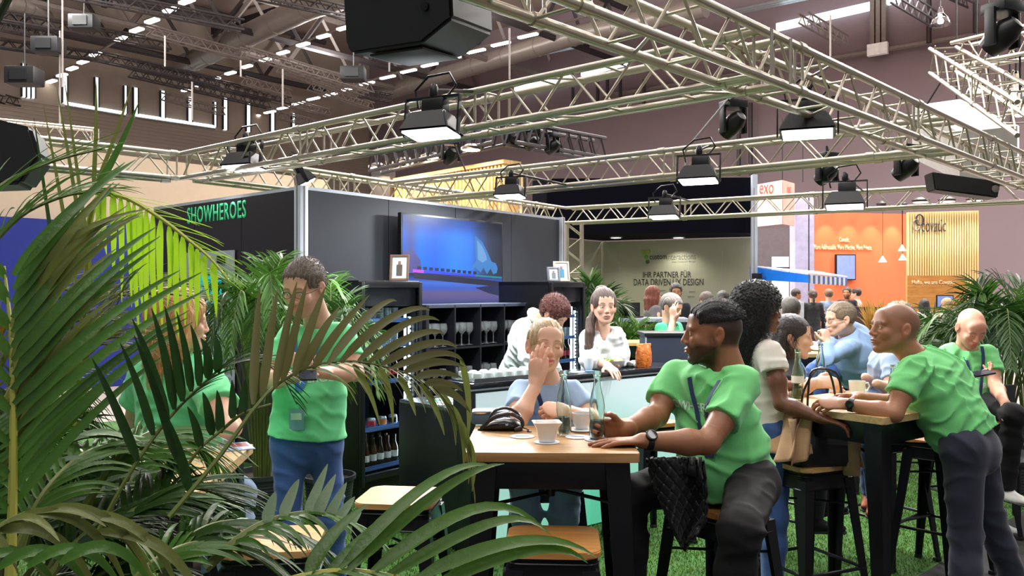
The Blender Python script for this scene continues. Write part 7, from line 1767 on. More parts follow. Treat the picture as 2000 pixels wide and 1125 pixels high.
# ------------------------------------------------------------------ neighbouring stands
def upright(name, a, b, z0, z1, th, m, label, cat='wall', kind='structure', parts=None):
    d = (b - a); d.z = 0; n_ = V((-d.y, d.x, 0)).normalized(); n_ = n_ if n_.y > 0 else -n_
    o = MB().poly([V((a.x, a.y, z0)), V((b.x, b.y, z0)), V((b.x, b.y, z1)), V((a.x, a.y, z1))], n_ * th).build(name, m, world=True, smooth=False)
    tag(o, label, cat, None, kind); 
    if kind == 'structure' and 'category' in o: del o['category']
    return o
# a) beige and blue wall at the left
M_beige = mat('beige_fabric_wall', S(196, 178, 156), .8, var=.03); M_blue = mat('royal_blue_wall', S(12, 30, 122), .6, var=.05)
a = PZ(-160, 262, 3.9); b = PZ(40, 279, 3.9); c = PZ(640, 352, 3.9); dd = (c - b).normalized()
A0 = b - dd * 4.5; upright('fabric_wall', A0, c, 2.74, 3.9, .15, mat('beige_fabric_wall2', S(186, 166, 146), .8, var=.03), 'beige fabric band', kind='thing')['label'] = 'long beige fabric band wall of the neighbouring stand at the left, above the blue wall'
nb = V((dd.y, -dd.x, 0))
bb = onwall(318, 430, A0, c)
o = upright('blue_wall', A0 + nb * .1, V((bb.x, bb.y, 0)) + nb * .1, 0.0, 2.73, .1, M_blue, 'royal blue stand wall', kind='thing'); o['label'] = 'royal blue stand wall at the left behind the palm fronds'
a = V((bb.x, bb.y, 0)) + dd * .02; o = upright('white_wall_panel', a, a + dd * 3.2, 0, 2.72, .1, M_pale, 'x', kind='thing'); o['label'] = 'pale wall panel right of the royal blue wall, mostly behind the black wall'
# b) warm wooden slat stand behind the black wall
M_slat = wood('warm_slat_wood', S(206, 160, 96), S(236, 200, 140), .6, .5, 'Z')
s0 = PZ(757, 352, 4.3); s1 = PZ(990, 312, 4.3); e = empty('slat_facade', (s0 + s1) / 2 * 1.0, 'warm lit facade of upright wooden slats above the black wall', 'facade'); e.location.z = 2.2
sd = (s1 - s0); sd.z = 0; L = sd.length; sd.normalize(); sn = V((sd.y, -sd.x, 0))
sm_ = MB().box((0, 0, 1.05), (.055, .12, 2.1)).mesh('slat'); inv = wm(e).inverted(); e_ang = math.atan2(sd.y, sd.x)
n = int(L / .115)
for i in range(n):
    o = link('slat', sm_, M_slat, e); p = s0 + sd * (i + .5) * L / n; o.location = inv @ V((p.x, p.y, 2.2)); o.rotation_euler = (0, 0, e_ang)
q = s0 - sn * .35; MB().poly([V((q.x, q.y, 2.2)), V(((q + sd * L).x, (q + sd * L).y, 2.2)), V(((q + sd * L).x, (q + sd * L).y, 4.25)), V((q.x, q.y, 4.25))], -sn * .1).build('back_wall', mat('warm_back_wall', S(226, 196, 140), .7), e, True, False)
MB().poly([V((s0.x, s0.y, 4.22)) + sn * .1, V((s1.x, s1.y, 4.22)) + sn * .1, V((s1.x, s1.y, 4.3)) + sn * .1, V((s0.x, s0.y, 4.3)) + sn * .1], -sn * .5).build('top_rail', M_slat, e, True, False)
for px in (775, 830, 880, 960):
    p = onwall(px, 335, s0, s1) + sn * .55; p.z = 4.5; f = empty('stand_lamp', p, 'warm round lamp over the wooden slat facade, ' + {775: 'leftmost', 830: 'second', 880: 'third', 960: 'rightmost'}[px], 'lamp', 0, 'lamps over the slat facade')
    MB().lathe([(0, 0), (.2, 0), (.22, .05), (.1, .12), (0, .12)], n=20).build('housing', M_steel_dark, f); MB().lathe([(0, -.01), (.18, -.01), (.18, .005), (0, .005)], n=20).build('diffuser', mat('warm_lamp', (1, 1, 1), emit=(1, .85, .6), estr=10), f)
    MB().tube((0, 0, .12), (0, 0, .6), .015, n=5).build('stem', M_steel_dark, f)
    l = bpy.data.lights.new('slat_lamp_light', 'AREA'); l.size = .5; l.energy = 130; l.color = (1, .78, .48); lo = bpy.data.objects.new('slat_lamp_light', l); COL.objects.link(lo); lo.parent = f; lo.location = (0, 0, -.03); lo.rotation_euler = (-.35, 0, e_ang)
t0, t1, t2 = P(745, 338, 19.4), P(985, 283, 17.4), P(1160, 312, 18.8)
lattice('stand_truss', t0, t1, .42, .04, 12, M_steel_dark, 'dark lattice truss above the wooden slat facade', None, width=.4); lattice('stand_truss', t1, t2, .42, .04, 8, M_steel_dark, 'dark lattice truss running right from the slat facade corner', None, width=.4)
o = upright('dark_stand_wall', P(725, 400, 20.5), P(762, 400, 20.2), 2.2, 4.6, .2, M_steel_dark, 'x', kind='thing'); o['label'] = 'dark ribbed wall end left of the wooden slat facade'
# dark moving heads along that truss
for i, (px, py) in enumerate([(1000, 284), (1040, 290), (1080, 298)]): moving_head(P(px, py, 17.6), 1.2, .4 * i, 'dark lamp on the corner truss behind, ' + ORD[i] + ' from the left')
# c) beige stand with lettering
M_bei2 = mat('pale_olive_wall', S(176, 174, 154), .7, var=.03); M_navyc = mat('navy_black_canopy', S(10, 10, 20), .95, var=.05, spec=.1)
c0 = PX(1176, 17.6, 0); c1 = PX(1476, 16.2, 0); c2 = PX(1040, 15.7, 0)
bw_ = upright('pale_stand_wall', c0, c1, 0, 2.62, .1, M_bei2, 'x', kind='thing'); bw_['label'] = 'pale olive stand wall with lettering and green hexagon logo'
o = upright('pale_side_wall', c2, c0 - (c0 - c2).normalized() * .02, 0, 2.62, .1, M_bei2, 'x', kind='thing'); o['label'] = 'pale olive side wall right of the black wall end, before the lettered wall'
cd = (c1 - c0).normalized(); cn = V((cd.y, -cd.x, 0)); k0 = c2; kq = PX(1474, 15.2, 0)
pts = [V((c2.x, c2.y, 2.64)), V((c0.x, c0.y, 2.64)) , V((c1.x, c1.y, 2.64)), V((kq.x, kq.y, 2.64)), V((c2.x + .25, c2.y - .35, 2.64))]
o = MB().poly([V(p) + V((0, 0, .0)) for p in pts], (0, 0, 1.0)).build('canopy', M_navyc, world=True, smooth=False); tag(o, 'dark navy box canopy over the pale lettered stand', 'canopy')
for i, (px, py) in enumerate([(1203, 460), (1325, 458)]):
    p = P(px, py, 16.3); p.z = 2.635
    f = MB().lathe([(0, 0), (.09, 0), (.11, -.012), (.07, -.02), (0, -.02)], n=20).build('downlight', mat('downlight_white', (1, 1, 1), emit=(1, .98, .9), estr=6)); f.location = p; tag(f, 'small round downlight in the dark canopy, ' + ORD[i] + ' of them', 'lamp', 'downlights in the canopy')
    MB().lathe([(.1, .0), (.13, 0), (.13, -.015), (.1, -.015)], n=20).build('rim', M_steel_mid, f)
    l = bpy.data.lights.new('downlight_beam', 'SPOT'); l.energy = 34; l.spot_size = 2.2; l.spot_blend = .8; l.color = (1, .97, .82); lo = bpy.data.objects.new('downlight_beam', l); COL.objects.link(lo); lo.location = p + V((0, .25, -.05)); 
M_ink = mat('dark_grey_lettering', S(62, 60, 56), .6)
def cw_(px, py): q = onwall(px, py, c0, c1); return q + cn * .006
def wtext(name, txt, x0, x1, y, hpx, m, label, bold=.0, par=None):
    a, b = cw_(x0, y), cw_(x1, y); o = text_on(name, txt, m, (a + b) / 2, cd, cn, width=(b - a).length, height=hpx / FPX * ((a + b) / 2).y, bold=bold)
    tag(o, label, 'sign'); return o
wtext('wall_lettering', 'IHR PARTNER FÜR', 1256, 1350, 535, 14, M_ink, 'upper line of dark lettering on the pale olive wall', .008)
wtext('wall_lettering', 'DATA DRIVEN UX DESIGN', 1238, 1374, 551, 13, M_ink, 'lower line of dark lettering on the pale olive wall', .008)
wtext('logo_lettering', 'custom', 1269, 1302, 502, 9, M_ink, 'dark first half of the logo lettering on the pale olive wall', .012)
wtext('logo_lettering', 'interactions', 1303, 1359, 501.5, 11, mat('grey_lettering', S(120, 120, 112), .6), 'grey second half of the logo lettering on the pale olive wall', -.004)
wtext('logo_lettering', 'Data Driven UX Design', 1313, 1358, 511.5, 4, MATS['grey_lettering'], 'tiny line under the logo lettering on the pale olive wall')
e = empty('hexagon_logo', cw_(1262, 515), 'logo of four green hexagons on the pale olive wall', 'sign')
for (x, y, c) in [(1257, 493, S(150, 170, 20)), (1266, 492, S(160, 178, 30)), (1262, 502, S(100, 160, 30)), (1265, 511.5, S(80, 100, 60))]:
    p = cw_(x, y); r = 4.3 / FPX * p.y; MB().poly([p + cd * r * math.cos(k * math.pi / 3 + .52) + V((0, 0, r * math.sin(k * math.pi / 3 + .52))) for k in range(6)], cn * .01).build('hexagon', mat('hex_%d' % y, c, .5), e, True, False)
for i, (x, y, w_) in enumerate([(1290, 568, 20), (1325, 567, 16), (1352, 570, 12), (1350, 580, 14), (1293, 578, 18)]):
    p, q = cw_(x - w_ / 2, y), cw_(x + w_ / 2, y); o = MB().poly([p, q, q + V((0, 0, .012)), p + V((0, 0, .012))], cn * .002).build('text_line', MATS['grey_lettering'], bw_, True, False)
# vertical panel seams
for px in (1210, 1345, 1410):
    p = onwall(px, 520, c0, c1) + cn * .002; MB().poly([V((p.x, p.y, 0)), V((p.x, p.y, 0)) + cd * .01, V((p.x, p.y, 2.4)) + cd * .01, V((p.x, p.y, 2.4))], cn * .002).build('panel_seam', M_pale, bw_, True, False)
o = MB().box((0, 0, 1.83), (.09, .12, 3.66), bev=.006).build('stand_post', M_pale); o.location = PX(1473, 15.0, 0); tag(o, 'white upright post at the right end of the dark navy canopy', 'post'); MB().box((-.02, -.062, 1.62), (.01, .004, 3.6)).build('groove', M_steel_mid, o)
MB().box((.02, -.09, 1.82), (.16, .1, .18), bev=.01).build('junction_box', M_black, o)
# counter with hexagon front
hc = PX(1258, 10.9, 0); e = empty('hexagon_counter', hc, 'pale counter with a green front and cream hexagon outlines', 'counter', -.1)
MB().box((0, .2, .6), (.95, .4, 1.2), bev=.005).build('body', mat('olive_counter_front', S(112, 120, 78), .6), e); MB().box((0, .18, 1.225), (1.1, .5, .05), bev=.005).build('top', M_pale, e)
for i in range(5):
    for j in range(2):
        cx, cz = -.36 + i * .18 + (.09 if j else 0), 1.08 - j * .156; MB().path([(cx + .1 * math.cos(k * math.pi / 3 + .52), -.006, cz + .1 * math.sin(k * math.pi / 3 + .52)) for k in range(6)], .006, 5, True).build('hexagon_outline', mat('cream_line', S(206, 196, 160), .5), e)
o = empty('laptop', hc + V((-.15, .1, 1.252)), 'black laptop open on the hexagon counter', 'laptop', .1); MB().box((0, 0, .01), (.28, .2, .015), bev=.003).build('base', M_black, o); MB().box((0, .1, .1), (.28, .012, .19), bev=.003).build('screen', M_black, o)
for k in range(4):
    o = MB().box((0, 0, .1), (.022, .16, .2), bev=.002).build('book', [MATS['amber_label'], M_pale, M_black, MATS['brown_frame']][k]); o.location = hc + V((-.44 + k * .035, .12, 1.252)); tag(o, ['amber', 'pale', 'black', 'brown'][k] + ' binder standing on the hexagon counter beside the laptop', 'book', 'binders on the hexagon counter')
    MB().box((0, -.002, .1), (.018, .158, .204)).build('pages', M_paper, o)
# d) hanging box banner with red letters
M_pk = mat('pink_white_banner', S(232, 196, 184), .6, var=.03); M_redl = mat('red_lettering', S(206, 60, 50), .5)
g0 = P(1474, 400, 20.5); g1 = P(1528, 400, 19.6); g2 = P(1552, 400, 20.2); e = empty('box_banner', P(1525, 450, 20), 'hanging pinkish-white box banner with red letters left of the orange stand', 'banner')
zt, zb_ = P(0, 356, 20).z, P(0, 440, 20).z
MB().poly([V((g0.x, g0.y, zb_)), V((g1.x, g1.y, zb_)), V((g1.x, g1.y, zt)), V((g0.x, g0.y, zt))], (0, .08, 0)).build('face', M_pk, e, True, False)
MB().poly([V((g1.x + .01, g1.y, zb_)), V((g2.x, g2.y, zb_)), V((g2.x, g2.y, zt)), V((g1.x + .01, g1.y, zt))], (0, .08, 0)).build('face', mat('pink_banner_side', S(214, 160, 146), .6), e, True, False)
d_ = (g1 - g0).normalized(); n_ = V((d_.y, -d_.x, 0)); text_on('banner_lettering', 'exo', M_redl, onwall(1498, 370, g0, g1) + n_ * .02, d_, n_, e, width=.5, height=.22, bold=.0)
d_ = (g2 - g1).normalized(); n_ = V((d_.y, -d_.x, 0)); text_on('banner_lettering', 'inec', M_redl, onwall(1540, 369, g1, g2) + n_ * .02, d_, n_, e, width=.25, height=.2, bold=.0)
for px, d in ((1476, 20.5), (1528, 19.7), (1568, 20.5)): p = P(px, 356, d); MB().tube(p, p + V((0, 0, 1.5)), .01, n=5).build('cable', M_black, e, True)
o = upright('dark_grey_wall', P(1468, 500, 22.5), P(1552, 500, 22.5), 0, P(0, 446, 22.5).z, .15, mat('dark_mauve_panel', S(92, 84, 88), .7), 'x', kind='thing'); o['label'] = 'dark mauve wall between the navy canopy and the lavender pillar'
p = PX(1524, 22.3, 0); o = MB().box((0, 0, 1.25), (.42, .1, 2.5)).build('lit_doorway', mat('lit_doorway', S(190, 215, 215), .5, emit=S(170, 205, 205), estr=.5)); o.location = p; tag(o, 'bright doorway in the dark mauve wall under the blue awning', 'door'); MB().box((0, -.06, 2.2), (.44, .04, .05)).build('door_lintel', M_steel_dark, o)
o = MB().box((0, 0, 1.95), (.46, .4, 3.9), bev=.01).build('lavender_pillar', mat('lavender_panel', S(170, 166, 196), .6)); o.location = PX(1566, 20.5, 0); tag(o, 'tall lavender pillar left of the orange wall', 'pillar'); MB().box((.1, -.203, 1.95), (.02, .01, 3.9)).build('seam', M_black, o)
# e) orange wall
M_or = mat('orange_wall', S(226, 112, 72), .75, var=.04, scale=.8); o0 = PX(1588, 20.9, 0); o1 = PX(1772, 21.4, 0); oz = P(0, 412, 20.6).z
ow = upright('orange_wall', o0, o1, 0, oz, .15, M_or, 'x', kind='thing'); ow['label'] = 'coral orange stand wall with white lettering and a screen'
od = (o1 - o0).normalized(); on_ = V((od.y, -od.x, 0))
def otext(txt, x0, x1, y, hpx, m, label, a_, b_, dd_, nn_, bold=.005, off=.02):
    p, q = onwall(x0, y, a_, b_) + nn_ * off, onwall(x1, y, a_, b_) + nn_ * off; o = text_on('wall_lettering', txt, m, (p + q) / 2, dd_, nn_, width=(q - p).length, height=hpx / FPX * p.y, bold=bold, extrude=.01); tag(o, label, 'sign'); return o
M_crm = mat('cream_lettering', S(250, 226, 180), .5)
otext('Covatic.', 1638, 1658, 468, 9, M_crm, 'short upper line of cream lettering on the orange wall', o0, o1, od, on_)
otext('More Addressable. More Effective. More Private.', 1589, 1702, 483, 10, M_crm, 'long lower line of cream lettering on the orange wall', o0, o1, od, on_)
e = empty('wall_screen', onwall(1649, 548, o0, o1) + on_ * .08, 'upright pale blue screen on the orange wall', 'screen'); q = [onwall(x, y, o0, o1) + on_ * .08 for x, y in ((1629, 547), (1668, 547), (1668, 497), (1629, 497))]
MB().poly(q, -on_ * .05).build('casing', M_black, e, True, False); q = [onwall(x, y, o0, o1) + on_ * .085 for x, y in ((1631, 545), (1666, 545), (1666, 499), (1631, 499))]; MB().poly(q, on_ * .002).build('screen_glass', mat('pale_blue_screen', S(120, 136, 190), .2, emit=S(120, 136, 190), estr=.45), e, True, False)
for i, px in enumerate((1612, 1657, 1701, 1742)):
    p = onwall(px, 408, o0, o1) + on_ * .42; p.z = oz + .12; f = empty('wall_spot', p, 'warm spotlight above the orange wall, ' + ORD[i] + ' from the left', 'lamp', 0, 'spots above the orange wall')
    MB().lathe([(0, 0), (.1, 0), (.12, .08), (.05, .14), (0, .14)], n=16).build('housing', M_steel_dark, f); MB().lathe([(0, -.005), (.09, -.005), (0, .0)], n=16).build('lens', mat('warm_lens', (1, 1, 1), emit=(1, .8, .55), estr=8), f)
    l = bpy.data.lights.new('wall_spot_beam', 'SPOT'); l.energy = 60; l.spot_size = 1.05; l.spot_blend = .7; l.color = (1, .82, .55); lo = bpy.data.objects.new('wall_spot_beam', l); COL.objects.link(lo); lo.location = p - V((0, 0, .03)); lo.rotation_euler = (V((0, 0, oz - 1.6)) - V((0, 0, oz)) - on_ * .55).to_track_quat('-Z', 'Y').to_euler()
# pendant lamps
for i, (px, py) in enumerate(((1724, 512), (1762, 490), (1763, 508))):
    p = P(px, py, 19.2); f = empty('pendant_lamp', p, 'small white cone pendant before the orange wall, ' + ORD[i] + ' from the left', 'lamp', 0, 'cone pendants before the orange wall')
    MB().lathe([(.01, .14), (.02, .12), (.09, 0), (.085, 0), (0, .1)], n=16).build('shade', mat('pendant_white', S(240, 230, 215), .5, emit=(1, .9, .75), estr=1.2), f); MB().tube((0, 0, .13), (0, 0, 1.2), .006, n=4).build('cord', M_black, f)
# f) slat wall right of it
M_cur = wood('cream_slat_wood', S(206, 172, 112), S(238, 212, 160), .4, .5, 'Z'); w0 = PX(1772, 18.6, 0); w1 = PX(1912, 18.2, 0); wz = P(0, 413, 18.4).z; e = empty('slat_wall', (w0 + w1) / 2, 'cream wall of fine upright wooden slats with a dark logo', 'wall')
wd_ = (w1 - w0).normalized(); wnn = V((wd_.y, -wd_.x, 0)); Lw = (w1 - w0).length; inv = wm(e).inverted(); sm2 = MB().box((0, 0, wz / 2), (.03, .05, wz)).mesh('slat'); n = int(Lw / .048)
for i in range(n):
    o = link('slat', sm2, M_cur, e); o.location = inv @ (w0 + wd_ * (i + .5) * Lw / n); o.rotation_euler = (0, 0, math.atan2(wd_.y, wd_.x))
MB().poly([w0 - wnn * .04, w1 - wnn * .04, w1 - wnn * .04 + V((0, 0, wz)), w0 - wnn * .04 + V((0, 0, wz))], -wnn * .08).build('back_panel', M_cur, e, True, False)
otext('covatic', 1799, 1846, 441, 24, mat('dark_teal_letters', S(50, 50, 56), .4), 'big dark logo lettering on the cream slat wall', w0, w1, wd_, wnn, .004, .06)
e2 = empty('ring_logo', onwall(1792, 440, w0, w1) + wnn * .06, 'interlocked ring logo left of the dark lettering on the cream slat wall', 'sign')
for (x, y, s_) in ((1795, 430, 1), (1789, 440, 1)):
    p = onwall(x, y, w0, w1) + wnn * .07; MB().path([p + wd_ * .075 * math.cos(a) + V((0, 0, .12 * math.sin(a))) for a in [k * math.pi / 9 for k in range(18)]], .017, 6, True).build('ring', MATS['dark_teal_letters'] if y == 430 else M_steel_mid, e2, True)
for i, px in enumerate((1790, 1840, 1893)):
    p = onwall(px, 408, w0, w1) + wnn * .5; p.z = wz + .15; l = bpy.data.lights.new('slat_wall_beam', 'SPOT'); l.energy = 50; l.spot_size = 1.2; l.spot_blend = .8; l.color = (1, .86, .62); lo = bpy.data.objects.new('slat_wall_beam', l); COL.objects.link(lo); lo.location = p; lo.rotation_euler = (V((0, 0, -1.5)) - wnn * .6).to_track_quat('-Z', 'Y').to_euler()
    f = empty('wall_spot', p, 'flat round lamp above the cream slat wall, ' + ORD[i] + ' from the left', 'lamp', 0, 'lamps above the cream slat wall'); MB().lathe([(0, .02), (.16, .02), (.18, .06), (.08, .12), (0, .12)], n=18).build('housing', M_steel_dark, f); MB().lathe([(0, .01), (.15, .01), (0, .015)], n=18).build('lens', MATS['warm_lens'], f)
g_0, g_1 = PX(1772, 17.4, 0), PX(1886, 17.2, 0); gz = P(0, 538, 17.3).z; gd = (g_1 - g_0).normalized(); gn = V((gd.y, -gd.x, 0)); M_plk = wood('honey_plank', S(190, 124, 56), S(214, 150, 78), .5, .5, 'X')
e = empty('plank_wall', (g_0 + g_1) / 2, 'honey-coloured plank wall with cream lettering before the cream slat wall', 'wall')
for i in range(9): MB().poly([g_0 + V((0, 0, i * gz / 9 + .006)), g_1 + V((0, 0, i * gz / 9 + .006)), g_1 + V((0, 0, (i + 1) * gz / 9)), g_0 + V((0, 0, (i + 1) * gz / 9))], -gn * .12).build('plank', M_plk, e, True, False)
otext('Hello, we are Covatic.', 1781, 1864, 552, 9, M_crm, 'cream lettering on the honey-coloured plank wall', g_0, g_1, gd, gn, .006, .01)
o = empty('desk_screen', PX(1845, 16.8, 0), 'monitor with a pale screen on a desk before the plank wall', 'monitor'); MB().box((0, 0, P(0, 589, 16.8).z), (.34, .03, .26), bev=.005).build('casing', M_black, o); MB().box((0, -.018, P(0, 589, 16.8).z), (.3, .004, .22)).build('screen_glass', MATS['pale_blue_screen'], o); MB().box((0, .05, .62), (.05, .05, 1.2)).build('stand', M_black, o)
o = empty('low_table', PX(1830, 16.2, 0), 'long low white table where the two women sit', 'table'); MB().box((0, 0, 1.05), (1.1, .5, .04), bev=.005).build('table_top', M_pale, o)
for sx in (-.5, .5): MB().box((sx, 0, .515), (.04, .4, 1.03)).build('leg', M_pale, o)
# black reception block and dry flowers
o = empty('black_block', PX(1707, 17.5, 0), 'black reception block right of the standing group', 'counter'); MB().box((0, 0, .62), (.62, .5, 1.24), bev=.01).build('body', mat('black_brown_block', S(40, 24, 24), .5), o); MB().box((0, 0, 1.255), (.66, .54, .03), bev=.005).build('top', M_black, o)
for i, (px, d) in enumerate(((1700, 12.0), (1722, 11.2), (1764, 12.2))):
    b = PX(px, d, .011); e = empty('dry_flower_arrangement', b, 'dry yellow flower arrangement behind the leaning man, ' + ORD[i] + ' from the left', 'plant', 0, 'dry flower arrangements'); MB().lathe([(0, 0), (.13, 0), (.15, .5), (.11, .95), (.12, 1.0), (0, .98)], n=20).build('vase', mat('amber_vase', S(150, 90, 40), .4), e)
    L = Leaves()
    for k in range(60):
        a = random.uniform(0, 6.28); h = random.uniform(.15, .55); r = random.uniform(.02, .24); p0 = np.array([b.x, b.y, 1.0]); p2 = p0 + np.array([math.cos(a) * r, math.sin(a) * r, h]); L.add(blade_geo([p0, (p0 + p2) / 2 + np.array([0, 0, .1]), p2], .018, (0, -1, 0), .5, 4))
    x = link('dry_leaves', np_mesh('dry_leaves', L.v, L.f), mat('dry_yellow_leaves', S(190, 150, 80), .6, var=.4, scale=9, transl=.3), e); x.data.transform(wm(e).inverted()); x['kind'] = 'stuff'
# g) blue awning with striped valance
aw0, aw1, aw2 = P(1466, 521, 15.5), P(1578, 537, 13.4), P(1655, 543, 14.6)
e = empty('market_awning', P(1560, 560, 14.2), 'bright blue and white market awning with a striped valance', 'awning'); M_bl = mat('bright_blue_awning', S(0, 120, 235), .6); M_wh = mat('white_awning', S(226, 232, 240), .6)
mb = MB(); top = [P(1470, 519, 15.6), P(1600, 530, 15.8), aw2 + V((0, 0, .03)), aw1 + V((0, 0, .03))]; mb.poly(top, (0, 0, -.02)); mb.build('roof_cloth', M_wh, e, True, False)
mb = MB(); mb.poly([aw0, aw1, P(1578, 552, 13.4), P(1466, 546, 15.5)], (.0, .03, 0)); mb.build('side_cloth', M_bl, e, True, False)
sv = (aw2 - aw1)
for i in range(17):
    a = aw1 + sv * i / 17; b = aw1 + sv * (i + 1) / 17; h = .14; MB().poly([a, b, b - V((0, 0, h * .85)), (a + b) / 2 - V((0, 0, h)), a - V((0, 0, h * .85))], (0, .01, 0)).build('valance_stripe', M_wh if i % 2 else mat('slate_blue_stripe', S(86, 116, 176), .6), e, True, False)
for q in (P(1470, 560, 15.6),): MB().tube((q.x, q.y, .011), (q.x, q.y, q.z - .02), .02, n=6).build('awning_post', M_steel_mid, e, True)
o = empty('striped_stall_box', P(1532, 590, 13.6), 'white and pale blue striped stall box under the blue awning', 'box'); o.location.z = .011; 
for k in range(6): MB().box((-.2 + k * .08, 0, .72), (.078, .45, 1.44 - k * .01), bev=.003).build('stripe_board', M_wh if k % 2 else mat('pale_blue_board', S(140, 170, 205), .6), o)
# h) white lightbox sign upper right
M_lb = mat('lightbox_white', (1, 1, 1), .5, emit=(1, .98, .96), estr=1.25); q0 = P(1872, 194, 13.0); q1 = P(1987, 246, 10.8); e = empty('lightbox_sign', P(1930, 300, 12), 'large white lightbox sign behind the right part of the big truss', 'sign')
zt0, zb0 = q0.z, P(0, 330, 13.0).z
lb = MB().poly([q0, q1, V((q1.x, q1.y, P(0, 345, 10.8).z)), V((q0.x, q0.y, P(0, 300, 13.0).z))], (-.5, .45, 0)).build('lit_box', mat('lightbox_case', S(150, 145, 140), .6), e, True, False)
ld = (q1 - q0); ld.z = 0; ld.normalize(); ln2 = V((ld.y, -ld.x, 0)); ln2 = ln2 if ln2.y < 0 else -ln2
MB().poly([q0 + ln2 * .01, q1 + ln2 * .01, V((q1.x, q1.y, P(0, 345, 10.8).z)) + ln2 * .01, V((q0.x, q0.y, P(0, 300, 13.0).z)) + ln2 * .01], ln2 * .01).build('lit_face', M_lb, e, True, False)
for i in range(6):
    p = onwall(1893 + i * 11 + (22 if i > 3 else 0), 232 + i * 5 + (8 if i > 3 else 0), q0, q1) + ln2 * .03; MB().sphere(p, .035, (1, 1, 1.3), 8).build('sign_mark', MATS['grey_lettering'], e, True)
for (px, py, d) in ((1868, 194, 13.1), (1930, 218, 12.2), (1972, 236, 11.2)): p = P(px, py, d); MB().tube(p, p + V((0, 0, 2.2)), .012, n=5).build('cable', M_black, e, True)
# ------------------------------------------------------------------ things on the tables
Tz = 1.0505
tR = Matrix.Rotation(-.035, 4, 'Z')
M_clearg = mat('clear_bottle_glass', (.80, .90, .86), .03, trans=1.0, var=0, ior=1.45); M_cap = mat('green_grey_liquid', S(120, 130, 120), .1, trans=.7)
def bottle(p, label, s=1.0, m=None, lab=None):
    e = empty('glass_bottle', p, label, 'bottle'); e.scale = (s, s, s); m = m or M_clearg
    MB().lathe([(0, .004), (.024, 0), (.029, .006), (.030, .02), (.029, .045), (.0265, .07), (.0295, .10), (.029, .125), (.024, .155), (.0155, .19), (.0122, .215), (.0125, .232), (.0148, .234), (.0148, .250), (.0122, .250), (.0105, .23), (.0105, .215), (.0135, .19), (.022, .155), (.027, .125), (.0272, .10), (.0245, .07), (.027, .045), (.028, .02), (.022, .008), (0, .012)], n=28).build('glass_body', m, e)
    MB().lathe([(0, .013), (.0215, .0125), (.0262, .022), (.0262, .045), (.0240, .07), (0, .07)], n=24).build('drink', M_cap, e)
    if lab: MB().lathe([(.0298, .085), (.0302, .085), (.0302, .12), (.0298, .12)], n=24).build('label', lab, e)
    for k in range(10): 
        a = k * math.pi / 5; 
    return e
def coaster(p, label, rz=0):
    o = MB().lathe([(0, 0), (.045, 0), (.0465, .0015), (.045, .003), (0, .003)], n=32).build('coaster', mat('grey_white_coaster', S(198, 204, 216), .6)); o.location = p; tag(o, label, 'coaster', 'round grey-white coasters'); MB().box((0, 0, .0034), (.05, .012, .0006), rot=Euler((0, 0, rz)).to_matrix()).build('print', mat('coaster_blue_print', S(110, 120, 150), .6), o); return o
def zt(px, py): return PZ(px, py, Tz)
coaster(zt(1020, 853), 'grey-white coaster left of the white bowl'); cb = zt(1068, 864); coaster(cb, 'grey-white coaster under the white bowl', .3); coaster(zt(1128, 854), 'grey-white coaster between bowl and near bottle', -.2); bc = zt(1166, 859); coaster(bc, 'grey-white coaster under the near bottle', .5)
# square paper bowl of soup
e = empty('paper_bowl', cb + V((0, 0, .0034)), 'white square-rimmed bowl of orange soup on a coaster', 'bowl', .1)
mb = MB(); rings = []
for (w_, z, rr_) in ((.027, 0, .02), (.030, .002, .022), (.041, .052, .022), (.051, .066, .015), (.052, .068, .014), (.048, .067, .014), (.038, .05, .022), (.028, .006, .02)): rings.append([mb.bm.verts.new((x, y, z + (.006 * (abs(x * y) / (w_ * w_)) if z > .06 else 0))) for x, y in rr(w_ * 2, w_ * 2 * .88, min(rr_, w_ * .8))])
for A, Bq in zip(rings, rings[1:]):
    for i in range(len(A)): mb.bm.faces.new((A[i], A[(i + 1) % len(A)], Bq[(i + 1) % len(A)], Bq[i]))
mb.bm.faces.new(rings[0][::-1]); mb.bm.faces.new(rings[-1]); mb.build('bowl_body', M_white, e)
mb = MB(); mb.bm.faces.new([mb.bm.verts.new((x, y, .052)) for x, y in rr(.078, .069, .022)]); so = mb.build('soup', mat('orange_soup', S(196, 110, 40), .3, var=.3, scale=70), e)
for k in range(9): a = k * 2.4; r = .008 + .0025 * k; MB().sphere((r * math.cos(a), r * math.sin(a), .054), .006, (1.3, 1, .6), 6).build('topping', mat('soup_topping', S(214, 170, 100), .6) if k % 2 else MATS['orange_soup'], e)
bottle(bc + V((0, 0, .0034)), 'clear glass bottle held by the seated man in green')
bottle(zt(1101, 849), 'clear empty glass bottle in front of the blond woman', .98)
cu = cup(zt(1136, 838), 'wide white cup behind the two bottles on the centre table', 1.0, M_white, False, h=.062, r=.040)
o = MB().lathe([(0, 0), (.05, 0), (.056, .006), (.05, .008), (0, .006)], n=24).build('saucer', M_plate); o.location = zt(1137, 841) + V((.0, .0, .0)); tag(o, 'pale saucer beneath the wide white cup', 'saucer'); cu.location.z += .008; cu.location.x, cu.location.y = o.location.x, o.location.y
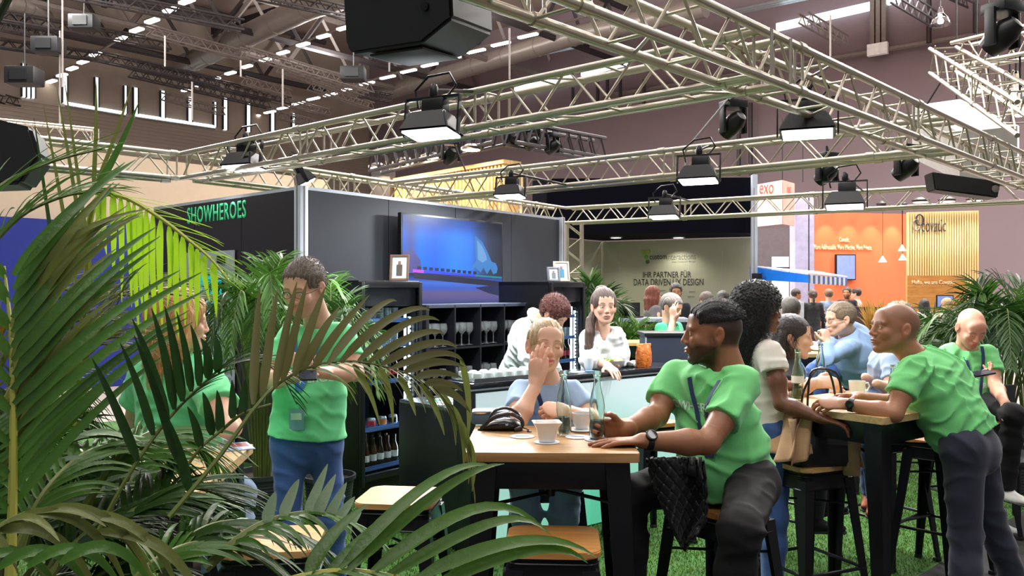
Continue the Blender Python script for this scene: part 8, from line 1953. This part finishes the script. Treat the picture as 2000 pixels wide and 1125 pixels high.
# black handbag lying on the table with looped strap
hb = zt(975, 840); M_leather = mat('black_leather', S(26, 25, 27), .3, var=.1, bump=.06, bscale=90, coat=.2)
e = empty('small_handbag', hb + V((0, .0, 0)), 'small black leather handbag lying at the left of the centre table', 'bag')
mb = MB(); vs = []
for k, (x, w_, h) in enumerate([(-.085, .006, .006), (-.07, .018, .016), (-.03, .036, .038), (.02, .044, .05), (.06, .04, .046), (.085, .024, .03), (.093, .008, .012)]):
    vs.append([mb.bm.verts.new((x, w_ * math.cos(a), max(.001, h * .5 + h * .5 * math.sin(a)))) for a in [i * math.pi / 8 for i in range(16)]])
for A, Bq in zip(vs, vs[1:]):
    for i in range(16): mb.bm.faces.new((A[i], A[(i + 1) % 16], Bq[(i + 1) % 16], Bq[i]))
mb.bm.faces.new(vs[0]); mb.bm.faces.new(vs[-1][::-1]); mb.build('bag_body', M_leather, e)
MB().path([V(q.tolist()) for q in spline([(-.07, -.03, .012), (-.035, -.045, .045), (0, -.045, .066), (.045, -.045, .07), (.085, -.04, .05), (.09, -.035, .02), (.06, -.045, .008)], 20)], .0075, 8).build('handle', M_leather, e)
MB().path([V(q.tolist()) for q in spline([(-.05, .02, .02), (-.02, .03, .07), (.03, .035, .082), (.075, .03, .06), (.09, .02, .03)], 16)], .006, 8).build('handle', M_leather, e)
MB().path([V(q.tolist()) for q in spline([(.09, -.01, .012), (.115, -.02, .005), (.11, -.05, .004), (.125, -.065, .004)], 10)], .003, 6).build('strap', M_leather, e)
MB().lathe([(0, 0), (.006, 0), (.006, .003), (0, .004)], n=12, M=Matrix.Translation((.03, -.045, .03)) @ Euler((1.3, 0, 0)).to_matrix().to_4x4()).build('stud', MATS['chrome'], e)
o = MB().box((0, 0, .03), (.16, .1, .06), bev=.02).build('bag_pouch', mat('blue_grey_pouch', S(84, 104, 120), .5, bump=.2)); o.location = zt(958, 827); tag(o, 'blue-grey pouch behind the small black handbag', 'pouch'); MB().box((0, -.051, .05), (.14, .003, .006)).build('zip', MATS['chrome'], o)
# right table things
def rt(px, py): return PZ(px, py, Tz)
bottle(rt(1558, 781), 'clear glass bottle with a white label at the left of the right table', 1.02, mat('greenish_bottle', (.72, .86, .66), .04, trans=1, var=0), M_label_white)
bottle(rt(1603, 757), 'clear glass bottle in the dark-haired woman\'s hands', 1.0)
bb_ = rt(1750, 806); e = bottle(rt(1744, 795), 'small clear bottle behind the leaning man\'s elbow', .8, None, M_label_white)
sc_ = rt(1674, 775); saucer(sc_, 'white saucer under the coffee cup on the right table', .062); cup(sc_ + V((0, 0, .008)), 'white coffee cup on a saucer on the right table', 1.0, rz=.1)
# rear table cups
for i, (px, py) in enumerate(((1582, 684), (1597, 685), (1614, 687))): c_ = PZ(px, py, Tz); saucer(c_, 'saucer under the white cup on the rear table, ' + ORD[i] + ' from the left', .06); cup(c_ + V((0, 0, .008)), 'white cup on the rear table, ' + ORD[i] + ' from the left', 1.0, rz=i)
# leaflet on the left table
o = MB().box((0, 0, .0015), (.1, .15, .003), bev=.0005).build('flyer', mat('flyer_print', S(150, 160, 200), .4, var=.6, scale=25)); o.location = PZ(462, 873, Tz); o.rotation_euler = (0, 0, .5); tag(o, 'small printed flyer at the far corner of the left table', 'flyer'); MB().box((.01, .02, .0034), (.06, .07, .0006)).build('picture', mat('flyer_red', S(140, 60, 60), .5), o)
# black tote bag and beige coat on the stool
sb = PX(1584, 4.08, .7712); e = empty('tote_bag', PX(1604, 4.04, .7712), 'black leather tote bag standing on the bar stool by the right table', 'bag', .18)
e.scale = (1.12, 1.0, 1.1)
mb = MB(); rings = []
for (w_, d_, z) in ((.13, .065, 0), (.145, .075, .02), (.15, .075, .12), (.135, .055, .2), (.12, .03, .235)): rings.append([mb.bm.verts.new((x, y, z)) for x, y in rr(w_ * 2, d_ * 2, d_ * .7)])
for A, Bq in zip(rings, rings[1:]):
    for i in range(len(A)): mb.bm.faces.new((A[i], A[(i + 1) % len(A)], Bq[(i + 1) % len(A)], Bq[i]))
mb.bm.faces.new(rings[0][::-1]); mb.bm.faces.new(rings[-1]); mb.build('bag_body', M_leather, e)
for s_ in (-1, 1): MB().path([V(q.tolist()) for q in spline([(-.08, s_ * .03, .22), (-.07, s_ * .02, .32), (-.03 + .02 * s_, s_ * .02, .41), (.05, s_ * .03, .40), (.08, s_ * .03, .30), (.075, s_ * .03, .22)], 20)], .005, 8).build('handle', M_leather, e)
# coat: draped sheets over both sides
def drape(par, name, m, cols, rows, fn, th=.006):
    vs, fs = [], []
    for j in range(rows + 1):
        for i in range(cols + 1): vs.append(fn(i / cols, j / rows))
    for j in range(rows):
        for i in range(cols): a = j * (cols + 1) + i; fs.append((a, a + 1, a + cols + 2, a + cols + 1))
    me = np_mesh(name, vs, fs); o = link(name, me, m, par); md = o.modifiers.new('thickness', 'SOLIDIFY'); md.thickness = th; md.offset = 0; return o
M_coat = cloth('beige_coat_wool', S(188, 148, 112), var=.12, bump=.3)
e = empty('beige_coat', sb + V((0, 0, .0)), 'beige coat draped around the black tote bag on the stool', 'coat', .22)
def f1(u, v):
    a = v; x = -.155 - .07 * a + .02 * math.sin(u * 14) * (.3 + a); y = -.13 + .25 * u + .02 * math.sin(a * 5); z = .245 - .20 * a ** 1.15 + .012 * math.sin(u * 9 + 2); return (x + .05 * (1 - a), y - .03 * a, z)
drape(e, 'coat_front', M_coat, 26, 16, f1)
def f2(u, v):
    a = v; x = .135 + .03 * a + .018 * math.sin(u * 13 + 1) * (.4 + a); y = -.13 + .22 * u; z = .21 - .22 * a + .01 * math.sin(u * 8); return (x, y - .02 * a, z)
drape(e, 'coat_back', M_coat, 22, 14, f2)
def f3(u, v): return (-.20 + .05 * u + .055 * math.sin(v * 3) * u, -.155 - .012 * math.sin(u * 12) - .03 * (1 - v), .22 - .20 * v + .02 * math.sin(u * 7))
drape(e, 'lapel', M_coat, 14, 14, lambda u, v: (-.19 + .12 * u, -.115 - .02 * math.sin(u * 9 + v * 3) - .025 * v, .235 - .22 * v * (1 - .25 * u)))
drape(e, 'sleeve', M_coat, 12, 12, lambda u, v: (.15 + .045 * math.cos(u * 6.28) * (1 - .2 * v), -.10 + .04 * math.sin(u * 6.28), .19 - .235 * v))
# dark band bag and white phone cable near the stool (the scarf end)
# black quilted jacket over the seated man's lap
e = empty('quilted_jacket', P(1325, 1070, 3.0), 'black quilted jacket hanging over the lap of the seated man in green', 'jacket'); 
Mq = mat('black_quilt', S(16, 16, 19), .42, var=.15, bump=.15, bscale=100, sheen=.1); inv = wm(e).inverted()
def jq(u, v):
    if v < .22:
        t = v / .22; p = P(1275 + 95 * u, 895 - 12 * math.sin(t * 1.5), 3.22 - .19 * t); p.z = .93 + .035 * math.sin(u * 3.0) - .012 * t
    else:
        t = (v - .22) / .78; xl = 1262 + 60 * t ** 1.2; xr = 1368 + 8 * math.sin(t * 3) - 22 * max(0, t - .72) / .28; px = xl + (xr - xl) * u; py = 893 + (182 - 40 * abs(u - .55) * 1.2 * t) * t; p = P(px, py, 3.02 - .05 * math.sin(u * 5 + t * 2) + .06 * t)
    q1 = abs(((u * 5 + v * 7) % 1) - .5) * 2; q2 = abs(((u * 5 - v * 7) % 1) - .5) * 2; puff = .010 * min(1, 3 * min(1 - q1, 1 - q2)); p.y -= puff; return tuple(inv @ p)
jo = drape(e, 'jacket_shell', Mq, 70, 96, jq, .014)
MB().path([V(jq(1.0, v)) + V((.004, -.008, 0)) for v in [.24 + .74 * k / 20 for k in range(20)]], .006, 6).build('piping', Mq, e)
# black chair behind the bald man
o = empty('dining_chair', PX(1985, 5.7, .011), 'black chair leg and seat at the right edge under the bald man\'s knee', 'chair', .3); MB().box((0, 0, .46), (.42, .42, .05), bev=.015).build('seat', M_black, o)
for sx in (-1, 1):
    for sy in (-1, 1): MB().tube((sx * .18, sy * .18, .44), (sx * .22, sy * .22, 0), .014, .010, n=8).build('leg', M_blackm, o)
MB().box((0, .2, .72), (.4, .03, .42), bev=.012).build('backrest', M_black, o)
